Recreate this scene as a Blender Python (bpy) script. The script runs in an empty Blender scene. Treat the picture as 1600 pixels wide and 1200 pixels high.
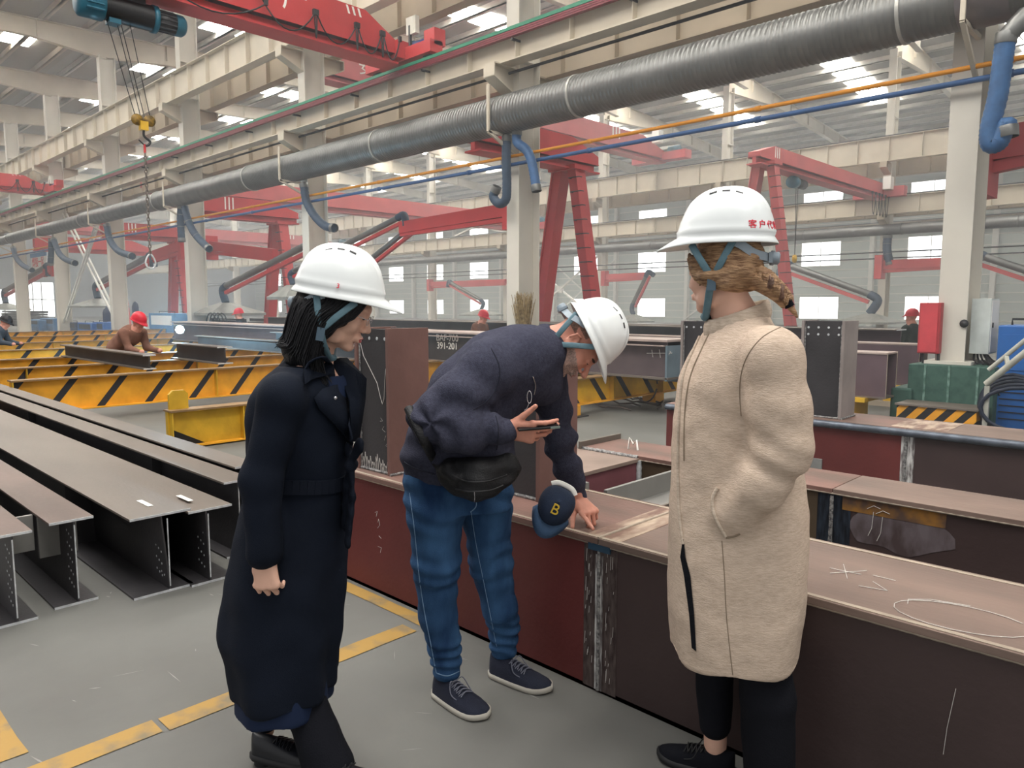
import bpy, bmesh, math, random
import numpy as np
from mathutils import Vector, Matrix, noise
random.seed(7)
SC = bpy.context.scene
COL = SC.collection
PI = math.pi

# ------------------------------------------------------------------ camera
CAM_H = 1.52; FPX = 1160.0
PITCH = math.atan((600 - 477) / FPX); YAW = math.radians(45.81)
FH = Vector((-math.cos(YAW), math.sin(YAW), 0)); RT = Vector((math.sin(YAW), math.cos(YAW), 0)); ZU = Vector((0, 0, 1))
FW = FH * math.cos(PITCH) - ZU * math.sin(PITCH); UP = FH * math.sin(PITCH) + ZU * math.cos(PITCH)
cam_d = bpy.data.cameras.new('camera'); cam = bpy.data.objects.new('camera', cam_d); COL.objects.link(cam)
cam_d.sensor_width = 36; cam_d.lens = 36 * FPX / 1600; cam_d.clip_end = 400
cam.matrix_world = Matrix(((RT.x, UP.x, -FW.x, 0), (RT.y, UP.y, -FW.y, 0), (RT.z, UP.z, -FW.z, CAM_H), (0, 0, 0, 1)))
SC.camera = cam
# ------------------------------------------------------------------ world, exposure
W = bpy.data.worlds.new('world'); SC.world = W; W.use_nodes = True
bg = W.node_tree.nodes['Background']; bg.inputs[0].default_value = (0.98, 0.98, 0.98, 1); bg.inputs[1].default_value = 0.62
SC.view_settings.view_transform = 'Standard'; SC.view_settings.look = 'None'
SC.view_settings.gamma = 1; SC.view_settings.use_curve_mapping = False
SC.view_settings.exposure = 0.12
SKY_PANEL = 30.0      # strength of the daylight panels in the roof
def area(name, loc, sx, sy, power, rot=(0, 0, 0), col=(1, .98, .94)):
    l = bpy.data.lights.new(name, 'AREA'); l.shape = 'RECTANGLE'; l.size = sx; l.size_y = sy; l.energy = power; l.color = col
    o = bpy.data.objects.new(name, l); COL.objects.link(o); o.location = loc; o.rotation_euler = rot; return o
# area lamps added under the near nave's deck, standing in for roof daylight
area('daylight_fill_near', (-4, 0.5, 11.4), 26, 5, 1900)
area('daylight_fill_left', (-34, -2.5, 11.5), 30, 5, 1500)

def at(px, py, **k):
    d = FW + RT * ((px - 800) / FPX) + UP * ((600 - py) / FPX)
    if 'Z' in k: t = (k['Z'] - CAM_H) / d.z
    elif 'Y' in k: t = k['Y'] / d.y
    elif 'X' in k: t = k['X'] / d.x
    else: t = k['D']
    return Vector((0, 0, CAM_H)) + d * t

# ------------------------------------------------------------------ materials
MATS = {}
def lin(c):
    return tuple((x / 12.92 if x <= .04045 else ((x + .055) / 1.055) ** 2.4) for x in c)
def rgb(r, g, b): return lin((r / 255, g / 255, b / 255)) + (1,)
def mat(name, col, rough=.6, metal=0, var=.12, scale=4, bump=0, bscale=40, col2=None, spec=.4, aniso=(1, 1, 1), emit=None, contrast=(.35, .65)):
    """procedural material: colour mottled by noise, optional fine relief"""
    if name in MATS: return MATS[name]
    m = bpy.data.materials.new(name); m.use_nodes = True; nt = m.node_tree; b = nt.nodes['Principled BSDF']
    b.inputs['Roughness'].default_value = rough; b.inputs['Metallic'].default_value = metal
    b.inputs['Specular IOR Level'].default_value = spec
    tc = nt.nodes.new('ShaderNodeTexCoord'); mp = nt.nodes.new('ShaderNodeMapping'); mp.inputs['Scale'].default_value = aniso
    nt.links.new(tc.outputs['Object'], mp.inputs[0])
    n = nt.nodes.new('ShaderNodeTexNoise'); n.inputs['Scale'].default_value = scale; n.inputs['Detail'].default_value = 5
    nt.links.new(mp.outputs[0], n.inputs['Vector'])
    r = nt.nodes.new('ShaderNodeValToRGB'); c2 = col2 or tuple(min(1, c * (1 - var)) for c in col[:3]) + (1,)
    c1 = col if col2 else tuple(min(1, c * (1 + var)) for c in col[:3]) + (1,)
    r.color_ramp.elements[0].position = contrast[0]; r.color_ramp.elements[1].position = contrast[1]
    r.color_ramp.elements[0].color = c2; r.color_ramp.elements[1].color = c1
    nt.links.new(n.outputs['Fac'], r.inputs[0]); nt.links.new(r.outputs[0], b.inputs['Base Color'])
    if bump:
        n2 = nt.nodes.new('ShaderNodeTexNoise'); n2.inputs['Scale'].default_value = bscale; n2.inputs['Detail'].default_value = 4
        nt.links.new(mp.outputs[0], n2.inputs['Vector'])
        bp = nt.nodes.new('ShaderNodeBump'); bp.inputs['Strength'].default_value = bump; bp.inputs['Distance'].default_value = .01
        nt.links.new(n2.outputs['Fac'], bp.inputs['Height']); nt.links.new(bp.outputs[0], b.inputs['Normal'])
    if emit:
        b.inputs['Emission Color'].default_value = emit[0]; b.inputs['Emission Strength'].default_value = emit[1]
    MATS[name] = m; return m
def stripes(name, ca, cb, period, duty, vec, rough=.5):
    """painted warning stripes: cb where frac(dot(P,vec)/period) < duty, worn by noise"""
    m = mat(name, ca, rough, var=.18, scale=3, bump=.1); nt = m.node_tree; b = nt.nodes['Principled BSDF']
    ramp = [n for n in nt.nodes if n.type == 'VALTORGB'][0]; tc = [n for n in nt.nodes if n.type == 'TEX_COORD'][0]
    dp = nt.nodes.new('ShaderNodeVectorMath'); dp.operation = 'DOT_PRODUCT'; dp.inputs[1].default_value = vec
    nt.links.new(tc.outputs['Object'], dp.inputs[0])
    dv = nt.nodes.new('ShaderNodeMath'); dv.operation = 'DIVIDE'; dv.inputs[1].default_value = period; nt.links.new(dp.outputs['Value'], dv.inputs[0])
    fr = nt.nodes.new('ShaderNodeMath'); fr.operation = 'FRACT'; nt.links.new(dv.outputs[0], fr.inputs[0])
    lt = nt.nodes.new('ShaderNodeMath'); lt.operation = 'LESS_THAN'; lt.inputs[1].default_value = duty; nt.links.new(fr.outputs[0], lt.inputs[0])
    mx = nt.nodes.new('ShaderNodeMix'); mx.data_type = 'RGBA'; nt.links.new(lt.outputs[0], mx.inputs[0])
    nt.links.new(ramp.outputs[0], mx.inputs[6]); mx.inputs[7].default_value = cb; nt.links.new(mx.outputs[2], b.inputs['Base Color'])
    return m
def emis(name, col, s):
    m = bpy.data.materials.new(name); m.use_nodes = True; nt = m.node_tree; nt.nodes.clear()
    e = nt.nodes.new('ShaderNodeEmission'); e.inputs[0].default_value = col; e.inputs[1].default_value = s
    o = nt.nodes.new('ShaderNodeOutputMaterial'); nt.links.new(e.outputs[0], o.inputs[0]); return m
COLM = mat('pale_column_paint', rgb(204, 199, 188), .55, var=.04, scale=1.5)
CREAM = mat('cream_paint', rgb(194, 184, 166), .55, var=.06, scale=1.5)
CREAM_D = mat('cream_paint_dark', rgb(172, 158, 138), .6, var=.08, scale=1.2)  # darker cream; shade on far-side beams and brackets put into the colour
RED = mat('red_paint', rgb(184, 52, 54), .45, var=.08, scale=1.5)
RED_F = mat('hazy_red_paint', rgb(184, 80, 82), .5, var=.1, scale=1)  # paler red for the far cranes, distance haze mixed into the colour
WHITE = mat('white_paint', rgb(232, 230, 224), .5, var=.03)
GREENP = mat('green_conductor', rgb(35, 120, 90), .5)
MAROON = mat('maroon_conductor', rgb(110, 35, 45), .5)
RUBBER = mat('black_rubber', rgb(28, 28, 30), .6)
DARK = mat('dark_metal', rgb(52, 52, 54), .5, metal=.3)
MILL = mat('mill_scale_steel', rgb(110, 101, 93), .5, metal=.2, var=.12, scale=2, bump=.1, bscale=60, aniso=(.3, 1, 1))
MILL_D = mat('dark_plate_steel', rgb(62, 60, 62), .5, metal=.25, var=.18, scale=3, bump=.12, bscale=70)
CUT = mat('bright_cut_edge', rgb(205, 208, 210), .45, metal=.3, var=.15, scale=30, bump=.3, bscale=90)
PRIMER = mat('red_oxide_primer', rgb(98, 44, 42), .55, var=.14, scale=2.5, bump=.1, bscale=50)
PRIMER_D = mat('brown_primer', rgb(66, 52, 51), .5, var=.15, scale=2, bump=.1, bscale=40)
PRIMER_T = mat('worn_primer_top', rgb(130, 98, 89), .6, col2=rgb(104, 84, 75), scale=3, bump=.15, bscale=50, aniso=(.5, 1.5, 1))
PRIMER_P = mat('pink_primer', rgb(118, 88, 82), .6, var=.12, scale=4, bump=.15, bscale=30)
WELD = mat('weld_bead', rgb(170, 168, 165), .4, metal=.4, col2=rgb(90, 88, 90), scale=60, bump=.8, bscale=120)
GRIND = mat('ground_steel', rgb(150, 150, 152), .4, metal=.3, col2=rgb(70, 62, 62), scale=45, bump=.3, bscale=120, aniso=(1, 1, .35))
DUCT = mat('galvanized_duct', rgb(116, 116, 114), .42, metal=.7, var=.12, scale=2.5)
CONC = mat('floor_concrete', rgb(112, 112, 108), .62, col2=rgb(92, 91, 87), scale=.9, bump=.12, bscale=14, contrast=(.3, .75))
YEL = mat('yellow_paint', rgb(228, 164, 48), .5, var=.12, scale=2, bump=.12)
YELD = mat('dirty_yellow_paint', rgb(206, 164, 46), .55, var=.15, scale=4, bump=.15)
STR_L = stripes('yellow_with_black_slants', rgb(230, 164, 48), rgb(46, 48, 54), .62, .17, (0, 1, -.8))
STR_R = stripes('yellow_with_black_slants_reversed', rgb(205, 160, 36), rgb(36, 36, 38), .62, .2, (0, 1, .9))
STR_B = stripes('kerb_stripes', rgb(216, 150, 40), rgb(34, 34, 36), .2, .5, (1, 0, -.9))
HOSE = mat('blue_hose', rgb(48, 86, 128), .5, var=.15, scale=8)
HOSE_D = mat('dark_blue_hose', rgb(44, 62, 82), .6, var=.15, scale=8)
BLUE = mat('blue_enamel', rgb(34, 92, 160), .45, var=.08)
BLUE_F = mat('pale_blue_enamel', rgb(70, 120, 165), .5, var=.1)
TEAL = mat('teal_paint', rgb(34, 92, 112), .4, var=.1)
GREENC = mat('green_plinth_paint', rgb(32, 66, 58), .7, col2=rgb(58, 90, 80), scale=9, bump=.25, bscale=30, contrast=(.45, .8))
WALLM = mat('wall_cladding', rgb(196, 203, 198), .6, var=.04, scale=.3)
WALLL = mat('wall_cladding_left', rgb(176, 182, 186), .6, var=.04, scale=.3)
DECK = mat('roof_deck', rgb(144, 142, 136), .6, var=.08, scale=.3)
DECKN = mat('roof_deck_near', rgb(140, 134, 124), .6, var=.08, scale=.3)
PURL = mat('purlin_steel', rgb(214, 211, 203), .5, metal=.2, var=.06)
SKYL = emis('roof_daylight', (1, .97, .9, 1), SKY_PANEL)
WINL = emis('window_daylight', (.97, 1, 1, 1), 4.0)
PIPEY = mat('orange_pipe', rgb(214, 140, 30), .5, var=.08)
PIPEB = mat('blue_pipe', rgb(48, 84, 130), .5, var=.08)
HOODM = mat('hood_sheet', rgb(150, 152, 146), .5, metal=.4, var=.15, scale=5)
CHALK = mat('white_chalk', rgb(205, 200, 195), .9, var=.1, scale=30)
REDTXT = mat('red_lettering', rgb(215, 50, 70), .5)

# ------------------------------------------------------------------ mesh helpers
class MB:
    def __init__(s): s.v = []; s.f = []; s.m = []; s.mats = []; s.sm = []
    def _mi(s, m):
        if m not in s.mats: s.mats.append(m)
        return s.mats.index(m)
    def add(s, vs, fs, m, smooth=False):
        b = len(s.v); s.v += [tuple(v) for v in vs]; i = s._mi(m)
        for f in fs: s.f.append([b + k for k in f]); s.m.append(i); s.sm.append(smooth)
    def box(s, lo, hi, m, rot=None, org=None):
        x0, y0, z0 = lo; x1, y1, z1 = hi
        vs = [Vector(p) for p in ((x0,y0,z0),(x1,y0,z0),(x1,y1,z0),(x0,y1,z0),(x0,y0,z1),(x1,y0,z1),(x1,y1,z1),(x0,y1,z1))]
        if rot is not None: vs = [rot @ v + Vector(org or (0,0,0)) for v in vs]
        s.add(vs, [(3,2,1,0),(4,5,6,7),(0,1,5,4),(1,2,6,5),(2,3,7,6),(3,0,4,7)], m)
    def bar(s, a, b, w, h, m, up=(0,0,1)):
        """rectangular bar from a to b; w across, h along up"""
        a = Vector(a); b = Vector(b); d = (b - a).normalized(); u = Vector(up)
        if abs(d.dot(u)) > .98: u = Vector((0, 1, 0))
        r = d.cross(u).normalized(); u = r.cross(d).normalized()
        vs = []
        for p in (a, b):
            for i, j in ((-1,-1),(1,-1),(1,1),(-1,1)): vs.append(p + r * (i * w / 2) + u * (j * h / 2))
        s.add(vs, [(3,2,1,0),(4,5,6,7),(0,1,5,4),(1,2,6,5),(2,3,7,6),(3,0,4,7)], m)
    def tube(s, pts, rad, m, n=12, caps=True, smooth=True, flat=None):
        """tube through pts; rad number or list; flat = (axis, factor) squeezes the ring along an axis"""
        pts = [Vector(p) for p in pts]; k = len(pts); rad = rad if isinstance(rad, (list, tuple)) else [rad] * k
        vs = []; prev = None
        for i, p in enumerate(pts):
            d = (pts[min(i+1, k-1)] - pts[max(i-1, 0)])
            if d.length < 1e-9: d = Vector((0,0,1))
            d.normalize()
            if prev is None:
                ref = Vector((0,0,1)) if abs(d.z) < .9 else Vector((1,0,0))
                u = d.cross(ref).normalized()
            else: u = (prev - d * prev.dot(d)).normalized()
            prev = u; w = d.cross(u)
            for j in range(n):
                t = 2 * PI * j / n; o = (u * math.cos(t) + w * math.sin(t)) * rad[i]
                if flat: ax = Vector(flat[0]).normalized(); o -= ax * o.dot(ax) * (1 - flat[1])
                vs.append(p + o)
        fs = [(i*n+j, i*n+(j+1) % n, (i+1)*n+(j+1) % n, (i+1)*n+j) for i in range(k-1) for j in range(n)]
        s.add(vs, fs, m, smooth)
        if caps: s.add(vs[:n], [tuple(range(n))[::-1]], m); s.add(vs[-n:], [tuple(range(n))], m)
    def lathe(s, prof, c, m, n=20, axis=(0,0,1), smooth=True):
        """profile [(r, h)] turned about an axis through c"""
        ax = Vector(axis).normalized(); ref = Vector((1,0,0)) if abs(ax.x) < .9 else Vector((0,1,0))
        u = ax.cross(ref).normalized(); w = ax.cross(u); c = Vector(c); vs = []
        for r, h in prof:
            for j in range(n):
                t = 2*PI*j/n; vs.append(c + ax*h + (u*math.cos(t) + w*math.sin(t)) * max(r, 1e-4))
        k = len(prof)
        s.add(vs, [(i*n+j, i*n+(j+1) % n, (i+1)*n+(j+1) % n, (i+1)*n+j) for i in range(k-1) for j in range(n)], m, smooth)
    def prism(s, poly, ext, m):
        """extrude polygon (list of Vectors) by vector ext"""
        n = len(poly); e = Vector(ext); vs = [Vector(p) for p in poly] + [Vector(p) + e for p in poly]
        s.add(vs, [tuple(range(n))[::-1], tuple(range(n, 2*n))] + [(i, (i+1) % n, n+(i+1) % n, n+i) for i in range(n)], m)
    def build(s, name, parent=None, bevel=0, org=None):
        me = bpy.data.meshes.new(name); o0 = Vector(org) if org else Vector((0,0,0))
        me.from_pydata([tuple(Vector(v) - o0) for v in s.v], [], s.f)
        for m in s.mats: me.materials.append(m)
        me.polygons.foreach_set('material_index', s.m); me.polygons.foreach_set('use_smooth', s.sm)
        bm = bmesh.new(); bm.from_mesh(me); bmesh.ops.recalc_face_normals(bm, faces=bm.faces)
        bm.to_mesh(me); bm.free(); me.update()
        o = bpy.data.objects.new(name, me); COL.objects.link(o); o.location = o0
        if bevel:
            md = o.modifiers.new('bevel', 'BEVEL'); md.width = bevel; md.segments = 2; md.limit_method = 'ANGLE'
        if parent: child(o, parent)
        return o
def child(o, p):
    o.parent = p; o.matrix_parent_inverse = Matrix.Translation(-wloc(p)) if p.rotation_euler == Matrix.Identity(3).to_euler() else p.matrix_world.inverted()
    return o
def wloc(p):
    v = Vector(p.location)
    return v if p.parent is None else v     # parts keep world coordinates; roots carry the location
def tag(o, label, cat, group=None, kind=None):
    if label: o['label'] = label
    if cat: o['category'] = cat
    if group: o['group'] = group
    if kind: o['kind'] = kind
    return o
def thing(name, label, cat, loc=(0,0,0), group=None):
    o = bpy.data.objects.new(name, None); COL.objects.link(o); o.location = loc; o.empty_display_size = .2
    return tag(o, label, cat, group)
def struct(o, label=None):
    o['kind'] = 'structure'
    if label: o['label'] = label
    return o
def smooth_path(pts, n=6):
    P = [Vector(p) for p in pts]; out = []
    for i in range(len(P) - 1):
        p0 = P[max(i-1, 0)]; p1 = P[i]; p2 = P[i+1]; p3 = P[min(i+2, len(P)-1)]
        for k in range(n):
            t = k / n
            out.append(.5 * ((2*p1) + (p2-p0)*t + (2*p0-5*p1+4*p2-p3)*t*t + (3*p1-p0-3*p2+p3)*t**3))
    return out + [P[-1]]
def text_mesh(name, s, size, m, mw, parent=None, ext=.0008, align='CENTER'):
    cu = bpy.data.curves.new(name, 'FONT'); cu.body = s; cu.size = size; cu.extrude = ext; cu.align_x = align; cu.align_y = 'CENTER'
    o = bpy.data.objects.new(name, cu); COL.objects.link(o); dg = bpy.context.evaluated_depsgraph_get()
    me = bpy.data.meshes.new_from_object(o.evaluated_get(dg)); bpy.data.objects.remove(o)
    me.transform(mw); me.materials.clear(); me.materials.append(m)
    q = bpy.data.objects.new(name, me); COL.objects.link(q)
    if parent: child(q, parent)
    return q
def frame(org, xdir, ydir):
    x = Vector(xdir).normalized(); z = x.cross(Vector(ydir)).normalized(); y = z.cross(x)
    return Matrix(((x.x, y.x, z.x, org[0]), (x.y, y.y, z.y, org[1]), (x.z, y.z, z.z, org[2]), (0,0,0,1)))
def chalk(name, pts, r, parent, m=None, n=5):
    b = MB(); b.tube(pts, r, m or CHALK, n=n); return b.build(name, parent)
# ================================================================== structure
YA, YB, YW = 10.6, 34.0, 56.8       # column rows A, B and the window wall
XMIN, XMAX = -112.0, 14.0
AX = [-2.5 - 7.5 * k for k in range(0, 12)]
BX = [-3.4 - 7.5 * k for k in range(0, 13)]
WX = [-4.0 - 7.5 * k for k in range(0, 14)]
b = MB(); b.box((XMIN, -14, -.2), (XMAX, YW, 0), CONC); struct(b.build('floor'))
LINEM = mat('worn_floor_line', rgb(162, 128, 66), .65, col2=rgb(122, 108, 84), scale=7, bump=.1, contrast=(.3, .5))
def fline(name, p0, p1, w, label):
    a = Vector(p0); c = Vector(p1); d = (c - a).normalized(); n = Vector((-d.y, d.x, 0)) * w / 2
    k = max(2, int((c - a).length / .12)); L = []; R = []
    for i in range(k + 1):
        q = a.lerp(c, i / k); e = .012 * noise.noise(q * 9); g = .012 * noise.noise(q * 9 + Vector((5, 5, 5)))
        L.append(q + n * (1 + e * 8) + Vector((0,0,.003))); R.append(q - n * (1 + g * 8) + Vector((0,0,.003)))
    m = MB(); m.add(L + R, [(i, i+1, k+2+i, k+1+i) for i in range(k)], LINEM); o = m.build(name)
    return tag(o, label, 'floor marking')
fline('floor_line', (-2.70, .30, 0), (-2.70, .93, 0), .105, 'worn yellow line piece on the floor nearest the bottom left edge')
fline('floor_line', (-2.69, .95, 0), (-2.70, 2.08, 0), .105, 'yellow floor line running behind the navy coat to the girder')
fline('floor_line', (-4.2, 2.16, 0), (-2.6, 2.17, 0), .08, 'faded yellow line along the foot of the red-brown girder')
fline('floor_line', (-3.9, .50, 0), (-2.85, .50, 0), .12, 'yellow floor line cut by the left edge of the picture')

# window wall (far), end wall (left)
def zdeck(y):
    for (a, za), (c, zc) in (((-14, 11.6), (YA, 12.3)), ((YA, 12.3), (YB, 13.2)), ((YB, 13.2), (YW + 1, 11.5))):
        if a <= y <= c: return za + (zc - za) * (y - a) / (c - a)
    return 12
b = MB()
wins = []
x = -22.8 + 7.5 * 2
k = 0
WZ = [(.5, 2.15), (4.45, 6.25), (9.2, 9.95)]
wc = [-.3 - 7.5 * k for k in range(0, 15)]
zz = [0, .5, 2.15, 4.45, 6.25, 12]
xs = [XMAX] + sum([[c + 1.47, c - 1.47] for c in wc], []) + [XMIN]
for i in range(0, len(xs) - 1):
    hi, lo = xs[i], xs[i+1]
    if i % 2 == 0: b.box((lo, YW, 0), (hi, YW + .12, 12), WALLM)
    else:
        for z0, z1 in ((0, .5), (2.15, 4.45), (6.25, 9.2), (9.95, 12)): b.box((lo, YW, z0), (hi, YW + .12, z1), WALLM)
wall_far = struct(b.build('wall_far'))
rail = None
for j, z in enumerate([.45, 1.05, 1.7, 2.3, 2.9, 3.5, 4.1, 4.75, 5.4, 6.1, 6.8, 7.5, 8.3, 9.1, 9.9, 10.7]):
    b = MB()
    for i in range(0, len(xs) - 1):
        if i % 2 == 1 and (.5 < z < 2.15 or 4.45 < z < 6.25 or 9.15 < z < 9.96): continue
        b.box((xs[i+1], YW - .06, z), (xs[i], YW, z + .06), WHITE)
    b.build('girt', wall_far)
n = 0
for c in wc:
    for z0, z1 in WZ:
        n += 1
        b = MB(); b.box((c - 1.47, YW + .04, z0), (c + 1.47, YW + .06, z1), WINL)
        o = struct(b.build('window_%d' % n))
        b = MB()
        for q in (z0, z1): b.box((c - 1.5, YW - .02, q - .03), (c + 1.5, YW + .03, q + .03), WHITE)
        for q in (c - 1.47, c, c + 1.47): b.box((q - .025, YW - .01, z0), (q + .025, YW + .03, z1), WHITE)
        b.build('window_frame', o)
b = MB(); b.box((XMIN - .12, -14, 0), (XMIN, YW, 13), WALLL); struct(b.build('wall_left'))
for i, (px, py) in enumerate(((52, 468), (66, 468), (8, 480), (30, 300))):
    c = at(px, py, X=XMIN+.2); b = MB(); b.box((XMIN+.02, c.y-1.4, c.z-2.2), (XMIN+.04, c.y+1.4, c.z+2.2), WINL); o = struct(b.build('window_%d' % (n+1+i)))
    b = MB(); b.box((XMIN+.04, c.y-.06, c.z-2.2), (XMIN+.07, c.y+.06, c.z+2.2), WHITE); b.box((XMIN+.04, c.y-1.4, c.z-.06), (XMIN+.07, c.y+1.4, c.z+.06), WHITE); b.build('window_frame', o)

# roof: deck, purlins, rafters, daylight panels as parts of the ceiling
ceil = None
b = MB()
def deck(m, y0, y1, mt):
    """trapezoidal sheet, ribs along Y, gaps for the daylight bands"""
    z0, z1 = zdeck(y0), zdeck(y1)
    m.add([(XMIN, y0, z0), (XMAX, y0, z0), (XMAX, y1, z1), (XMIN, y1, z1)], [(0,1,2,3)], mt)
deck(b, -1.0, YA, DECKN); deck(b, YA, YB, DECK); deck(b, YB, YW + .1, DECK)
b.add([(XMIN, -14, 11.6), (-24, -14, 11.6), (-24, -1, zdeck(-1)), (XMIN, -1, zdeck(-1))], [(0,1,2,3)], DECKN)
ceil = struct(b.build('ceiling'))
def purlins(y0, y1, step, mt):
    y = y0 + .5
    while y < y1:
        z = zdeck(y); m = MB()
        m.box((XMIN, y - .04, z - .24), (XMAX, y + .04, z - .01), mt)
        m.box((XMIN, y - .04, z - .24), (XMAX, y + .12, z - .21), mt); m.build('purlin', ceil); y += step
for q in range(8): m = MB(); yq = -13.5 + 1.6*q; m.box((XMIN, yq-.04, zdeck(yq)-.24), (-24, yq+.04, zdeck(yq)-.01), CREAM_D); m.build('purlin', ceil)
purlins(-1, YA, 1.5, CREAM_D); purlins(YA, YB, 1.5, PURL); purlins(YB, YW, 1.5, PURL)
# daylight panels: one band across each bay
pan = None
def panel(x, y, w, l):
    global pan
    z = zdeck(y) - .02
    if pan is None:
        m = MB(); m.box((-w/2, -l/2, -.02), (w/2, l/2, 0), SKYL)
        for q in range(-1, 2): m.box((q * w/3 - .03, -l/2, -.035), (q * w/3 + .03, l/2, -.02), DECK)
        o = m.build('daylight_panel', ceil); pan = o
    else: o = pan.copy(); COL.objects.link(o)
    o.location = (x, y, z)
for k in range(-1, 11):
    for y in [1.0, 2.5, 4.0, 5.5, 7.0, 8.5]: panel(-6.2 - 7.5 * k, y, 1.3, 1.1)
for k in range(0, 12):
    for y in [YA + 3.25 + 1.5 * j for j in range(12)]: panel(-7.0 - 7.5 * k, y, 1.2, .95)
for k in range(0, 12):
    for y in [YB + 3.25 + 1.5 * j for j in range(5)]: panel(-7.0 - 7.5 * k, y, 1.2, .95)
for k in range(0, 11):
    m = MB(); x = BX[0] - 3.75 - 7.5*k; m.box((x-3.3, YB+.75, zdeck(YB+1)-.1), (x+3.3, YB+1.25, zdeck(YB+1)-.06), SKYL); m.build('ridge_light', ceil)
    m = MB(); m.box((x-3.4, YB+.70, zdeck(YB+1)-.16), (x+3.4, YB+.74, zdeck(YB+1)-.04), WHITE); m.build('ridge_light_frame', ceil)
def rafter(x, ya, za, yb, zb, da, db, dm, mt):
    """tapered I rafter in the plane of a column, web plus two flanges plus stiffeners"""
    m = MB(); ym = (ya + yb) / 2; pts = [(ya, za, da), (ya + (yb-ya)*.22, za + (zb-za)*.22, dm), (ya + (yb-ya)*.78, za + (zb-za)*.78, dm), (yb, zb, db)]
    for (y0, z0, d0), (y1, z1, d1) in zip(pts, pts[1:]):
        m.prism([(x-.015, y0, z0), (x-.015, y1, z1), (x-.015, y1, z1-d1), (x-.015, y0, z0-d0)], (.03, 0, 0), mt)
        m.bar((x, y0, z0), (x, y1, z1), .24, .03, mt); m.bar((x, y0, z0-d0), (x, y1, z1-d1), .24, .03, mt)
    nst = int(abs(yb - ya) / 2.2)
    for i in range(1, nst):
        t = i / nst; y = ya + (yb-ya)*t; z = za + (zb-za)*t
        m.box((x-.11, y-.012, z-dm+.02), (x+.11, y+.012, z), mt)
    m.build('rafter', ceil)
for x in AX: rafter(x, -1.0, zdeck(-1)-.25, YA, zdeck(YA)-.25, .75, .95, .62, CREAM)
for x in AX[3:]: rafter(x, -14, zdeck(-14)-.25, -1, zdeck(-1)-.25, .95, .75, .62, CREAM)
b = MB(); b.box((XMIN, -14.12, 0), (-24, -14, 12), WALLL); struct(b.build('wall_near'))
for x in AX: rafter(x, YA, zdeck(YA)-.25, YB, zdeck(YB)-.25, .9, 1.2, .6, CREAM)
for x in BX: rafter(x, YB, zdeck(YB)-.25, YW, zdeck(YW)-.25, 1.2, .9, .6, CREAM)

# ------------------------------------------------------------------ columns
def hcolumn(name, x, y, z0, z1, bw, dp, mt, label, group, plates=True):
    t = thing(name, label, 'column', (x, y, z0), group)
    m = MB()
    for s in (-1, 1): m.box((x-bw/2, y+s*dp/2-.012, z0), (x+bw/2, y+s*dp/2+.012, z1), mt)
    m.box((x-.01, y-dp/2, z0), (x+.01, y+dp/2, z1), mt); m.build('shaft', t)
    m = MB()
    for zz in ([6.05, 8.2, 9.3] if z0 < 6 else []):
        for s in (-1, 1): m.box((x+s*.012 if s > 0 else x-bw/2, y-dp/2, zz-.012), (x+bw/2 if s > 0 else x-.012, y+dp/2, zz+.012), mt)
    if plates and m.v: m.build('stiffener', t)
    m = MB(); m.box((x-bw*.8, y-dp*.7, z0), (x+bw*.8, y+dp*.7, z0+.04), mt); m.build('base_plate', t)
    return t
def bracket(t, x, y0, y1, z, h, mt):
    """tapered bracket from the column to a runway beam"""
    m = MB(); m.prism([(x-.012, y0, z), (x-.012, y1, z), (x-.012, y1, z-h*.45), (x-.012, y0, z-h)], (.024, 0, 0), mt)
    m.bar((x, y0, z), (x, y1, z), .28, .025, mt); m.bar((x, y0, z-h), (x, y1, z-h*.45), .28, .025, mt)
    m.box((x-.14, min(y1, y1) - .012, z-h*.45), (x+.14, y1+.012, z), mt); m.build('bracket', t)
ORD = ['first', 'second', 'third', 'fourth', 'fifth', 'sixth', 'seventh', 'eighth', 'ninth', 'tenth', 'eleventh', 'twelfth', 'thirteenth', 'fourteenth']
acols = []
for i, x in enumerate(AX[:10]):
    lab = ['cream steel column on the green plinth at the right', 'cream steel column behind the bending man', 'cream steel column rising behind the helmet of the woman in navy'][i] if i < 3 else \
        'cream steel column, %s from the right in the near row' % ORD[i]
    t = hcolumn('steel_column', x, YA, .8 if i == 0 else 0, zdeck(YA)-1.1, .32, .56, COLM, lab, 'near row of cream columns'); acols.append(t)
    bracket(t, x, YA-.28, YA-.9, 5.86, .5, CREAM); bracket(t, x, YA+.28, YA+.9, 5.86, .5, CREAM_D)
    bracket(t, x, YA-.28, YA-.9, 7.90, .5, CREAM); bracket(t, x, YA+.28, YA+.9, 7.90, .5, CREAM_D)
for i, x in enumerate(BX[:12]):
    t = hcolumn('steel_column', x, YB, 0, zdeck(YB)-1.2, .3, .56, COLM, 'slim cream column of the middle row, %s from the right' % ORD[i], 'middle row of cream columns')
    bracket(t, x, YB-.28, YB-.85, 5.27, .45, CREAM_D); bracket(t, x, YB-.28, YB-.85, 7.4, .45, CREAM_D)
for i, x in enumerate(WX[:13]):
    hcolumn('steel_column', x, YW-.3, 0, zdeck(YW)-1.0, .3, .4, WHITE, 'pale column against the window wall, %s from the right' % ORD[i], 'wall columns', plates=False)

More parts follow.
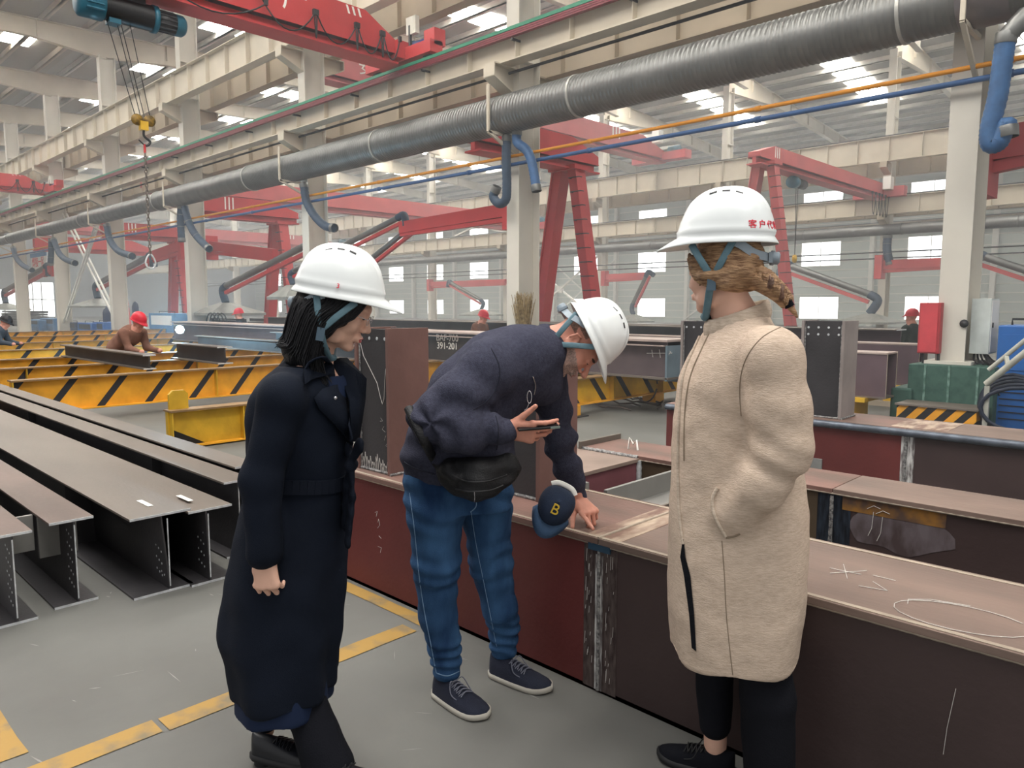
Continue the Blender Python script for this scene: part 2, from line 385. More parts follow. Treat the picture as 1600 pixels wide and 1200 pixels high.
# ------------------------------------------------------------------ runway beams
def runway(name, y, z0, z1, mt, label, railm=None, cable=False, step=1.25, x1=XMAX, x0=XMIN+14):
    t = thing(name, label, 'crane rail', (-10, y, z0), None)
    m = MB(); m.box((x0, y-.01, z0), (x1, y+.01, z1), mt)
    m.box((x0, y-.15, z0-.02), (x1, y+.15, z0), mt); m.box((x0, y-.15, z1), (x1, y+.15, z1+.02), mt); m.build('girder', t)
    x = -3.1; m = MB(); m.box((-.006, -.13, z0), (.006, .13, z1), mt); s0 = m.build('stiffener', t); s0.location = (8, y, 0)
    x = 8 - step
    while x > -75: o = s0.copy(); COL.objects.link(o); o.location = (x, y, 0); x -= step
    m = MB(); m.box((x0, y-.035, z1+.02), (x1, y+.035, z1+.09), DARK); m.build('rail', t)
    return t
ra = runway('runway_beam', YA-.62, 5.88, 6.36, CREAM, 'cream crane runway beam with green and maroon conductor rails above the duct')
m = MB(); m.box((XMIN+14, YA-.80, 6.36), (XMAX, YA-.77, 6.42), GREENP); m.build('conductor_rail', ra)['label'] = 'green conductor rail'
for q in range(3):
    m = MB(); m.box((XMIN+14, YA-.80-.02*q, 6.32-.045*q), (XMAX, YA-.76, 6.35-.045*q), MAROON); m.build('conductor_rail', ra)['label'] = 'maroon conductor rail'
m = MB()
x = 8
while x > -60:
    m.box((x-.02, YA-.84, 6.16), (x+.02, YA-.62, 6.20), DARK); x -= 2.5
m.build('rail_clip', ra)
m = MB(); m.tube([(XMAX, YA-.4, 5.79), (XMIN+14, YA-.4, 5.79)], .028, RUBBER, 8); tag(m.build('power_cable'), 'black cable running under the near crane runway beam', 'cable')
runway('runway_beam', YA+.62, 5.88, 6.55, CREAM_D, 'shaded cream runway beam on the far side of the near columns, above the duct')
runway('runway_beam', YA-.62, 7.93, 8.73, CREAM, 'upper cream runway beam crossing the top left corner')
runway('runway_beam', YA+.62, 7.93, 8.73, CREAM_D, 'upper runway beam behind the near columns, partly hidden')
runway('runway_beam', YB-.6, 5.3, 5.98, CREAM, 'lower runway beam on the middle columns carrying the far red crane')
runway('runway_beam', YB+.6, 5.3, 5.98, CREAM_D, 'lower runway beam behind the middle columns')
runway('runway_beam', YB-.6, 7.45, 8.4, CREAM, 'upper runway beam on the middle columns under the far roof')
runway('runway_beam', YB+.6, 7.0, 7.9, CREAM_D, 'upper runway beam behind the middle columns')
runway('runway_beam', YW-.9, 6.6, 7.2, CREAM_D, 'runway beam along the window wall')

# ------------------------------------------------------------------ ducts
dt = thing('exhaust_duct', 'large ribbed galvanized exhaust duct hung along the near columns', 'duct', (-10, 9.93, 4.975))
segs = [(9.0, 1.0, .325), (1.0, -3.1, .325), (-3.1, -8.1, .33), (-8.1, -13.6, .335), (-13.6, -19.5, .335), (-19.5, -26, .31), (-26, -34, .28), (-34, -46, .26), (-46, -64, .23), (-64, -90, .20)]
DR = None
for x1, x0, r in segs:
    # helical lock-seam ribs are modelled as small steps of the sheet
    m = MB(); n = int((x1 - x0) / (.075 if x0 > -20 else .5)); prof = []
    for i in range(n):
        h = i * (x1 - x0) / n; w = (x1 - x0) / n
        prof += [(r, h), (r, h + w*.82), (r + .006, h + w*.9)]
    prof.append((r, x1 - x0))
    m.lathe(prof, (x1, 9.93, 4.975), DUCT, 40 if x0 > -30 else 20, axis=(-1, 0, 0)); m.build('duct_section', dt)
    m = MB(); m.lathe([(r, -.02), (r+.018, -.02), (r+.018, .02), (r, .02)], (x0, 9.93, 4.975), mat('ring_flange', rgb(176, 174, 168), .4, metal=.4), 40, axis=(-1,0,0), smooth=False); m.build('joint_ring', dt)
m = MB(); m.lathe([(.325, 0), (.342, .01), (.342, .5), (.325, .51)], (-2.0, 9.93, 4.975), mat('sleeve_sheet', rgb(120, 112, 112), .4, metal=.6), 40, axis=(-1,0,0)); m.build('repair_sleeve', dt)
for i, x in enumerate(AX[:9]):
    m = MB(); r = .36 if x > -20 else .32
    m.bar((x+.1, 9.93-r, 4.975-r*.2), (x+.1, 9.93-r, 5.45), .06, .03, CREAM)
    m.bar((x+.1, 9.93-r, 4.975-r*.95), (x+.1, YA-.28, 4.975-r*.95), .05, .05, CREAM)
    m.bar((x+.1, 9.93-r, 4.975-r*.95), (x+.1, YA-.28, 4.15 if i == 0 else 4.3), .05, .05, CREAM)
    m.bar((x+.1, 9.93-r, 4.975-r*.95), (x+.1, 9.93-r, 4.975), .05, .04, CREAM)
    tag(m.build('duct_bracket'), 'angle-iron duct bracket on the near column %s' % ['at the right edge', 'behind the bending man', 'behind the woman in navy', 'fourth from the right', 'fifth from the right', 'sixth from the right', 'seventh from the right', 'eighth from the right', 'ninth from the right'][i], 'bracket', 'duct brackets')
m = MB(); m.lathe([(.22, 0), (.22, 60)], (6, 33.1, 4.62), DUCT, 20, axis=(-1,0,0))
for q in range(14): m.lathe([(.22, 0), (.235, 0), (.235, .05), (.22, .05)], (2 - 4*q, 33.1, 4.62), DUCT, 20, axis=(-1,0,0))
tag(m.build('exhaust_duct'), 'grey exhaust duct along the far middle columns', 'duct')
for nm, z, r, mt, lab in (('gas_pipe', 4.27, .03, PIPEY, 'orange gas pipe crossing the picture below the big duct'), ('gas_pipe', 4.12, .035, PIPEB, 'blue gas pipe just below the orange pipe')):
    m = MB(); m.tube([(8, 10.15, z), (-80, 10.15, z)], r, mt, 8)
    x = 4
    while x > -60: m.lathe([(r, 0), (r*1.35, 0), (r*1.35, .08), (r, .08)], (x, 10.15, z), mt, 8, axis=(-1,0,0)); x -= 3
    tag(m.build(nm), lab, 'pipe')
for y, z in ((33.0, 3.7), (33.0, 3.45)):
    m = MB(); m.tube([(6, y, z), (-80, y, z)], .03, DARK, 6)
    tag(m.build('gas_pipe'), 'thin dark pipe on the far columns, %s of two' % ('upper' if z > 3.6 else 'lower'), 'pipe')
# wind bracing on the far wall and between columns
def xbrace(x0, x1, y, z0, z1, label):
    m = MB(); m.bar((x0, y, z0), (x1, y, z1), .1, .1, WHITE); m.bar((x0, y+.12, z1), (x1, y+.12, z0), .1, .1, WHITE)
    m.box(((x0+x1)/2-.2, y-.02, (z0+z1)/2-.2), ((x0+x1)/2+.2, y+.14, (z0+z1)/2+.2), WHITE)
    tag(m.build('cross_bracing'), label, 'bracing')
xbrace(-34.0, -26.5, YW-.6, .3, 5.6, 'white cross bracing against the far wall, seen between the red legs and the woman')
xbrace(-49.0, -41.5, YW-.6, .3, 5.6, 'white cross bracing on the far wall left of the bending man')
xbrace(-39.5, -33, YB, 5.9, 7.6, 'white cross bracing high between the middle columns')
def laddermast(x0, x1, y, z0, z1, label):
    """braced bay: two crossed ladder struts"""
    m = MB()
    for (a, c), o in (((x0, x1), 0), ((x1, x0), .25)):
        for s in (-.22, .22): m.bar((a, y+o+s*.3, z0 + s*.2), (c, y+o+s*.3, z1 + s*.2), .07, .07, WHITE)
        for k in range(1, 12):
            t = k / 12; xx = a + (c-a)*t; z = z0 + (z1-z0)*t; m.bar((xx, y+o-.08, z-.05), (xx, y+o+.08, z+.05), .04, .04, WHITE)
    tag(m.build('cross_bracing'), label, 'bracing')
laddermast(-40.2, -33.2, YA, .6, 6.0, 'pale ladder-type cross bracing between the near columns at the left')
xbrace(-32.0, -26, YB-.1, .5, 4.4, 'pale bracing struts on the middle row behind the bending man')

# ------------------------------------------------------------------ welding haze filling the hall
hz_m = bpy.data.materials.new('hall_haze'); hz_m.use_nodes = True; nt = hz_m.node_tree; nt.nodes.clear()
vs_ = nt.nodes.new('ShaderNodeVolumeScatter'); vs_.inputs['Color'].default_value = (.95, .97, 1, 1); vs_.inputs['Density'].default_value = .0078; vs_.inputs['Anisotropy'].default_value = .2
oo = nt.nodes.new('ShaderNodeOutputMaterial'); nt.links.new(vs_.outputs[0], oo.inputs['Volume'])
m = MB(); m.box((XMIN+1, 4.2, .01), (XMAX-1, YW-.2, 11.3), hz_m); hz_o = m.build('welding_haze'); tag(hz_o, 'thin grey welding haze filling the hall behind the front girders', 'haze', kind='stuff')
# ================================================================== cranes
REDC = RED
def girder(m, x, y0, y1, z0, z1, w, mt, taper=1.6, ends=(1, 1)):
    """box girder along Y with sloped ends and a bottom flange lip"""
    h = z1 - z0; ya = y0 + (taper if ends[0] else 0); yb = y1 - (taper if ends[1] else 0)
    poly = [(x-w/2, y0, z0), (x-w/2, y1, z0), (x-w/2, y1, z1 - h*.62*ends[1]), (x-w/2, yb, z1), (x-w/2, ya, z1), (x-w/2, y0, z1 - h*.62*ends[0])]
    m.prism(poly, (w, 0, 0), mt)
    m.box((x-w*.15, y0, z0-.18), (x+w*.15, y1, z0), mt); m.box((x-w*.62, y0, z0-.21), (x+w*.62, y1, z0-.17), mt)
    m.box((x-w/2-.015, y0, z0+.0), (x+w/2+.015, y1, z0+.025), mt)
def festoon(parent, x, ys, z, drop, mt=None):
    m = MB()
    for a, c in zip(ys, ys[1:]):
        pts = [(x, a + (c-a)*t, z - drop * (1 - (2*t-1)**2)) for t in [i/10 for i in range(11)]]
        m.tube(pts, .014, RUBBER, 5)
    for a in ys: m.box((x-.03, a-.03, z-.02), (x+.03, a+.03, z+.08), DARK)
    return m.build('festoon_cable', parent)
def crane(x, y0, y1, z0, z1, mt, label, txt=None, w=.42, fest=True):
    t = thing('bridge_crane', label, 'crane', (x, y1, z0))
    m = MB(); girder(m, x, y0, y1-.30, z0-.14, z1-.14, w, mt, .75, (0, 1)); z1 -= .14; m.build('girder', t)
    m = MB()
    for k, (yy, ww) in enumerate([(y1 - 1.50 + .13*j, .045) for j in range(3)]):
        m.prism([(x+w/2+.001, yy, z1-.02), (x+w/2+.001, yy+ww, z1-.02), (x+w/2+.001, yy+ww-.0+.05, z0+.35), (x+w/2+.001, yy+.05, z0+.35)], (.004, 0, 0), WHITE)
    m.build('painted_stripe', t)
    m = MB(); m.box((x-1.1, y1-.16, z0-.24), (x+1.1, y1+.16, z0+.0), mt)
    m.box((x-.25, y1-.35, z0-.22), (x+.3, y1+.1, z0+.12), mt); m.build('end_carriage', t)
    m = MB()
    for s in (-.85, .85): m = MB(); m.lathe([(.0, -.05), (.14, -.05), (.14, .05), (0, .05)], (x+s, y1, z0-.17), DARK, 14, axis=(0,1,0)); m.build('wheel', t)
    m = MB(); m.lathe([(.0, 0), (.1, .0), (.1, .36), (.08, .4), (0, .4)], (x+.3, y1+.1, z0+.08), mat('motor_blue', rgb(30, 70, 140), .4), 14, axis=(1,.15,0))
    m.lathe([(.0, -.12), (.12, -.12), (.12, 0), (0, 0)], (x+.3, y1+.1, z0+.08), TEAL, 14, axis=(1,.15,0)); m.build('travel_motor', t)
    m = MB(); m.box((x+.78, y1-.05, z0-.08), (x+1.10, y1+.24, z0+.24), mt); m.build('buffer_box', t)
    m = MB(); m.box((x+.30, y1-.12, z1-.28), (x+.60, y1-.02, z1+.06), mat('box_cream', rgb(196, 196, 184), .5)); m.bar((x+.4, y1-.1, z1-.6), (x+.4, y1-.1, z1-.1), .05, .05, DARK)
    m.build('control_box', t)
    if fest: festoon(t, x+w*.75, [y1 - q for q in (3.3, 2.25, 2.2, 1.35, 1.3, .75, .7, .3)], z0+.1, .42)
    return t
c1 = crane(-12.9, -13, YA-.62, 6.76, 7.42, REDC, 'red overhead crane girder with white stripes crossing the top left')
mw = frame((-12.9+.213, at(461, 0, X=-12.69).y, 7.04), (0, 1, 0), (0, 0, 1))
text_mesh('lettering', '产', .55, WHITE, mw, c1, .003)
festoon(c1, -12.55, [3.2, 4.8, 6.75], 6.75, .38)
# hoist under the first crane
HX = -13.0
hp = [at(150, 5, X=HX), at(285, 40, X=HX)]
hz = (hp[0].z + hp[1].z) / 2 - .02; hy0, hy1 = hp[0].y, hp[1].y
t = thing('electric_hoist', 'teal and black electric wire rope hoist hanging at the top left', 'hoist', (HX, hy0, hz))
def drumz(y): return hz
m = MB(); m.lathe([(0, 0), (.18, 0), (.23, .04), (.23, .36), (.2, .38)], (HX, hy0-.28, hz), TEAL, 24, axis=(0,1,0))
for j in range(4): m.box((HX-.24, hy0-.2, hz-.12+.08*j-.02), (HX+.24, hy0+.05, hz-.12+.08*j), TEAL)
m.build('gearbox', t)
m = MB(); prof = []
for i in range(40): h = i*.018; prof += [(.19, h), (.198, h+.009)]
m.lathe(prof, (HX, hy0+.1, hz), mat('drum_black', rgb(40, 40, 42), .45, metal=.3), 24, axis=(0,1,0)); m.build('rope_drum', t)
m = MB(); m.lathe([(0, 0), (.215, 0), (.215, .07), (.17, .07)], (HX, hy0+.82, hz), TEAL, 24, axis=(0,1,0)); m.build('drum_flange', t)
m = MB(); m.lathe([(.12, 0), (.155, .0), (.16, .3), (.14, .3)], (HX, hy0+.89, hz), DARK, 20, axis=(0,1,0))
for j in range(14):
    a = 2*PI*j/14; m.box((HX+.157*math.cos(a)-.01, hy0+.9, hz+.157*math.sin(a)-.01), (HX+.157*math.cos(a)+.015, hy0+1.18, hz+.157*math.sin(a)+.012), DARK)
m.build('motor', t)
m = MB(); m.lathe([(.17, 0), (.17, .12), (.13, .17), (0, .18)], (HX, hy0+1.18, hz), TEAL, 20, axis=(0,1,0)); m.build('motor_cap', t)
m = MB(); m.box((HX-.12, hy0+.1, hz+.15), (HX+.12, hy0+.7, hz+.42), DARK); m.box((HX-.02, hy0, hz+.3), (HX+.02, hy0+.9, 6.6), DARK); m.build('trolley', t)
m = MB(); m.box((HX-.1, hy0+.15, hz-.24), (HX+.1, hy0+.32, hz-.14), TEAL); m.build('rope_guide', t)
bl = at(224, 188, X=HX)
m = MB()
for a, c in (((HX, hy0+.13, hz-.15), (HX, bl.y-.11, bl.z)), ((HX, hy0+.28, hz-.15), (HX, bl.y-.03, bl.z)), ((HX, hy0+.34, hz-.15), (HX, bl.y+.03, bl.z)), ((HX, hy0+.48, hz-.15), (HX, bl.y+.12, bl.z))): m.tube([a, c], .007, DARK, 5)
m.build('wire_rope', t)
m = MB()
for s in (-.09, .09): m.lathe([(0,-.03),(.085,-.03),(.095,0),(.085,.03),(0,.03)], (HX+s*.2, bl.y+s, bl.z), mat('hook_block_yellow', rgb(150, 116, 40), .5, col2=rgb(70, 56, 34), scale=14), 18, axis=(1,0,0))
m.box((HX-.05, bl.y-.06, bl.z-.16), (HX+.05, bl.y+.06, bl.z-.02), YELD); m.build('hook_block', t)
m = MB(); m.tube(smooth_path([(HX, bl.y, bl.z-.15), (HX, bl.y, bl.z-.25), (HX, bl.y+.09, bl.z-.33), (HX, bl.y+.02, bl.z-.4), (HX, bl.y-.09, bl.z-.32)]), [.02]*20+[.012]*5, DARK, 8); m.build('hook', t)
# chain and grab hooks
ct = thing('lifting_chain', 'long steel lifting chain with double hooks hanging from the hoist', 'chain', (HX, bl.y, 2.2))
z = bl.z - .42; z1 = at(230, 400, X=HX).z
m = MB(); m.tube([(HX, bl.y, z+.04), (HX, bl.y, z-.1)], .02, RED, 8); m.build('red_link', ct)
z -= .12; link = None; k = 0; rr = .018
while z > z1:
    pts = []
    for j in range(11):
        a = 2*PI*j/10; pts.append((math.cos(a)*.020, 0, math.sin(a)*.036) if k % 2 == 0 else (0, math.cos(a)*.020, math.sin(a)*.036))
    if k < 2:
        m = MB(); m.tube(pts, .009, mat('chain_steel', rgb(120, 112, 106), .45, metal=.5), 6, caps=False); o = m.build('chain_link', ct, org=None)
        if k == 0: l0 = o
        else: l1 = o
        o.location = (HX, bl.y, z)
    elif k < 120:
        o = (l0 if k % 2 == 0 else l1).copy(); COL.objects.link(o); o.location = (HX, bl.y, z)
    z -= .055; k += 1
m = MB()
for s in (-1, 1):
    m.tube(smooth_path([(HX, bl.y+.01*s, z1+.03), (HX, bl.y+.05*s, z1-.02), (HX, bl.y+.08*s, z1-.12), (HX, bl.y+.03*s, z1-.2), (HX, bl.y-.05*s, z1-.19), (HX, bl.y-.06*s, z1-.12)]), .014, CUT, 8)
m.build('hook', ct)

# semi-portal cranes of the second nave: A-frame leg, girder, ladder rungs
def aframe(parent, x, y, ztop, spread, mt, zbot=.25, w=.26, rungs=True):
    for s, sp in ((-1, spread*.5), (1, spread*.5)):
        m = MB(); m.bar((x + s*.22, y, ztop), (x + s*sp, y, zbot), w, w*1.3, mt, up=(0, 1, 0))
        m.bar((x + s*.22 + .13*s, y-.16, ztop), (x + s*sp + .13*s, y-.16, zbot), .03, .1, mt, up=(0,1,0)); m.build('leg', parent)
    m = MB(); m.box((x-.42, y-.28, ztop-.06), (x+.42, y+.28, ztop+.04), mt); m.box((x-spread*.5-.3, y-.18, zbot-.2), (x+spread*.5+.3, y+.18, zbot+.06), mt); m.build('sill_beam', parent)
    if rungs:
        k = 0; z = zbot + .3
        while z < ztop - .1:
            t = (ztop - z) / (ztop - zbot); xx = x + .22 + (spread*.5-.22)*t
            m = MB(); m.tube([(xx-.02, y-.2, z), (xx-.02, y-.3, z), (xx+.3, y-.3, z), (xx+.3, y-.2, z)], .014, DARK, 5); m.build('rung', parent); z += .33
def portal(x, y0, y1, z0, z1, yl, zt, spread, mt, label, ends=(1, 1), w=.4, hoist=None):
    t = thing('portal_crane', label, 'crane', (x, yl, 0))
    m = MB(); girder(m, x, y0, y1, z0, z1, w, mt, 1.0, ends); m.build('girder', t)
    aframe(t, x, yl, zt, spread, mt)
    m = MB()
    for q in range(3): m.box((x+w/2+.001, y0+1.0+q*.14, z0+.1), (x+w/2+.006, y0+1.05+q*.14, z1-.02), WHITE)
    m.build('painted_stripe', t)
    if hoist:
        m = MB(); hy = hoist; m.lathe([(0,0),(.16,0),(.16,.7),(0,.7)], (x, hy, z0-.42), DARK, 14, axis=(0,1,0)); m.lathe([(0,0),(.2,0),(.2,.3),(0,.3)], (x, hy-.28, z0-.42), TEAL, 14, axis=(0,1,0)); m.build('hoist_body', t)
        m = MB()
        for q in (.1, .25): m.tube([(x, hy+q, z0-.5), (x, hy+.2, 3.2)], .012, DARK, 4)
        m.lathe([(0,-.03),(.14,-.03),(.14,.03),(0,.03)], (x, hy+.2, 3.1), YELD, 12, axis=(1,0,0)); m.build('hook_block', t)
    return t
portal(-11.8, 10.95, 15.0, 4.95, 5.5, 14.1, 4.78, 2.0, RED, 'red semi-portal crane whose A-frame leg stands behind the white column and the bending man', (0, 1))
portal(-25.8, 10.95, 14.8, 4.75, 5.3, 14.1, 4.55, 2.0, RED, 'red semi-portal crane with A-frame leg left of the helmet of the woman in navy', (0, 1))
portal(-35.2, 10.95, 14.8, 4.6, 5.1, 14.1, 4.4, 1.9, RED, 'red portal crane leg standing right behind the welding flash', (0, 1))
portal(-46.0, 10.95, 16.8, 4.6, 5.2, 15, 4.4, 2.4, RED, 'red portal crane far left behind the ladder bracing', (0, 1))
pc = portal(-11.0, 22.0, 33.2, 6.05, 6.5, 22.8, 5.95, 2.2, RED_F, 'hazy red portal crane with its leg beside the helmet of the woman in beige', (1, 0), hoist=25.0)
m = MB(); m.box((-12.0, 33.0, 5.95), (-10.0, 33.4, 6.35), RED_F); m.box((-10.7, 32.6, 6.2), (-10.4, 33.0, 6.7), WHITE); m.build('end_carriage', pc)
festoon(pc, -10.6, [31.2, 31.6, 32.0, 32.3, 32.7, 33.1], 5.9, .8)
def fcrane(x, y0, y1, z0, z1, label, mt=RED_F, txt=None):
    t = thing('bridge_crane', label, 'crane', (x, y1, z0))
    m = MB(); girder(m, x, y0, y1, z0, z1, .5, mt, 2.0, (0, 1)); m.build('girder', t)
    m = MB(); m.box((x-1.6, y1-.3, z0-.1), (x+1.6, y1+.3, z0+.3), mt); m.build('end_carriage', t)
    m = MB(); m.box((x+.3, y1-1.3, z1-.3), (x+.7, y1-.9, z1+.3), WHITE); m.build('control_box', t)
    m = MB(); m.lathe([(0,0),(.2,0),(.2,.6),(0,.6)], (x+.5, y1, z0+.4), TEAL, 12, axis=(1,0,0)); m.build('travel_motor', t)
    m = MB()
    for q in range(3): m.box((x+.251, y1-4.5+q*.25, z0+.4), (x+.256, y1-4.4+q*.25, z1-.02), WHITE)
    m.build('painted_stripe', t); return t
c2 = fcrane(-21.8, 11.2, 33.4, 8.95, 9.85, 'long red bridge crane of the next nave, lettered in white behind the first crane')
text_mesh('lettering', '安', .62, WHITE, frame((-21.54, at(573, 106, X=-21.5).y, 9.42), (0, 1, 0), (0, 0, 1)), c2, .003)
fcrane(-31.0, 11.2, 33.4, 6.1, 6.8, 'hazy red bridge crane far behind the bending man')
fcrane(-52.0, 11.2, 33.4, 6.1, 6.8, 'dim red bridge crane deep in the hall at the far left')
t = crane(-38.6, -13, YA-.62, 6.76, 7.3, RED, 'small red overhead crane at the left edge of the picture', fest=True)
# banner
t = thing('banner', 'white banner with red lettering hung between the left columns', 'banner', tuple(at(60, 410, Y=12.0)))
c = at(60, 410, Y=12.0)
m = MB(); m.box((c.x-1.6, 12.0, c.z-.38), (c.x+1.6, 12.03, c.z+.3), WHITE); m.build('cloth', t)
m = MB(); m.box((c.x-1.6, 11.98, c.z+.32), (c.x+1.6, 12.04, c.z+.55), BLUE_F); m.build('top_band', t)
text_mesh('lettering', '焊接一区', .62, REDTXT, frame((c.x, 11.985, c.z-.02), (1,0,0), (0,0,1)), t, .004)

# ------------------------------------------------------------------ fume hoses
def hose(pts, r, mt, label, Y=9.75, n=10, cuff=True):
    P = smooth_path([at(px, py, Y=Y if len(q) == 0 else q[0]) for px, py, *q in pts], 10)
    m = MB(); R = []; Q = []
    L = 0
    for i in range(len(P)): R.append(r * (1.0 + (.05 if i % 2 else -.02)))
    m.tube(P, R, mt, n); t = thing('fume_hose', label, 'hose', tuple(P[0])); m.build('corrugated_hose', t)
    for a, c in ((P[0], P[1]), (P[-1], P[-2])):
        m = MB(); d = (c - a).normalized(); m.lathe([(r*1.08, -.06), (r*1.12, -.05), (r*1.12, .05), (r*1.08, .06)], a, DUCT, n, axis=d); m.build('hose_clamp', t)
    for k in ((.3, .65) if r > .1 else ()):
        i = int(len(P) * k); m = MB(); m.lathe([(r*1.07, -.012), (r*1.07, .012)], P[i], DUCT, 16, axis=(P[i+1]-P[i])); m.build('hose_band', t)
    return t
t = hose([(1572, 60), (1566, 100), (1559, 150), (1547, 200), (1548, 224), (1560, 222), (1568, 205), (1573, 196), (1574, 206)], .098, HOSE, 'thick blue fume hose curling under the duct at the right edge', Y=9.7, n=16)
m = MB(); m.tube([tuple(at(1605, 22, Y=9.75)), tuple(at(1590, 38, Y=9.7)), tuple(at(1573, 58, Y=9.7))], .1, DUCT, 14); m.build('metal_elbow', t)
hose([(792, 216), (791, 250), (792, 290), (790, 312), (780, 318), (771, 308), (775, 296)], .085, HOSE_D, 'dark blue fume hose hanging straight down left of the white column', Y=10.0)
hose([(808, 206), (808, 222), (822, 234), (830, 250), (836, 280), (838, 294)], .085, HOSE, 'short bright blue fume hose kinked in front of the white column', Y=10.0)
hose([(475, 290), (479, 315), (492, 338), (508, 353), (521, 356)], .1, HOSE_D, 'dark blue hose curving right in front of the third column', Y=10.0)
hose([(283, 323), (282, 345), (284, 375)], .11, HOSE_D, 'dark blue hose hanging straight beside the fourth column', Y=10.0)
hose([(288, 322), (296, 350), (308, 370), (326, 388)], .11, HOSE_D, 'dark blue hose curving right across the fourth column', Y=10.0)
hose([(167, 353), (172, 375), (185, 392), (206, 400)], .12, HOSE_D, 'dark blue hose curving across the fifth column', Y=10.0)
hose([(80, 375), (80, 395), (79, 412)], .12, HOSE_D, 'dark blue hose hanging straight near the sixth column', Y=10.0)
hose([(84, 375), (92, 395), (102, 405), (117, 411)], .12, HOSE_D, 'dark blue hose curving right near the sixth column', Y=10.0)
hose([(21, 388), (25, 402), (35, 414), (50, 422)], .12, HOSE_D, 'dark blue hose curving at the leftmost columns', Y=10.0)
hose([(1387, 370), (1386, 390), (1390, 412)], .16, HOSE_D, 'small blue hose on the far column right of the woman in beige', Y=33.0)

# ------------------------------------------------------------------ jib booms, extraction arms and hoods
def boom(pts, w, mt, label, Y=11.1, pivot=True):
    P = [at(px, py, Y=Y) for px, py in pts]; t = thing('jib_boom', label, 'jib', tuple(P[0]))
    m = MB(); m.bar(P[0], P[1], w*.6, w, mt); m.build('boom_beam', t)
    m = MB(); m.bar(P[0] + Vector((0,0,-w*.75)), P[1] + Vector((0,0,-w*.6)), w*.4, w*.35, mt); m.build('lower_rail', t)
    m = MB(); m.box((P[0].x-w*.4, Y-w*.7, P[0].z-w*1.6), (P[0].x+w*.4, Y+w*.7, P[0].z+w*1.1), mt); m.build('pivot', t)
    return t
def arm(p0, p1, label, Y=11.0, r=.07, hood=None, hr=.55, red=RED, flex=HOSE_D):
    A, B = at(*p0, Y=Y), at(*p1, Y=Y); t = thing('extraction_arm', label, 'extraction arm', tuple(A))
    n = Vector((0, 0, 1)); d = (B-A).normalized(); n = (n - d*d.dot(n)).normalized()
    m = MB(); m.tube([A + n*r, B + n*r], r, DUCT, 12); m.build('arm_tube', t)
    m = MB(); m.bar(A - n*r*1.2, B - n*r*1.2, r*1.1, r*1.1, red); m.build('arm_bar', t)
    m = MB(); P = smooth_path([A + d*.15 + n*r, A - d*r*1.5 + n*r*.8, A - d*r*1.5 - n*r*3]); m.tube(P, r*1.25, HOSE_D, 10); m.build('joint_hose', t)
    m = MB(); e = B + Vector((0, 0, -r*4.5)); P = smooth_path([B - d*.1 + n*r, B + d*r*2.2, e]); m.tube(P, r*1.25, flex, 10); m.build('end_hose', t)
    if hood:
        c = e; h = MB(); h.add([(c.x-.14, c.y-.14, c.z), (c.x+.14, c.y-.14, c.z), (c.x+.14, c.y+.14, c.z), (c.x-.14, c.y+.14, c.z), (c.x-hr, c.y-hr, c.z-.34), (c.x+hr, c.y-hr, c.z-.34), (c.x+hr, c.y+hr, c.z-.34), (c.x-hr, c.y+hr, c.z-.34), (c.x-hr, c.y-hr, c.z-.42), (c.x+hr, c.y-hr, c.z-.42), (c.x+hr, c.y+hr, c.z-.42), (c.x-hr, c.y+hr, c.z-.42)],
            [(0,1,5,4),(1,2,6,5),(2,3,7,6),(3,0,4,7),(4,5,9,8),(5,6,10,9),(6,7,11,10),(7,4,8,11),(0,3,2,1)], HOODM)
        h.build('hood', t)
    return t
boom([(800, 327), (627, 356)], .26, RED, 'bright red jib boom reaching left from the white column', Y=11.0)
arm((628, 342), (458, 428), 'extraction arm with blue end hose and hood behind the woman in navy', Y=11.0, hood=1, hr=.55)
arm((648, 355), (560, 425), 'second extraction arm dipping behind the white helmet of the woman in navy', Y=11.2)
arm((500, 378), (352, 452), 'extraction arm ending in a wide hood in front of the fourth column', Y=11.4, hood=1, hr=.95, r=.1)
boom([(329, 384), (430, 397)], .3, RED, 'red jib boom running right from the fourth column', Y=11.4)
boom([(290, 382), (233, 402)], .34, RED, 'red jib boom reaching left above the welding flash', Y=11.4)
arm((236, 404), (152, 448), 'extraction arm over the blue containers at the left', Y=11.4, hood=1, hr=1.0, r=.12)
boom([(88, 415), (70, 425)], .35, RED, 'short dark red jib at the sixth column', Y=11.4)
arm((74, 420), (8, 458), 'extraction arm ending over the worker at the left edge', Y=11.4, hood=1, hr=1.1, r=.14)
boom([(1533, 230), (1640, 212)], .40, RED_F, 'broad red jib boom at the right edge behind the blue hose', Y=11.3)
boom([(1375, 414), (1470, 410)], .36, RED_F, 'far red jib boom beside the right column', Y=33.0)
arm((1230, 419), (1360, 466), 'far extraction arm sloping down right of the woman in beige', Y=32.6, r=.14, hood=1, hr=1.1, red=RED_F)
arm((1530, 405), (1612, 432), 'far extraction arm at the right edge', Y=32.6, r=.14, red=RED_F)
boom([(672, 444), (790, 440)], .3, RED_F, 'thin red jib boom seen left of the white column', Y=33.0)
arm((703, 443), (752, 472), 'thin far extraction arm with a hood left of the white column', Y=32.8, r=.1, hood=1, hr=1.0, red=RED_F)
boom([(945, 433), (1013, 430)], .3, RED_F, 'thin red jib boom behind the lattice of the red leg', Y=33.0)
arm((1013, 430), (990, 478), 'steep far extraction arm with a small hood above the bending man', Y=32.8, r=.1, hood=1, hr=.8, red=RED_F)
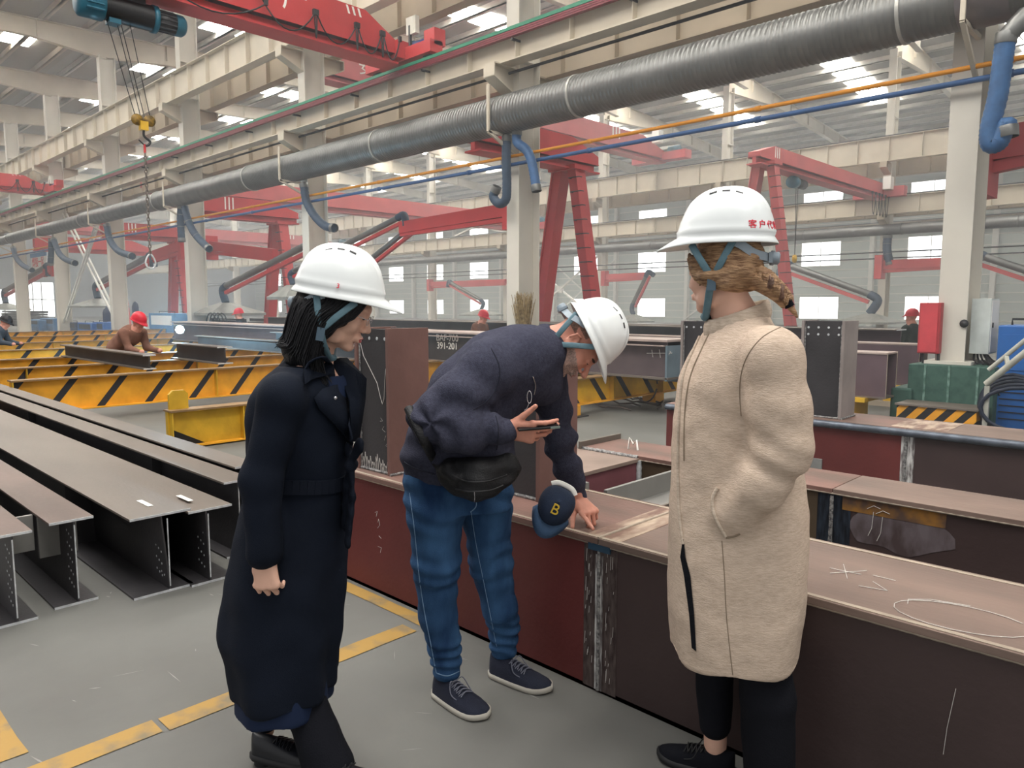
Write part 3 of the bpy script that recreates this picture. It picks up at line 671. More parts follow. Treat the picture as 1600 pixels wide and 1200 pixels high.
# ================================================================== foreground girders
def plate(name, lo, hi, mt, parent, bevel=0.002):
    m = MB(); m.box(lo, hi, mt); return m.build(name, parent, bevel)
def seam(name, a, c, r, parent, mt=None):
    """weld bead: a rippled half-round"""
    a = Vector(a); c = Vector(c); n = max(4, int((c-a).length / .02)); m = MB()
    P = [a.lerp(c, i/n) for i in range(n+1)]; m.tube(P, [r*(1 + .18*(i % 2) + .15*noise.noise(P[i]*40)) for i in range(n+1)], mt or WELD, 6)
    return m.build(name, parent)
def stub(parent, x0, x1, y0, y1, z0, z1, mside, label, mweb=None, holes=0, wy=.02):
    m = MB(); m.box((x1-.022, y0, z0), (x1, y1, z1), mside); m.box((x0, y0, z0), (x0+.022, y1, z1), mside)
    o = m.build('stub_column', parent, .0015); o['label'] = label
    plate('web_plate', (x0+.022, y0+wy, z0), (x1-.022, y0+wy+.02, z1-.004), mweb or MILL_D, o)['label'] = 'black front plate'
    plate('web_plate', (x0+.022, y1-.04, z0), (x1-.022, y1-.02, z1-.004), MILL_D, o)
    for xx in (x0+.026, x1-.026): seam('weld_seam', (xx, y0+wy-.002, z0+.01), (xx, y0+wy-.002, z1-.03), .006, o)
    seam('weld_seam', (x0+.02, y0+wy-.004, z0+.006), (x1-.02, y0+wy-.004, z0+.006), .008, o)
    seam('weld_seam', (x1+.003, y0, z0+.006), (x1+.003, y1, z0+.006), .008, o)
    if holes:
        m = MB(); n = 4
        for r in range(holes):
            for i in range(n):
                xx = x0 + .05 + (x1-x0-.1)*i/(n-1); m.lathe([(0, 0), (.0085, 0), (.0095, .002), (0, .003)], (xx, y0+wy-.001, z1-.055-.055*r), CUT, 10, axis=(0,-1,0), smooth=False)
        m.build('bolt_holes', o)['kind'] = 'stuff'
    return o
F1 = 2.236
g1 = thing('box_girder', 'red-brown welded box girder in front that the man points at', 'girder', (-1, F1, 0))
SX = -1.70
plate('front_plate', (-4.0, F1, 0), (SX, F1+.02, .602), PRIMER, g1)['label'] = 'red oxide front plate'
plate('front_plate', (SX, F1, 0), (1.6, F1+.02, .602), PRIMER_D, g1)['label'] = 'dark brown front plate'
plate('back_plate', (-4.0, F1+.52, 0), (1.6, F1+.54, .602), PRIMER_D, g1)
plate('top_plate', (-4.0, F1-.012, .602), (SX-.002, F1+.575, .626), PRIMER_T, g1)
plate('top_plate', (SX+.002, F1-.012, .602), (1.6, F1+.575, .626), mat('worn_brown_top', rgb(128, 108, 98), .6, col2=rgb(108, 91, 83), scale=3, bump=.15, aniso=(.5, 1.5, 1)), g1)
plate('bottom_plate', (-4.0, F1, 0), (1.6, F1+.54, .02), PRIMER_D, g1)
plate('end_plate', (-4.02, F1, 0), (-4.0, F1+.54, .6), PRIMER, g1)
EDGE = mat('bare_edge', rgb(172, 158, 142), .5, metal=.2, var=.15, scale=20, aniso=(.3, 1, 1), bump=.2)
for y in (F1+.004, F1+.545):
    m = MB(); m.box((-4.0, y-.008, .6262), (1.6, y+.010, .6285), EDGE); m.build('bare_edge', g1)
seam('weld_seam', (-4.0, F1-.004, .600), (1.6, F1-.004, .600), .005, g1, EDGE)
# splice with ground strip
m = MB(); m.box((SX-.075, F1-.0015, .01), (SX+.085, F1, .59), mat('brushed_splice', rgb(96, 84, 80), .5, metal=.2, col2=rgb(60, 46, 46), scale=60, bump=.3, aniso=(1, 1, .25)))
m.build('splice_strip', g1)
m = MB(); m.box((SX-.018, F1-.003, .01), (SX+.018, F1-.001, .56), mat('chalky_weld_strip', rgb(205, 203, 200), .6, col2=rgb(88, 80, 80), scale=45, bump=.6, aniso=(1, 1, .2), contrast=(.4, .6))); m.build('splice_strip', g1)['label'] = 'whitened weld strip'
seam('weld_seam', (SX, F1-.003, .01), (SX, F1-.003, .58), .007, g1)
m = MB(); m.box((SX-.05, F1-.01, .575), (SX+.055, F1+.0, .602), mat('blue_steel', rgb(60, 84, 104), .4, metal=.4)); m.build('backing_bar', g1)
seam('weld_seam', (SX, F1-.01, .628), (SX, F1+.57, .628), .006, g1, EDGE)
m = MB(); m.box((SX-.07, F1, .6262), (SX+.09, F1+.56, .6275), mat('wire_brushed_top', rgb(186, 166, 146), .55, col2=rgb(120, 92, 80), scale=14, bump=.3, aniso=(1, .3, 1), contrast=(.4, .6))); m.build('splice_strip', g1)
m = MB(); random.seed(4)
for i in range(34):
    s = -1 if i % 2 else 1; z = random.uniform(.03, .56); xq = SX + s*random.uniform(.03, .07); m.tube([(xq, F1-.002, z), (xq + .002, F1-.002, z+random.uniform(.01, .06))], .0010, CHALK, 4)
m.build('grinding_marks', g1)['kind'] = 'stuff'
def chalkdraw(name, parent, org, xd, yd, strokes, r=.002, s=1, mt=None):
    o = Vector(org); xd = Vector(xd).normalized()*s; yd = Vector(yd).normalized()*s; m = MB()
    for st in strokes: m.tube([o + xd*u + yd*v for u, v in st], r, mt or CHALK, 4)
    return m.build(name, parent)
ell = [(.17*math.cos(a/20*2*PI), .055*math.sin(a/20*2*PI)) for a in range(21)]
TX = at(1500, 965, Z=.629)
chalkdraw('chalk_mark', g1, TX, (1, .12, 0), (0, 1, 0), [[(u*1.0, v*1.9) for u, v in ell][2:21], [(-.14, .02), (-.15, .06), (-.1, .1), (0, .115)]], .0013)
TX = at(1320, 893, Z=.629)
chalkdraw('chalk_mark', g1, TX, (1, 0, 0), (0, 1, 0), [[(-.05, 0), (.05, .01)], [(-.03, .07), (.03, -.06)], [(-.03, -.05), (.05, .06)], [(.08, .03), (.15, .03)], [(.1, -.03), (.16, -.08), (.08, -.1)]], .0013)
chalkdraw('chalk_mark', g1, at(590, 825, Y=F1-.002), (1, 0, 0), (0, 0, 1), [[(-.02, .08), (0, .09), (-.01, .06)], [(0, .03), (.01, .05), (.02, .02), (0, .0)], [(.01, -.04), (.03, -.05)], [(.0, -.1), (.03, -.1), (.02, -.13)]], .0012)
chalkdraw('chalk_mark', g1, at(1490, 1130, Y=F1-.002), (1, 0, 0), (0, 0, 1), [[(0, .1), (-.015, -.02), (-.02, -.1)]], .0008)
S1 = stub(g1, -3.43, -3.125, F1+.06, F1+.33, .626, 1.40, PRIMER_P, 'stub column beside the woman in navy', holes=1)
yy = F1+.06+.018
chalkdraw('chalk_mark', S1, (-3.28, yy, 1.05), (1,0,0), (0,0,1), [[(-.12, .28), (-.09, .2), (-.03, .13), (.03, .06), (.06, -.02), (.075, -.05), (.09, -.02), (.1, .08), (.11, .14)], [(-.115, -.08), (-.1, -.02), (-.12, -.05), (-.1, -.09)]], .002)
chalkdraw('chalk_mark', S1, (-3.19, yy, .83), (.35,0,-1), (1,0,.35), [[(-.1, 0), (-.08, .012), (-.085, -.012)], [(-.05, .01), (-.04, -.01), (-.02, .012)], [(0, .01), (.02, -.01)], [(.04, .012), (.05, -.012), (.06, .012)], [(.09, 0), (.12, .008)]], .001)
random.seed(11); sc = []
xx = -.12
while xx < .115:
    h = random.uniform(.03, .085); sc.append([(xx, 0), (xx+.006, h*.6), (xx+.011, h), (xx+.018, h*.5), (xx+.02, 0)]); xx += random.uniform(.012, .02)
chalkdraw('chalk_mark', S1, (-3.28, yy, .64), (1,0,0), (0,0,1), sc, .0016)
S2 = stub(g1, -2.53, -2.215, F1+.22, F1+.49, .626, 1.40, PRIMER_P, 'stub column half hidden behind the bending man')

# second and third girder of the frame
Y2 = 3.66
g2 = thing('box_girder', 'middle brown box girder behind the front one, with a wiped chalky patch', 'girder', (0, Y2, 0))
sx2 = at(1300, 790, Y=Y2).x
plate('front_plate', (-2.92, Y2, .05), (sx2, Y2+.02, .602), mat('olive_brown_primer', rgb(84, 70, 54), .6, var=.2, scale=3), g2)
plate('front_plate', (sx2, Y2, .05), (3.0, Y2+.02, .602), PRIMER_D, g2)
plate('back_plate', (-2.92, Y2+.36, .05), (3.0, Y2+.38, .602), PRIMER_D, g2)
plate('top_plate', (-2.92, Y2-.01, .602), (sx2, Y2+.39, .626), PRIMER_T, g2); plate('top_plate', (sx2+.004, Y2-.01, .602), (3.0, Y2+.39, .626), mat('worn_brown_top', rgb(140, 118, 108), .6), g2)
plate('end_plate', (-2.94, Y2-.03, .05), (-2.92, Y2+.4, .66), MILL, g2)
m = MB(); m.box((sx2-.07, Y2-.002, .1), (sx2+.09, Y2, .6), mat('brushed_dark_band', rgb(52, 60, 72), .5, metal=.3, col2=rgb(30, 32, 38), scale=50, aniso=(1, 1, .2))); m.build('splice_strip', g2)
seam('weld_seam', (sx2, Y2-.004, .1), (sx2, Y2-.004, .59), .009, g2)
seam('weld_seam', (-2.9, Y2-.006, .602), (3.0, Y2-.006, .602), .005, g2, EDGE)
m = MB(); m.lathe([(0, 0), (.19, 0), (.2, .002)], (0, 0, 0), mat('wiped_dust', rgb(104, 94, 98), .9, col2=rgb(70, 57, 57), scale=9, aniso=(1, 1, .45), contrast=(.4, .6)), 28, axis=(0,-1,0))
c = at(1405, 832, Y=Y2-.002); m.v = [(c.x + v[0]*1.15 + .02*noise.noise(Vector(v)*12), Y2 - .0015, c.z + v[2]*.52 + .03*noise.noise(Vector(v)*9 + Vector((3,0,0)))) for v in m.v]; m.build('dusty_patch', g2)
m = MB(); m.box((sx2+.05, Y2-.0025, .53), (sx2+.5, Y2-.001, .6), mat('ochre_stain', rgb(140, 98, 44), .8, col2=rgb(84, 64, 54), scale=9, contrast=(.4, .6))); m.build('primer_stain', g2)
for i in range(2):
    c = at(1365 + i*14, 800 + (i % 3)*8, Y=Y2-.004); chalkdraw('chalk_mark', g2, c, (1,0,0), (0,0,1), [[(-.03, .01), (0, .03), (.03, .02)], [(0, 0), (-.005, -.08), (-.02, -.12)]], .0014)
S5 = Vector((-2.43, 0, 0))
g3 = thing('box_girder', 'farthest brown box girder of the frame, carrying two black stub columns', 'girder', (0, 5.85, 0))
Y3 = 5.85; sx3 = at(1415, 700, Y=Y3).x
plate('front_plate', (-3.7, Y3, .05), (sx3, Y3+.02, .602), PRIMER, g3); plate('front_plate', (sx3, Y3, .05), (4.0, Y3+.02, .602), PRIMER_D, g3)
plate('back_plate', (-3.7, Y3+.5, .05), (4.0, Y3+.52, .602), PRIMER_D, g3)
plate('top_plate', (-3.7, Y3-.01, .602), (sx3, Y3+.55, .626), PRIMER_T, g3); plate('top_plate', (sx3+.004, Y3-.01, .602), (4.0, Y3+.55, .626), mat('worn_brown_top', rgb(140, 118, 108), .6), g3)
m = MB(); m.tube([(-3.7, Y3-.012, .595), (4.0, Y3-.012, .595)], .028, mat('bluish_weld', rgb(92, 98, 108), .45, metal=.4, var=.3, scale=12), 8); m.build('edge_weld', g3)
m = MB(); m.box((sx3-.03, Y3-.003, .05), (sx3+.06, Y3, .57), mat('chalky_weld_strip', rgb(190, 188, 186), .6)); m.build('splice_strip', g3)
seam('weld_seam', (sx3, Y3-.004, .05), (sx3, Y3-.004, .57), .012, g3)
m = MB(); m.box((sx3-.12, Y3+.03, .6265), (sx3+.25, Y3+.5, .628), mat('wire_brushed_top', rgb(186, 166, 146), .55)); m.build('splice_strip', g3)
c = at(1275, 728, Y=Y3-.01); plate('small_plate', (c.x-.08, Y3-.015, c.z-.07), (c.x+.045, Y3, c.z+.06), mat('grey_plate', rgb(128, 128, 126), .5), g3)
c0 = at(1262, 600, Y=5.93); c1_ = at(1316, 600, Y=5.93)
stub(g3, c1_.x-.34, c1_.x, 5.93, 6.22, .626, 1.40, mat('pale_steel', rgb(150, 140, 136), .5, metal=.2), 'stub column right of the woman in beige', holes=2)
c1_ = at(1111, 600, Y=5.93)
stub(g3, c1_.x-.32, c1_.x, 5.93, 6.2, .626, 1.38, mat('pale_steel', rgb(150, 140, 136), .5), 'stub column half hidden left of the woman in beige', holes=1)

# cross members between the first two girders
cm = thing('cross_member', 'pinkish welded cross member between the first two girders', 'girder', (-2.7, 3.2, 0))
plate('side_plate', (-2.52, F1+.54, .2), (-2.5, Y2, .59), mat('mauve_primer', rgb(122, 76, 82), .55, var=.12), cm); plate('side_plate', (-2.95, F1+.54, .2), (-2.93, Y2, .59), PRIMER_D, cm)
plate('top_plate', (-2.97, F1+.575, .59), (-2.49, Y2, .612), mat('grey_brown_top', rgb(136, 118, 108), .6, var=.12), cm)
seam('weld_seam', (-2.495, Y2-.008, .22), (-2.495, Y2-.008, .6), .018, cm, CUT); seam('weld_seam', (-2.95, Y2-.01, .615), (-2.5, Y2-.01, .615), .014, cm, WELD)
am = thing('steel_angle', 'grey steel channel lying across from the front girder', 'steel section', (-2.1, 3.1, .5))
plate('web_plate', (-2.13, F1+.59, .52), (-2.11, Y2-.02, .635), mat('grey_steel', rgb(140, 138, 134), .45, metal=.3, var=.1), am)
plate('flange', (-2.11, F1+.6, .52), (-1.93, Y2-.02, .535), mat('grey_steel', rgb(140, 138, 134), .45), am)
plate('flange', (-1.93, F1+.6, .52), (-1.915, Y2-.02, .56), MILL, am)
plate('clip_plate', (-2.33, F1+.555, .56), (-2.21, F1+.58, .66), mat('grey_steel', rgb(150, 148, 142), .45), am)
m = MB(); c = at(988, 702, Z=.63); m.tube([(c.x-.03, c.y, .63), (c.x-.02, c.y, .7), (c.x+.0, c.y+.01, .66), (c.x+.03, c.y, .69), (c.x+.04, c.y, .63)], .006, WHITE, 6)
tag(m.build('wire_clip'), 'tiny white wire clip standing on the middle girder', 'clip')

# ------------------------------------------------------------------ I-beams on the left
def ibeam(name, x0, x1, y0, y1, z0, z1, yw, label, mtop=MILL, holes=True, tf=.012, lean=0, stf=True):
    t = thing(name, label, 'steel beam', ((x0+x1)/2, (y0+y1)/2, z0), 'I-beams laid out at the left')
    plate('top_flange', (x0, y0, z1-tf), (x1, y1, z1), mtop, t, .001)
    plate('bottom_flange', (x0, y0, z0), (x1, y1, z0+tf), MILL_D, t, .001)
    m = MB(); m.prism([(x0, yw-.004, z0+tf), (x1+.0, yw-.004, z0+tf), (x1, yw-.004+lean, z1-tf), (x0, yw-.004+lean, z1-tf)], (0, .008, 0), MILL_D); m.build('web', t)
    m = MB(); m.box((x1, y0, z1-tf), (x1+.003, y1, z1), CUT); m.box((x1, y0, z0), (x1+.003, y1, z0+tf), CUT); m.box((x1, yw-.003, z0+.03), (x1+.003, yw+.003, z1-.03), CUT); m.build('cut_end', t)
    if holes:
        m = MB()  # pale discs: light showing through the bolt holes put into their colour
        for r in range(5):
            for q in range(3):
                m.lathe([(0, 0), (.006, 0), (.0065, .001), (0, .0015)], (x1-.05-.035*q, yw-.0045+lean*.5, z0+.08+r*.065+.012*q), CUT, 8, axis=(0,-1,0), smooth=False)
                m.lathe([(0, 0), (.006, 0), (.0065, .001), (0, .0015)], (x1-.05-.035*q, yw+.0045+lean*.5, z0+.08+r*.065+.012*q), CUT, 8, axis=(0,1,0), smooth=False)
        m.build('bolt_holes', t)['kind'] = 'stuff'
    for xx in ([x1-1.2, x1-4.5] if stf else []): plate('stiffener', (xx, y0+.02, z0+tf), (xx+.01, y1-.02, z1-tf), MILL_D, t, 0)
    return t
MB1 = mat('rusty_flange', rgb(112, 94, 86), .5, metal=.2, col2=rgb(92, 78, 71), scale=2.5, bump=.12, aniso=(.4, 1, 1))
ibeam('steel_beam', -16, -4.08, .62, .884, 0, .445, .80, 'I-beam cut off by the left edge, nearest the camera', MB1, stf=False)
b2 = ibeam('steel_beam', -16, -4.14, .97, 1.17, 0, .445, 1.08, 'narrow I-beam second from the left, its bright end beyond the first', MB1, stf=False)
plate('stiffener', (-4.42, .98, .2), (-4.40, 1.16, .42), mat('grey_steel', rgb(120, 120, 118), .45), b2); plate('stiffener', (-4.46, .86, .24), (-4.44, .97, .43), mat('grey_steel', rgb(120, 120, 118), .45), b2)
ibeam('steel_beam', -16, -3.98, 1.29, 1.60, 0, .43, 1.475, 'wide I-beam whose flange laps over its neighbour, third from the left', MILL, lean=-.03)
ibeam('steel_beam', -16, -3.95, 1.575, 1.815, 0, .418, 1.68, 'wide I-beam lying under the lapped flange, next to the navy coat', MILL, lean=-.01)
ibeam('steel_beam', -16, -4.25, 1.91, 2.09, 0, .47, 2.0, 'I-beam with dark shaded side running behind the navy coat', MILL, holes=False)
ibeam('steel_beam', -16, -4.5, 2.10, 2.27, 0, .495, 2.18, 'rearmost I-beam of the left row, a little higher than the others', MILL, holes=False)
for px, py in ((228, 787), (290, 779)):
    c = at(px, py, Z=.432); m = MB(); m.box((c.x-.1, c.y-.014, c.z), (c.x+.07, c.y+.014, c.z+.0012), WHITE)
    tag(m.build('paper_tag'), 'small pale paper tag stuck on the wide flange, %s' % ('left one' if px < 250 else 'right one'), 'tag', 'paper tags')

# ------------------------------------------------------------------ yellow assembly trestles
def trestle(x, y0, y1, z0, z1, mt, label, posts=True, step=2.6):
    t = thing('trestle', label, 'trestle', (x, (y0+y1)/2, 0), 'yellow assembly trestles')
    m = MB(); m.box((x-.008, y0, z0), (x+.008, y1, z1), mt); m.build('web', t)
    m = MB(); m.box((x-.1, y0, z1), (x+.1, y1, z1+.02), mat('rusty_trestle_top', rgb(132, 104, 70), .6, var=.15)); m.box((x-.1, y0, z0-.015), (x+.1, y1, z0), YEL); m.build('flange', t)
    y = y0 + .02
    while y < y1: m = MB(); m.box((x-.09, y-.006, z0), (x+.09, y+.006, z1), YELD); m.build('stiffener', t); y += step
    if posts:
        y = y0 + .4
        while y < y1:
            m = MB(); m.box((x-.12, y-.12, 0), (x+.12, y+.12, z0-.015), YEL); m.box((x-.2, y-.2, 0), (x+.2, y+.2, .015), DARK); m.build('leg', t); y += step*1.6
    return t
tx = [(-11.0, 2.25, 13.0), (-11.3, .5, 2.1), (-13.2, .3, 13.0), (-15.4, .3, 13.0), (-18.6, .3, 13.0), (-22.0, .3, 13.5), (-26.4, .3, 13.5), (-31.0, .3, 13.5)]
tl = ['yellow trestle with black slants nearest the I-beams', 'short yellow trestle piece at the left edge of the picture', 'second full yellow striped trestle from the front', 'third full yellow striped trestle from the front', 'fourth full yellow striped trestle from the front', 'fifth full yellow striped trestle from the front', 'second farthest yellow striped trestle', 'farthest yellow striped trestle']
for (x, y0, y1), l in zip(tx, tl): trestle(x, y0, y1, .16, .56, STR_L, l)
t = trestle(-8.0, 3.02, 6.4, .03, .4, YELD, 'plain dirty yellow trestle end behind the navy coat', posts=False, step=.78)
m = MB(); m.prism([(-8.05, 3.05, .4), (-8.05, 3.25, .4), (-8.05, 3.25, .58), (-8.05, 3.21, .62), (-8.05, 3.09, .62), (-8.05, 3.05, .58)], (.04, 0, 0), YELD); m.build('lifting_ear', t)
m = MB(); m.prism([(-7.99, 3.04, .03), (-7.99, 3.4, .03), (-7.99, 3.04, .22)], (.003, 0, 0), RUBBER); m.build('painted_corner', t)
t = trestle(-6.5, 7.4, 11.0, .16, .50, STR_R, 'yellow trestle with reversed black slants behind the bending man', step=1.3)
trestle(-10.2, 6.2, 8.6, .1, .52, YEL, 'yellow trestle glimpsed right of the stub column')
tb = thing('box_girder', 'long grey-brown girder lettered in white, lying on the yellow trestles', 'girder', (-8, 8.8, .53))
plate('front_plate', (-22, 8.6, .55), (-5.45, 8.62, 1.03), mat('slate_primer', rgb(84, 72, 74), .55, var=.12), tb); plate('back_plate', (-22, 9.1, .55), (-5.45, 9.12, 1.03), PRIMER_D, tb)
plate('top_flange', (-22, 8.52, 1.03), (-5.4, 9.2, 1.06), mat('pale_flange', rgb(165, 148, 140), .5), tb); plate('bottom_flange', (-22, 8.55, .52), (-5.4, 9.2, .55), MILL, tb)
plate('rib', (-22, 8.5, .97), (-5.45, 8.6, .985), mat('pale_flange', rgb(165, 148, 140), .5), tb)
plate('end_plate', (-5.45, 8.55, .5), (-5.42, 9.2, .98), mat('bluegrey_steel', rgb(110, 128, 138), .45, metal=.2), tb)
m = MB(); m.box((-7.55, 8.595, .56), (-7.42, 8.6, 1.0), mat('chalky_weld_strip', rgb(190, 188, 186), .6)); m.build('splice_strip', tb)
c = at(686, 534, Y=8.59)
m = MB(); m.box((c.x-1.1, 8.592, .56), (c.x+1.6, 8.6, .97), MILL_D); m.build('dark_panel', tb)
for s, dz in (('BAF-700', .07), ('391-201', -.07)): 
    text_mesh('lettering', s, .17, WHITE, frame((c.x+.22, 8.588, c.z+dz-.0), (1,0,0), (0,0,1)), tb, .002)
chalkdraw('chalk_mark', tb, at(1030, 553, Y=8.59), (1,0,0), (0,0,1), [[(-.2, 0), (.2, .02)], [(-.12, .05), (-.1, -.05)], [(0, .06), (.02, -.05)], [(.1, .05), (.18, .04), (.12, -.05)]], .005)
# more steel beyond
def section(x0, x1, y0, y1, z0, z1, mt, label, open_end=False):
    t = thing('box_girder' if open_end else 'steel_beam', label, 'girder' if open_end else 'steel beam', ((x0+x1)/2, (y0+y1)/2, z0))
    plate('top_flange', (x0, y0, z1-.02), (x1, y1, z1), MILL if not open_end else mat('pale_flange', rgb(165, 148, 140), .5), t, 0); plate('bottom_flange', (x0, y0, z0), (x1, y1, z0+.02), MILL, t, 0)
    if open_end:
        plate('side_plate', (x0, y0+.01, z0+.02), (x1, y0+.03, z1-.02), mt, t, 0); plate('side_plate', (x0, y1-.03, z0+.02), (x1, y1-.01, z1-.02), mt, t, 0)
        m = MB(); m.box((x1, y0+.01, z0), (x1+.004, y0+.03, z1), EDGE); m.box((x1, y1-.03, z0), (x1+.004, y1-.01, z1), EDGE); m.build('cut_end', t)
        plate('diaphragm', (x1-.5, y0+.03, z0+.02), (x1-.48, y1-.03, z1-.02), PRIMER_D, t, 0)
    else:
        plate('web', (x0, (y0+y1)/2-.01, z0+.02), (x1, (y0+y1)/2+.01, z1-.02), mt, t, 0)
        m = MB(); m.box((x1, y0, z1-.02), (x1+.004, y1, z1), CUT); m.box((x1, y0, z0), (x1+.004, y1, z0+.02), CUT); m.build('cut_end', t)
    return t
SL = mat('mauve_box_primer', rgb(92, 74, 80), .55, var=.1)
section(-9.0, -3.0, 9.6, 10.0, .38, .945, SL, 'nearer open-ended box girder right of the woman in beige', True)
section(-10.0, -3.3, 11.96, 12.4, .33, .95, SL, 'open-ended box girder in front of the red cabinet', True)
section(-16.0, -4.0, 13.2, 13.7, .55, 1.12, SL, 'long dark girder behind the two open-ended boxes')
section(-24.0, -6.0, 12.4, 12.8, .6, 1.12, MILL_D, 'dark girder seen past the helmet of the bending man')
section(-17.5, -10.6, 7.3, 7.5, .58, .82, MILL_D, 'dark steel channel lying on the trestles by the welder')
section(-13.5, -11.6, 5.2, 5.45, .58, .86, MILL_D, 'short H-section with bright ends in front of the welder')
section(-15.5, -11.4, 4.0, 4.18, .58, .80, MILL_D, 'dark steel bar jutting left from the welding place')
section(-15.0, -10.8, 7.9, 8.2, .6, .95, MILL_D, 'grey H-section beyond the welding flash')
for i, (x, y) in enumerate([(-3.4, 9.8), (-8.0, 9.8), (-3.7, 12.2), (-8.5, 12.2), (-5.5, 13.4), (-14, 13.4), (-8, 12.6), (-18, 12.6)]):
    m = MB()
    zt = [.38, .38, .33, .33, .55, .55, .6, .6][i]
    m.box((x-.25, y-.3, 0), (x+.25, y+.3, .08), CREAM_D); m.box((x-.06, y-.25, .08), (x+.06, y+.25, zt-.05), YELD); m.box((x-.2, y-.3, zt-.05), (x+.2, y+.3, zt), YELD)
    tag(m.build('support_block'), 'yellow steel support under %s' % ['the nearer open-ended box girder, right end', 'the nearer open-ended box girder, left end', 'the box girder before the red cabinet, right end', 'the box girder before the red cabinet, left end', 'the long dark girder, right end', 'the long dark girder, left end', 'the dark girder beyond the bending man, right end', 'the dark girder beyond the bending man, left end'][i], 'support', 'support blocks')

# ------------------------------------------------------------------ plinth, kerb, cabinets, machines
t = thing('concrete_plinth', 'dark green painted concrete plinth under the right column', 'plinth', (-2.45, 10.6, 0))
PM = GREENC
m = MB(); m.box((-2.87, 10.0, 0), (-1.95, 11.2, .80), PM); m.build('block', t, .01)
m = MB(); m.box((-3.05, 9.95, 0), (-2.8, 10.6, .5), PM); m.build('step', t, .03)
m = MB()
for x in (-2.68, -2.42, -2.12): m.box((x-.012, 9.992, .3), (x+.012, 10.0, .8), mat('pale_green_streak', rgb(120, 150, 140), .7, col2=rgb(60, 96, 84), scale=14))
m.build('paint_streak', t)
t = thing('warning_kerb', 'low kerb with yellow and black slanted stripes before the green plinth', 'kerb', (-2.4, 9.6, 0))
m = MB(); m.box((-2.83, 9.5, 0), (-2.0, 9.95, .34), STR_B); m.build('block', t, .006)
m = MB(); m.box((-2.85, 9.48, .34), (-1.98, 9.97, .36), MILL); m.build('cap', t)
t = thing('red_cabinet', 'tall red hose cabinet left of the right column', 'cabinet', (-2.9, 10.0, .9))
c = at(1437, 473, Y=10.2); d = at(1465, 553, Y=10.2)
m = MB(); m.box((c.x, 10.2, d.z), (d.x+.01, 10.36, c.z), mat('cabinet_red', rgb(168, 58, 64), .5)); m.build('body', t, .008)
m = MB(); m.box((c.x+.02, 10.19, d.z+.02), (d.x-.02, 10.2, c.z-.02), mat('red_door', rgb(190, 66, 74), .6)); m.build('door', t)
m = MB(); m.box((c.x+.05, 10.25, .3), (c.x+.07, 10.4, d.z), DARK); m.box((d.x-.02, 10.25, .3), (d.x+.0, 10.4, d.z), DARK); m.box((c.x, 10.22, 0), (d.x, 10.45, .3), DARK); m.build('leg', t)
t = thing('electric_cabinet', 'pale grey electric cabinet on the right side of the right column', 'cabinet', (-2.25, 10.6, .93))
m = MB(); m.box((-2.33, 10.45, .93), (-2.12, 10.85, 1.6), mat('pale_cabinet', rgb(196, 202, 198), .5)); m.build('body', t, .006)
m = MB(); m.box((-2.12, 10.47, .95), (-2.112, 10.83, 1.58), WHITE); m.build('door', t); m = MB(); m.box((-2.112, 10.5, 1.25), (-2.1, 10.53, 1.31), DARK); m.build('handle', t)
m = MB()
for q in range(5): m.tube(smooth_path([(-2.3+.03*q, 10.6, .94), (-2.28+.05*q, 10.5, .85), (-2.2+.07*q, 10.3, .82)]), .012, RUBBER, 6)
tag(m.build('cable_bundle'), 'black cables leaving the bottom of the grey cabinet', 'cable')
m = MB(); m.lathe([(0,0),(.04,0),(.05,.02),(0,.03)], (-2.36, 10.3, 1.3), DARK, 12, axis=(0,-1,0)); tag(m.build('junction_knob'), 'small round switch on the right column', 'switch')
# straw brush on the white column
t = thing('straw_broom', 'upside-down straw broom leaning on the white column behind the bending man', 'broom', (-9.95, 10.1, 1.0))
random.seed(3); m = MB(); c0 = at(818, 505, Y=10.22)
ST = mat('straw', rgb(176, 152, 108), .8, col2=rgb(110, 88, 50), scale=20)
for i in range(150):
    a = random.uniform(-1, 1); w = random.uniform(-1, 1); h = random.uniform(.55, .85)
    p = Vector((c0.x + a*.1, 10.22 + w*.05, c0.z-.25)); q = p + Vector((a*.12 + random.uniform(-.05, .05), w*.05, h)); m.tube([p, q], .006, ST, 3, caps=False)
m.build('bristles', t)['kind'] = 'stuff'
m = MB(); m.tube([(c0.x, 10.22, .02), (c0.x, 10.22, c0.z)], .015, ST, 8); m.tube([(c0.x, 10.22, c0.z-.3), (c0.x, 10.22, c0.z-.2)], .1, ST, 10); m.build('handle', t)
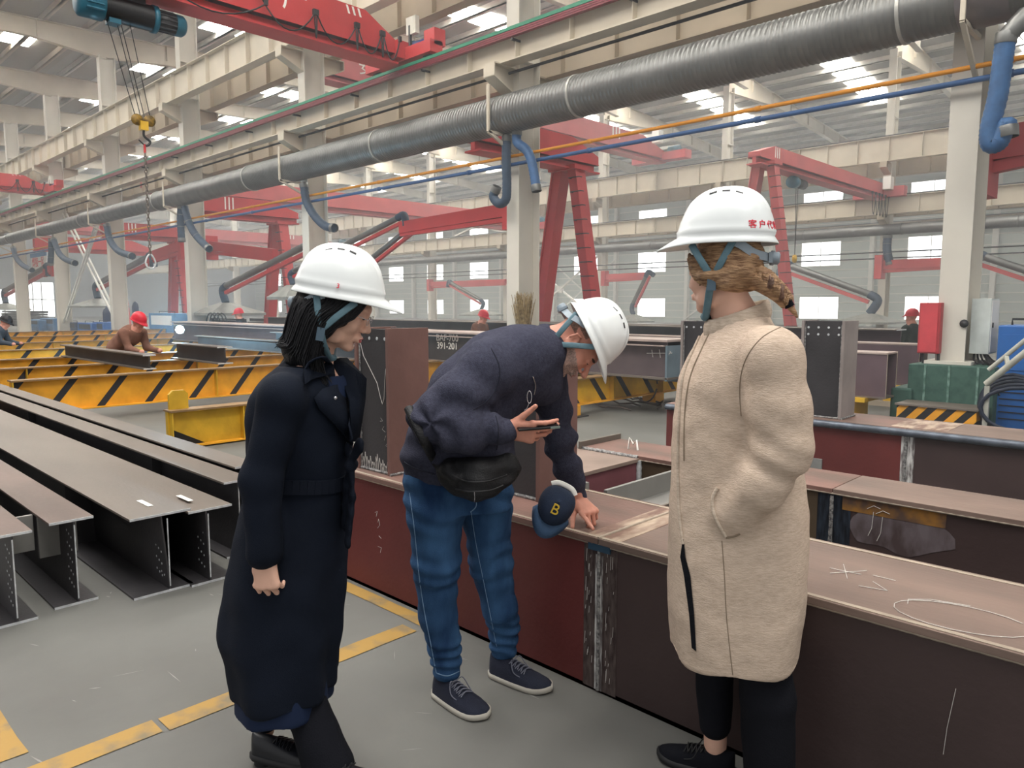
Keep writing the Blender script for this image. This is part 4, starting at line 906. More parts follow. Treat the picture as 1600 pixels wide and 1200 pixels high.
def machine(px0, px1, pyt, Y, dep, mt, label, cat='welding machine', name='welding_machine', tall=False, z0=0):
    a = at(px0, pyt, Y=Y); c = at(px1, pyt, Y=Y); t = thing(name, label, cat, ((a.x+c.x)/2, Y, z0)); zt = a.z; w = c.x - a.x; edge = 'right edge' in label
    m = MB(); m.box((a.x, Y, z0+.06), (c.x, Y+dep, zt), mt); m.build('body', t, min(.02, w*.04))
    m = MB(); m.box((a.x+w*.1, Y-.01, z0+.06+(zt-z0)*.55), (c.x-w*.1, Y, zt-(zt-z0)*.08), (mt if edge else DARK) if not tall else WHITE); m.build('panel', t)
    m = MB(); zz = z0+(zt-z0)*.15
    for q in range(5): m.box((a.x+w*.12, Y-.008, zz+q*(zt-z0)*.06), (c.x-w*.12, Y, zz+q*(zt-z0)*.06+.012), DARK)
    m.build('louvre', t)
    m = MB(); m.tube([(a.x+w*.2, Y+dep*.3, zt), (a.x+w*.2, Y+dep*.3, zt+.07), (c.x-w*.2, Y+dep*.3, zt+.07), (c.x-w*.2, Y+dep*.3, zt)], .014, DARK, 6); m.build('handle', t)
    for xx in (a.x+w*.15, c.x-w*.15): m = MB(); m.lathe([(0,-.03),(.06,-.03),(.06,.03),(0,.03)], (xx, Y+.04, z0+.06), RUBBER, 12, axis=(1,0,0)); m.build('wheel', t)
    return t
machine(40, 60, 499, 11.6, .7, BLUE_F, 'pale blue welding machine at the far left by the columns')
machine(62, 84, 497, 12.0, .7, BLUE_F, 'pale blue welding machine left of the ladder bracing')
machine(98, 118, 503, 10.8, .6, mat('navy_box', rgb(40, 60, 92), .5), 'dark navy machine under the ladder bracing')
machine(121, 143, 504, 10.4, .7, BLUE, 'blue welding machine in front of the ladder bracing')
machine(144, 161, 503, 10.6, .7, BLUE, 'blue welding machine next to the dark cylinder')
machine(232, 272, 489, 11.8, .8, BLUE_F, 'light blue cabinet behind the welder', tall=True)
machine(411, 447, 513, 10.0, .8, BLUE_F, 'dull blue cabinet left of the hair of the woman in navy', tall=True)
machine(383, 400, 514, 9.8, .5, BLUE_F, 'small pale blue box beside the tool rack')
machine(972, 1011, 515, 13.5, .8, mat('bright_blue', rgb(50, 140, 210), .5), 'bright blue box beyond the helmet of the bending man')
machine(1560, 1640, 508, 10.2, .7, BLUE, 'blue enamel welding machine at the right edge')
m = MB(); m.lathe([(0,0),(.17,0),(.17,1.2),(.12,1.35),(.05,1.4),(.05,1.5),(0,1.5)], tuple(at(168, 505, Y=11.2).xy) + (0,), mat('dark_cylinder', rgb(48, 56, 80), .5), 18)
tag(m.build('gas_cylinder'), 'dark gas cylinder beside the fifth column', 'gas cylinder')
m = MB(); c = at(211, 470, Y=12); m.lathe([(0,0),(.14,0),(.14,1.45),(.1,1.6),(.04,1.66),(0,1.7)], (c.x, 12, 0), mat('dark_cylinder', rgb(48, 56, 80), .5), 16); tag(m.build('gas_cylinder'), 'slim dark gas cylinder above the red helmet of the welder', 'gas cylinder')
t = thing('tool_rack', 'black metal rack hung with tools in front of the fourth column', 'rack', (-15, 10, 0))
c = at(330, 497, Y=9.6); d = at(381, 497, Y=9.6)
m = MB()
for x in (c.x, d.x): m.box((x-.03, 9.6, 0), (x+.03, 9.66, c.z), DARK)
for z in (c.z, c.z-.3, .6): m.box((c.x, 9.6, z-.04), (d.x, 9.64, z), DARK)
m.box((c.x, 9.64, c.z-.75), (d.x, 9.66, c.z-.05), mat('black_screen', rgb(44, 44, 50), .6)); m.build('frame', t)
for q in range(4):
    m = MB(); x = c.x + (d.x-c.x)*(.15+.22*q); m.tube([(x, 9.56, c.z-.1), (x+.05, 9.55, c.z-.75)], .025, [ST, DARK, ST, RED][q], 6); m.build('tool', t)
m = MB()
for q in range(4): m.tube([(tuple(at(330+q*4, 505, Y=9.3))[0] + .32*math.cos(a*PI/8), 9.3+.03*q, 1.0+.3*math.sin(a*PI/8)) for a in range(17)], .02, RUBBER, 6)
tag(m.build('cable_coil'), 'coil of black cable hung beside the tool rack', 'cable')
# long low table / plates in the background
for px0, px1, py, Y, lab, mt in ((385, 470, 497, 16.0, 'dark low steel stack behind the woman in navy', DARK), (0, 45, 485, 14.0, 'dark low stack at the far left edge', DARK), (640, 760, 500, 20.0, 'low row of grey workpieces beyond the lettered girder', mat('grey_clutter', rgb(120, 122, 124), .6, var=.3, scale=6)), (1300, 1380, 513, 18.0, 'pale stack of flat plates behind the dark girders', MILL)):
    a = at(px0, py, Y=Y); c = at(px1, py, Y=Y); t = thing('plate_stack', lab, 'plate stack', ((a.x+c.x)/2, Y, 0)); n = 6
    for q in range(n):
        m = MB(); z = a.z*q/n; m.box((a.x+.1*(q % 2), Y+.05*(q % 3), z+.02), (c.x-.12*((q+1) % 2), Y+1.2, a.z*(q+1)/n-.01), mt); m.build('plate', t)
# machine frame and cables at the right edge
t = thing('tubular_cradle', 'light grey tubular steel cradle at the right edge in front of the blue machine', 'frame', (-1.7, 9.4, 0))
GT = mat('grey_tube', rgb(178, 178, 168), .45, metal=.2)
m = MB(); P = [at(1541, 600, Y=9.5), at(1640, 520, Y=9.3)]; m.tube(P, .035, GT, 12); P = [at(1545, 578, Y=9.7), at(1640, 500, Y=9.6)]; m.tube(P, .025, GT, 12); m.build('rail', t)
m = MB(); m.bar(at(1543, 603, Y=9.5), (at(1543, 603, Y=9.5).x, 9.5, 0), .05, .05, GT); m.bar(at(1575, 573, Y=9.5), at(1572, 556, Y=9.68), .04, .04, GT); m.box((-2.0, 9.3, 0), (-1.2, 9.9, .05), DARK); m.build('leg', t)
m = MB()
for q in range(5):
    cc = at(1580+4*q, 625+4*q, Y=9.7-.06*q); m.tube([(cc.x + (.3+.02*q)*math.cos(a*PI/10), 9.7-.06*q, .40 + (.36-.03*q)*math.sin(a*PI/10)) for a in range(21)], .022, mat('blue_black_cable', rgb(26, 34, 52), .5), 7)
tag(m.build('cable_coil'), 'heavy dark blue cable coil at the right edge', 'cable')
random.seed(9); m = MB()
for q in range(7):
    p = [at(1535 + q*2, 545+4*q, Y=10.6), at(1545+3*q, 570, Y=10.4), at(1555+q, 600+q*3, Y=10.2)]; m.tube(smooth_path(p, 5), .014, RUBBER, 5)
tag(m.build('cable_bundle'), 'tangle of thin black cables beside the blue machine', 'cable')
m = MB()
for q, (px, py, rr) in enumerate(((965, 632, .55), (985, 628, .42), (1000, 622, .3))):
    cc = at(px, py, Z=.02); m.tube([(cc.x + rr*1.3*math.cos(a*PI/12), cc.y + rr*.8*math.sin(a*PI/12)*(1+.2*math.sin(a)), .02 + .02*(a % 3)) for a in range(22)], .014, mat('brown_cable', rgb(70, 60, 54), .6), 6)
cc = at(1008, 600, Z=.3)
m.tube([(cc.x + .22*math.cos(a*PI/12), cc.y, .32 + .3*math.sin(a*PI/12)) for a in range(24)], .012, mat('brown_cable', rgb(70, 60, 54), .6), 6)
tag(m.build('cable_coil'), 'thin brown cable looped on the floor below the striped trestle', 'cable')
random.seed(21); m = MB(); FS = mat('pale_scuff', rgb(142, 141, 136), .8, var=.1)
for i in range(46):
    x, y = random.uniform(-4.2, -1.6), random.uniform(.5, 2.1); a = random.gauss(.5, .5); l = random.uniform(.01, .07); w = random.uniform(.001, .004); d = Vector((math.cos(a), math.sin(a), 0)); n_ = Vector((-d.y, d.x, 0))*w; p = Vector((x, y, .0015))
    m.add([p - d*l + n_*.2, p - n_, p + d*l, p + n_], [(0, 1, 2, 3)], FS)
tag(m.build('floor_scuffs'), 'pale scuffs and scratches scattered on the concrete floor', 'scuff marks', kind='stuff')
# welding arc
c = at(281, 515, Y=6.6)
m = MB(); m.lathe([(0, -.09), (.06, -.07), (.09, 0), (.06, .07), (0, .09)], tuple(c), emis('arc_light', (.55, .85, 1, 1), 60), 16)
tag(m.build('welding_arc'), 'blinding blue-white welding arc at the welder', 'welding arc')
l = bpy.data.lights.new('arc_lamp', 'POINT'); l.energy = 220; l.color = (.4, .75, 1); l.shadow_soft_size = .1; o = bpy.data.objects.new('arc_lamp', l); COL.objects.link(o); o.location = c + Vector((0, -.2, .15))
# ================================================================== implicit-surface modelling for bodies and clothes
PMAT = Matrix(((RT.x, FH.x, 0, 0), (RT.y, FH.y, 0, 0), (0, 0, 1, 0), (0, 0, 0, 1)))   # (right, away, up) -> world
def Q(px, py, f):
    """point seen at a pixel, f metres away along the floor; returned as (right, away, up)"""
    d = FW + RT * ((px - 800) / FPX) + UP * ((600 - py) / FPX); t = f / d.dot(FH); p = Vector((0, 0, CAM_H)) + d * t
    return Vector((p.dot(RT), f, p.z))
def axis(lo, hi, coarse, fine=()):
    xs = [lo]
    while xs[-1] < hi:
        x = xs[-1]; st = coarse
        for a, b, s in fine:
            if a - s <= x <= b: st = min(st, s)
        for a, b, s in fine:
            if x < a and x + st > a: st = max(min(st, a - x), s)
        xs.append(x + st)
    return np.array(xs)
class Field:
    def __init__(s, xs, ys, zs):
        s.ax = [xs, ys, zs]; s.D = np.full((len(xs), len(ys), len(zs)), .3, np.float32)
    def _sub(s, lo, hi, pad):
        sl = []
        for a in range(3):
            i = np.searchsorted(s.ax[a], lo[a] - pad); j = np.searchsorted(s.ax[a], hi[a] + pad)
            sl.append(slice(max(0, i - 1), min(len(s.ax[a]), j + 1)))
        X, Y, Z = np.meshgrid(*[s.ax[a][sl[a]].astype(np.float32) for a in range(3)], indexing='ij', sparse=True)
        return tuple(sl), X, Y, Z
    def _mix(s, sl, d, k, mode):
        o = s.D[sl]
        if o.size == 0: return
        if mode == 'sub': a = o; b = -d; h = np.clip(.5 - .5 * (b - a) / max(k, 1e-6), 0, 1) * -1 + 1; r = a + (b - a) * h + k * h * (1 - h)
        else: h = np.clip(.5 + .5 * (o - d) / max(k, 1e-6), 0, 1); r = o + (d - o) * h - k * h * (1 - h)
        s.D[sl] = r
    def cone(s, a, b, ra, rb=None, k=.02, flat=None, mode='add'):
        a = np.array(a, float); b = np.array(b, float); rb = ra if rb is None else rb; R = max(ra, rb) * (1 if not flat else max(1, 1 / flat[1])); pad = R + k + .03
        sl, X, Y, Z = s._sub(np.minimum(a, b), np.maximum(a, b), pad); ab = b - a; L = float(ab @ ab) + 1e-12
        px, py, pz = X - a[0], Y - a[1], Z - a[2]; t = np.clip((px*ab[0] + py*ab[1] + pz*ab[2]) / L, 0, 1)
        dx, dy, dz = px - t*ab[0], py - t*ab[1], pz - t*ab[2]
        if flat:
            n = np.array(flat[0], float); n /= np.linalg.norm(n); q = (dx*n[0] + dy*n[1] + dz*n[2]) * (flat[1] - 1); dx = dx + n[0]*q; dy = dy + n[1]*q; dz = dz + n[2]*q
        d = np.sqrt(dx*dx + dy*dy + dz*dz) - (ra + (rb - ra) * t)
        if flat and flat[1] > 1: d = d / (1 + (flat[1] - 1) * .5)
        s._mix(sl, d.astype(np.float32), k, mode)
    def chain(s, pts, rs, k=.02, flat=None):
        for i in range(len(pts) - 1): s.cone(pts[i], pts[i+1], rs[i], rs[i+1], k, flat)
    def ell(s, c, r, R=None, k=.02, mode='add'):
        c = np.array(c, float); pad = max(r) + k + .02; sl, X, Y, Z = s._sub(c, c, pad); px, py, pz = X - c[0], Y - c[1], Z - c[2]
        if R is not None: px, py, pz = [px*R[i][0] + py*R[i][1] + pz*R[i][2] for i in range(3)]
        q = np.sqrt((px/r[0])**2 + (py/r[1])**2 + (pz/r[2])**2); g = np.sqrt((px/r[0]**2)**2 + (py/r[1]**2)**2 + (pz/r[2]**2)**2) + 1e-9
        s._mix(sl, (q * (q - 1) / g).astype(np.float32), k, mode)
    def stack(s, rows, k=.02, p=2.3):
        """rows: (z, cr, cf, ar, af, rot) elliptical sections from bottom to top"""
        rows = sorted(rows); z0, z1 = rows[0][0], rows[-1][0]; m = max(max(r[3], r[4]) for r in rows)
        lo = np.array([min(r[1] for r in rows) - m, min(r[2] for r in rows) - m, z0]); hi = np.array([max(r[1] for r in rows) + m, max(r[2] for r in rows) + m, z1])
        sl, X, Y, Z = s._sub(lo, hi, k + .03); zr = np.array([r[0] for r in rows]); zc = np.clip(Z, z0, z1)
        def ip(i):
            # smooth interpolation
            v = np.array([r[i] for r in rows]); out = np.interp(zc, zr, v); e = .015; return (np.interp(zc - e, zr, v) + out + np.interp(zc + e, zr, v)) / 3
        cr, cf, ar, af, ro = ip(1), ip(2), ip(3), ip(4), ip(5); u = X - cr; v = Y - cf; c, n = np.cos(ro), np.sin(ro); u, v = u*c + v*n, -u*n + v*c
        q = (np.abs(u/ar)**p + np.abs(v/af)**p)**(1/p); d = (q - 1) * np.minimum(ar, af); dz = np.maximum(z0 - Z, Z - z1)
        d = np.where(dz > -.004, np.maximum(d, dz), d) ; s._mix(sl, d.astype(np.float32), k, 'add')
    def cut(s, c, n, k=.004):
        """keep the side the normal n points away from"""
        X, Y, Z = np.meshgrid(*[a.astype(np.float32) for a in s.ax], indexing='ij', sparse=True); n = np.array(n, float); n /= np.linalg.norm(n)
        d = (X - c[0])*n[0] + (Y - c[1])*n[1] + (Z - c[2])*n[2]; s.D = np.maximum(s.D, d.astype(np.float32))
    def mesh(s):
        D = s.D; ins = D < 0; nx, ny, nz = D.shape; cs = np.zeros((nx-1, ny-1, nz-1), np.int8)
        for i in (0, 1):
            for j in (0, 1):
                for l in (0, 1): cs += ins[i:nx-1+i, j:ny-1+j, l:nz-1+l]
        act = (cs > 0) & (cs < 8); idx = np.argwhere(act); vid = np.full(act.shape, -1, np.int64); vid[act] = np.arange(len(idx))
        P = np.zeros((len(idx), 3)); N = np.zeros(len(idx)); I, J, K = idx.T; corners = [(i, j, l) for i in (0, 1) for j in (0, 1) for l in (0, 1)]
        for a in range(3):
            for c in corners:
                if c[a]: continue
                e = list(c); e[a] = 1; v0 = D[I+c[0], J+c[1], K+c[2]]; v1 = D[I+e[0], J+e[1], K+e[2]]; cr = (v0 < 0) != (v1 < 0); t = np.where(cr, v0 / np.where(v0 == v1, 1, v0 - v1), 0)
                p = np.stack([s.ax[q][idx[:, q] + c[q]] + (t * (s.ax[q][idx[:, q] + e[q]] - s.ax[q][idx[:, q] + c[q]])) for q in range(3)], 1); P += p * cr[:, None]; N += cr
        P /= N[:, None]; F = []
        for a in range(3):
            b, c = (a + 1) % 3, (a + 2) % 3; A = [slice(None)]*3; B = [slice(None)]*3; A[a] = slice(0, -1); B[a] = slice(1, None)
            ch = ins[tuple(A)] != ins[tuple(B)]; e = np.argwhere(ch); e = e[(e[:, b] > 0) & (e[:, c] > 0) & (e[:, b] < D.shape[b]-1) & (e[:, c] < D.shape[c]-1)]
            def g(db, dc): q = e.copy(); q[:, b] += db; q[:, c] += dc; return vid[q[:, 0], q[:, 1], q[:, 2]]
            quad = np.stack([g(-1, -1), g(0, -1), g(0, 0), g(-1, 0)], 1); flip = ~ins[e[:, 0], e[:, 1], e[:, 2]]; quad[flip] = quad[flip][:, ::-1]; F.append(quad)
        F = np.concatenate(F); F = F[(F >= 0).all(1)]
        return P, F
    def build(s, name, mats, parent=None, smooth=2, disp=None, paint=None, keep_hole=None):
        P, F = s.mesh(); me = bpy.data.meshes.new(name); me.from_pydata(P.tolist(), [], F.tolist()); me.update()
        if smooth:
            E = np.zeros((len(me.edges), 2), np.int32); me.edges.foreach_get('vertices', E.ravel())
            for _ in range(smooth):
                S = np.zeros_like(P); C = np.zeros(len(P)); np.add.at(S, E[:, 0], P[E[:, 1]]); np.add.at(S, E[:, 1], P[E[:, 0]]); np.add.at(C, E[:, 0], 1); np.add.at(C, E[:, 1], 1); P = P * .5 + S / np.maximum(C, 1)[:, None] * .5
            me.vertices.foreach_set('co', P.ravel()); me.update()
        if disp:
            N = np.zeros((len(P), 3), np.float32); me.vertices.foreach_get('normal', N.ravel()); P = P + N * disp(P)[:, None]; me.vertices.foreach_set('co', P.ravel()); me.update()
        if paint:
            C = P[F].mean(1); mi = paint(C).astype(np.int32); me.polygons.foreach_set('material_index', mi)
        for m in (mats if isinstance(mats, (list, tuple)) else [mats]): me.materials.append(m)
        me.polygons.foreach_set('use_smooth', np.ones(len(me.polygons), bool)); me.transform(PMAT); me.update()
        o = bpy.data.objects.new(name, me); COL.objects.link(o)
        if parent: child(o, parent)
        return o
def nz(P, s, off=0):
    """cheap smooth pseudo-noise from sines"""
    x, y, z = (P * s + off).T
    return (np.sin(x*1.7 + 1.3*np.sin(y*1.1 + off)) + np.sin(y*2.1 + 1.7*np.sin(z*1.3 + 2 + off)) + np.sin(z*1.9 + 1.5*np.sin(x*1.2 + 4 + off))) / 3
def HM(o, fwd, up):
    """head frame: x forward, y left, z up, in person coordinates"""
    x = Vector(fwd).normalized(); z = Vector(up); z = (z - x*z.dot(x)).normalized(); y = z.cross(x)
    return Matrix(((x.x, y.x, z.x, o[0]), (x.y, y.y, z.y, o[1]), (x.z, y.z, z.z, o[2]), (0, 0, 0, 1)))
def head(F, M, male=False, nose=1.0):
    R = [[M[0][i], M[1][i], M[2][i]] for i in range(3)]; T = lambda *p: M @ Vector(p)
    def E(c, r, k=.015, mode='add'): F.ell(T(*c), r, R, k, mode)
    E((-.012, 0, .04), (.097, .077, .09), .01); E((.03, 0, -.02), (.064, .060, .088), .03); w = 1.08 if male else 1
    E((.032, 0, -.078), (.052, .050*w, .038), .025); E((.072, 0, -.106), (.018, .022*w, .015), .02)
    for s in (-1, 1):
        E((.058, .043*s, -.034), (.026, .020, .024), .02); E((.020, .052*s, -.085), (.03, .010, .02), .02)
    E((.084, 0, .024), (.014, .046, .012), .018)
    for s in (-1, 1): E((.101, .031*s, .002), (.014, .019, .012), .010, 'sub')
    F.cone(T(.088, 0, .010), T(.106*nose, 0, -.028), .008, .0105, .010); E((.108*nose, 0, -.036), (.0135*nose, .011, .0105), .008)
    for s in (-1, 1): E((.099, .0125*s, -.041), (.010, .0075, .0075), .005)
    for s in (-1, 1): E((.081, .031*s, .0), (.0135, .0145, .0125), .003)
    E((.092, 0, -.070), (.012, .026, .014), .012); E((.0995, 0, -.0655), (.0085, .020, .0045), .004); E((.098, 0, -.0765), (.0085, .018, .0055), .004)
    E((.110, 0, -.0708), (.012, .019, .0014), .002, 'sub'); E((.092, 0, -.089), (.008, .016, .005), .008, 'sub')
    for s in (-1, 1):
        E((-.012, .078*s, -.012), (.020, .010, .031), .006); E((-.004, .088*s, -.008), (.011, .007, .017), .005, 'sub'); E((-.006, .080*s, -.036), (.011, .008, .011), .006)
        F.cone(T(-.022, .088*s, .012), T(-.028, .088*s, -.016), .004, .004, .003); F.cone(T(-.022, .088*s, .012), T(-.004, .087*s, .017), .004, .0035, .003)
HUMAN_FINGERS = [(.036, (.042, .026, .021), .0082), (.012, (.046, .030, .022), .0085), (-.012, (.043, .028, .021), .0080), (-.033, (.033, .021, .018), .0068)]
def hand(F, wrist, dirv, backn, curls, thumb=(.5, .2, .2), thumb_in=0.0, side=1, s=1.0, spread=.05, k=.004):
    """palm, four unequal bent fingers and a thumb leaving the side of the palm. backn = normal of the back of the hand; side=+1 puts the
    thumb on dirv x backn. curls: per finger three joint angles"""
    d = Vector(dirv).normalized(); n = Vector(backn); n = (n - d*n.dot(d)).normalized(); t = d.cross(n).normalized() * side; W = Vector(wrist); tips = []
    F.cone(W - d*.03*s, W + d*.012*s, .027*s, .026*s, .01, (n, 1.25))
    for o in (-.026, -.009, .009, .026): F.cone(W + d*.012*s + t*o*.7*s, W + d*.082*s + t*o*1.1*s, .0165*s, .0125*s, .012, (n, 1.1))
    for i, (off, L, r) in enumerate(HUMAN_FINGERS):
        p = W + d*(.086 - (.006 if i == 0 else .0 if i < 3 else .012))*s + t*off*s; a = 0; sp = (1.5 - i)*spread; dd = (d + t*sp).normalized()
        F.ell(p, (r*1.18*s,)*3, None, .006)
        for j in range(3):
            a += curls[i][j]; v = dd*math.cos(a) - n*math.sin(a); q = p + v*L[j]*s; F.cone(p, q, r*(1.06 - .07*j)*s, r*(1.0 - .09*j)*s, .0025); p = q
            if j < 2: F.ell(p, (r*(1.07-.08*j)*s,)*3, None, .002)
        tips.append(p)
    b = W + d*.022*s + t*.024*s - n*.006*s; F.ell(W + d*.035*s + t*.026*s - n*.008*s, (.020*s,)*3, None, .012); a0 = thumb[0]; dd = (d*math.cos(a0) + t*math.sin(a0) - n*thumb_in).normalized(); p = b
    for j, (L, r) in enumerate(((.040, .0125), (.030, .0105), (.024, .0088))):
        q = p + dd*L*s; F.cone(p, q, r*s, (r-.001)*s, .006 if j == 0 else .002); p = q
        if j < 2: b2 = thumb[j+1]; dd = (dd*math.cos(b2) + (d*.8 - n*.5)*math.sin(b2)).normalized()
    tips.append(p); return tips
# ------------------------------------------------------------------ hard hat
SHELL = mat('white_plastic', rgb(238, 242, 242), .22, var=.015, scale=3, spec=.5)
BAND = mat('blue_grey_webbing', rgb(96, 126, 138), .6, var=.08, scale=30, bump=.2, bscale=300)
BANDP = mat('grey_plastic_band', rgb(140, 152, 162), .45, var=.04)
def hat(parent, M, col=SHELL, label='white hard hat', scale=1.0, detail=True, peak=.052):
    """M: head frame with the rim plane at z=0"""
    WM = PMAT @ M; NP, NT = (96, 26) if detail else (32, 10); vs = []; fs = []; a, b_, h = .138*scale, .112*scale, .150*scale
    prof = []
    for i in range(NP):
        ph = 2*PI*i/NP; c, s = math.cos(ph), math.sin(ph); e = max(0, c)**3.0 * peak * (1 - .35*abs(s)); row = []
        row.append((a*c*1.0 + e + .010*c, b_*s + .010*s, -.012 - .30*e)); row.append((a*c*1.0 + e*.98 + .011*c, b_*s + .011*s, -.009 - .28*e))
        row.append((a*c + e*.45 + .004*c, b_*s + .004*s, .002 - .10*e)); row.append((a*c + .001, b_*s, .010))
        for j in range(1, NT):
            t = j/(NT-1)*PI/2; q = math.cos(t)**.80; x = a*c*q - .006*math.sin(t); y = b_*s*q; z = .010 + (h-.010)*math.sin(t)**1.06
            if detail:
                w = max(0, min(1, (math.sin(t)-.25)*2.2)); fr = 1 if x > -.11*scale else 0
                z += .0065*w*(math.exp(-(y/.016)**6)) * (1 if abs(x) < .12 else 0); z += .0045*w*(math.exp(-((abs(y)-.040)/.010)**4)); k = .0035*max(0, 1 - abs(t-.12)/.1); x += k*c; y += k*s
            row.append((x, y, z))
        prof.append(row)
    n = len(prof[0]); me = MB()
    V = [WM @ Vector(p) for r in prof for p in r]; Fq = [(i*n+j, ((i+1) % NP)*n+j, ((i+1) % NP)*n+j+1, i*n+j+1) for i in range(NP) for j in range(n-1)]
    me.add(V, Fq, col, True); o = me.build('hard_hat', parent); o['label'] = label
    md = o.modifiers.new('thickness', 'SOLIDIFY'); md.thickness = .0032; md.offset = -1
    if detail:
        def sp(x, y):
            rr = min(.999, math.sqrt((x/a)**2 + (y/b_)**2)); t = math.acos(rr**(1/.8)); return Vector((x, y, .010 + (h-.010)*math.sin(t)**1.06))
        for sgn in (-1, 1):
            for q in range(3):
                x = (-.042 + .036*q)*scale; y = sgn*.056*scale; c0 = sp(x, y); tx_ = (sp(x+.004, y) - c0).normalized(); ty_ = (sp(x, y+.004) - c0).normalized(); nn = tx_.cross(ty_).normalized(); mb = MB(); L3 = WM.to_3x3(); c = WM @ (c0 + nn*.0006)
                vs = [c + L3 @ (tx_*u*.0105 + ty_*v*.0030 + nn*w*.0012) for u, v, w in ((-1,-1,-1),(1,-1,-1),(1,1,-1),(-1,1,-1),(-1,-1,1),(1,-1,1),(1,1,1),(-1,1,1))]
                mb.add(vs, [(3,2,1,0),(4,5,6,7),(0,1,5,4),(1,2,6,5),(2,3,7,6),(3,0,4,7)], DARK); mb.build('vent_slot', o)
    return o
def straps(hatobj, M, V=(-.004, -.105), side=(-1, 1), front=(.075, -.005), rear=(-.055, -.005), chin=(.045, -.150), knob=True, ydist=.088, zband=-.035, cy=.074, drop=(.0, .0)):
    """webbing from the hat to a buckle below the ear and on under the chin; nape band with its knob"""
    WM = PMAT @ M; T = lambda *p: WM @ Vector(p); m = MB()
    for s in side:
        nrm = WM.to_3x3() @ Vector((0, 1, 0))
        for st in (front, rear):
            mid = ((st[0]+V[0])/2, s*(ydist+.004), (st[1]+V[1])/2); m.tube(smooth_path([T(st[0], s*(.112*math.sqrt(1-(st[0]/.137)**2)-.006), st[1]-.002), T(*mid), T(V[0], s*cy, V[1])], 8), .0105, BAND, 10, flat=(nrm, .22))
        m.tube(smooth_path([T(V[0], s*cy, V[1]+.004), T(V[0]+.008, s*(cy-.006), V[1]-.03), T(chin[0], s*.03, chin[1]), T(chin[0]+.01, 0, chin[1]-.004)], 8), .011, BAND, 10, flat=(nrm, .3))
    m.build('chin_strap', hatobj)
    m = MB()
    for s in side: c = T(V[0]+.002, s*(cy+.003), V[1]-.012); m.box((-.012, -.004, -.02), (.012, .004, .02), mat('grey_buckle', rgb(80, 100, 115), .4), WM.to_3x3(), c)
    m.build('buckle', hatobj)
    L3 = WM.to_3x3(); Bp = [(-.030, .098, -.006), (-.055, .097, -.018), (-.088, .078, -.032 + zband*.2), (-.118, .040, -.036 + zband*.3), (-.128, 0, -.038 + zband*.3)]; Bp = Bp + [(x, -y, z) for x, y, z in Bp[:-1]][::-1]
    P = [T(*q) for q in smooth_path(Bp, 5)]; m = MB()
    for i in range(len(P)-1): d = (P[i+1]-P[i]).normalized(); m.bar(P[i]-d*.0015, P[i+1]+d*.0015, .0035, .024, BANDP, up=L3 @ Vector((0, 0, 1)))
    m.build('nape_band', hatobj)
    if knob:
        ax = L3 @ Vector((-1, 0, -.1)); c = T(-.131, 0, -.038 + zband*.3); mb = MB(); mb.lathe([(0, -.004), (.021, -.004), (.021, .006), (.018, .008), (.018, .018), (.012, .022), (0, .022)], c, BANDP, 20, axis=ax); mb.build('ratchet_knob', hatobj)
        mb = MB(); mb.box((-.004, -.036, -.015), (.006, .036, .015), BANDP, L3, c); mb.build('ratchet_housing', hatobj)
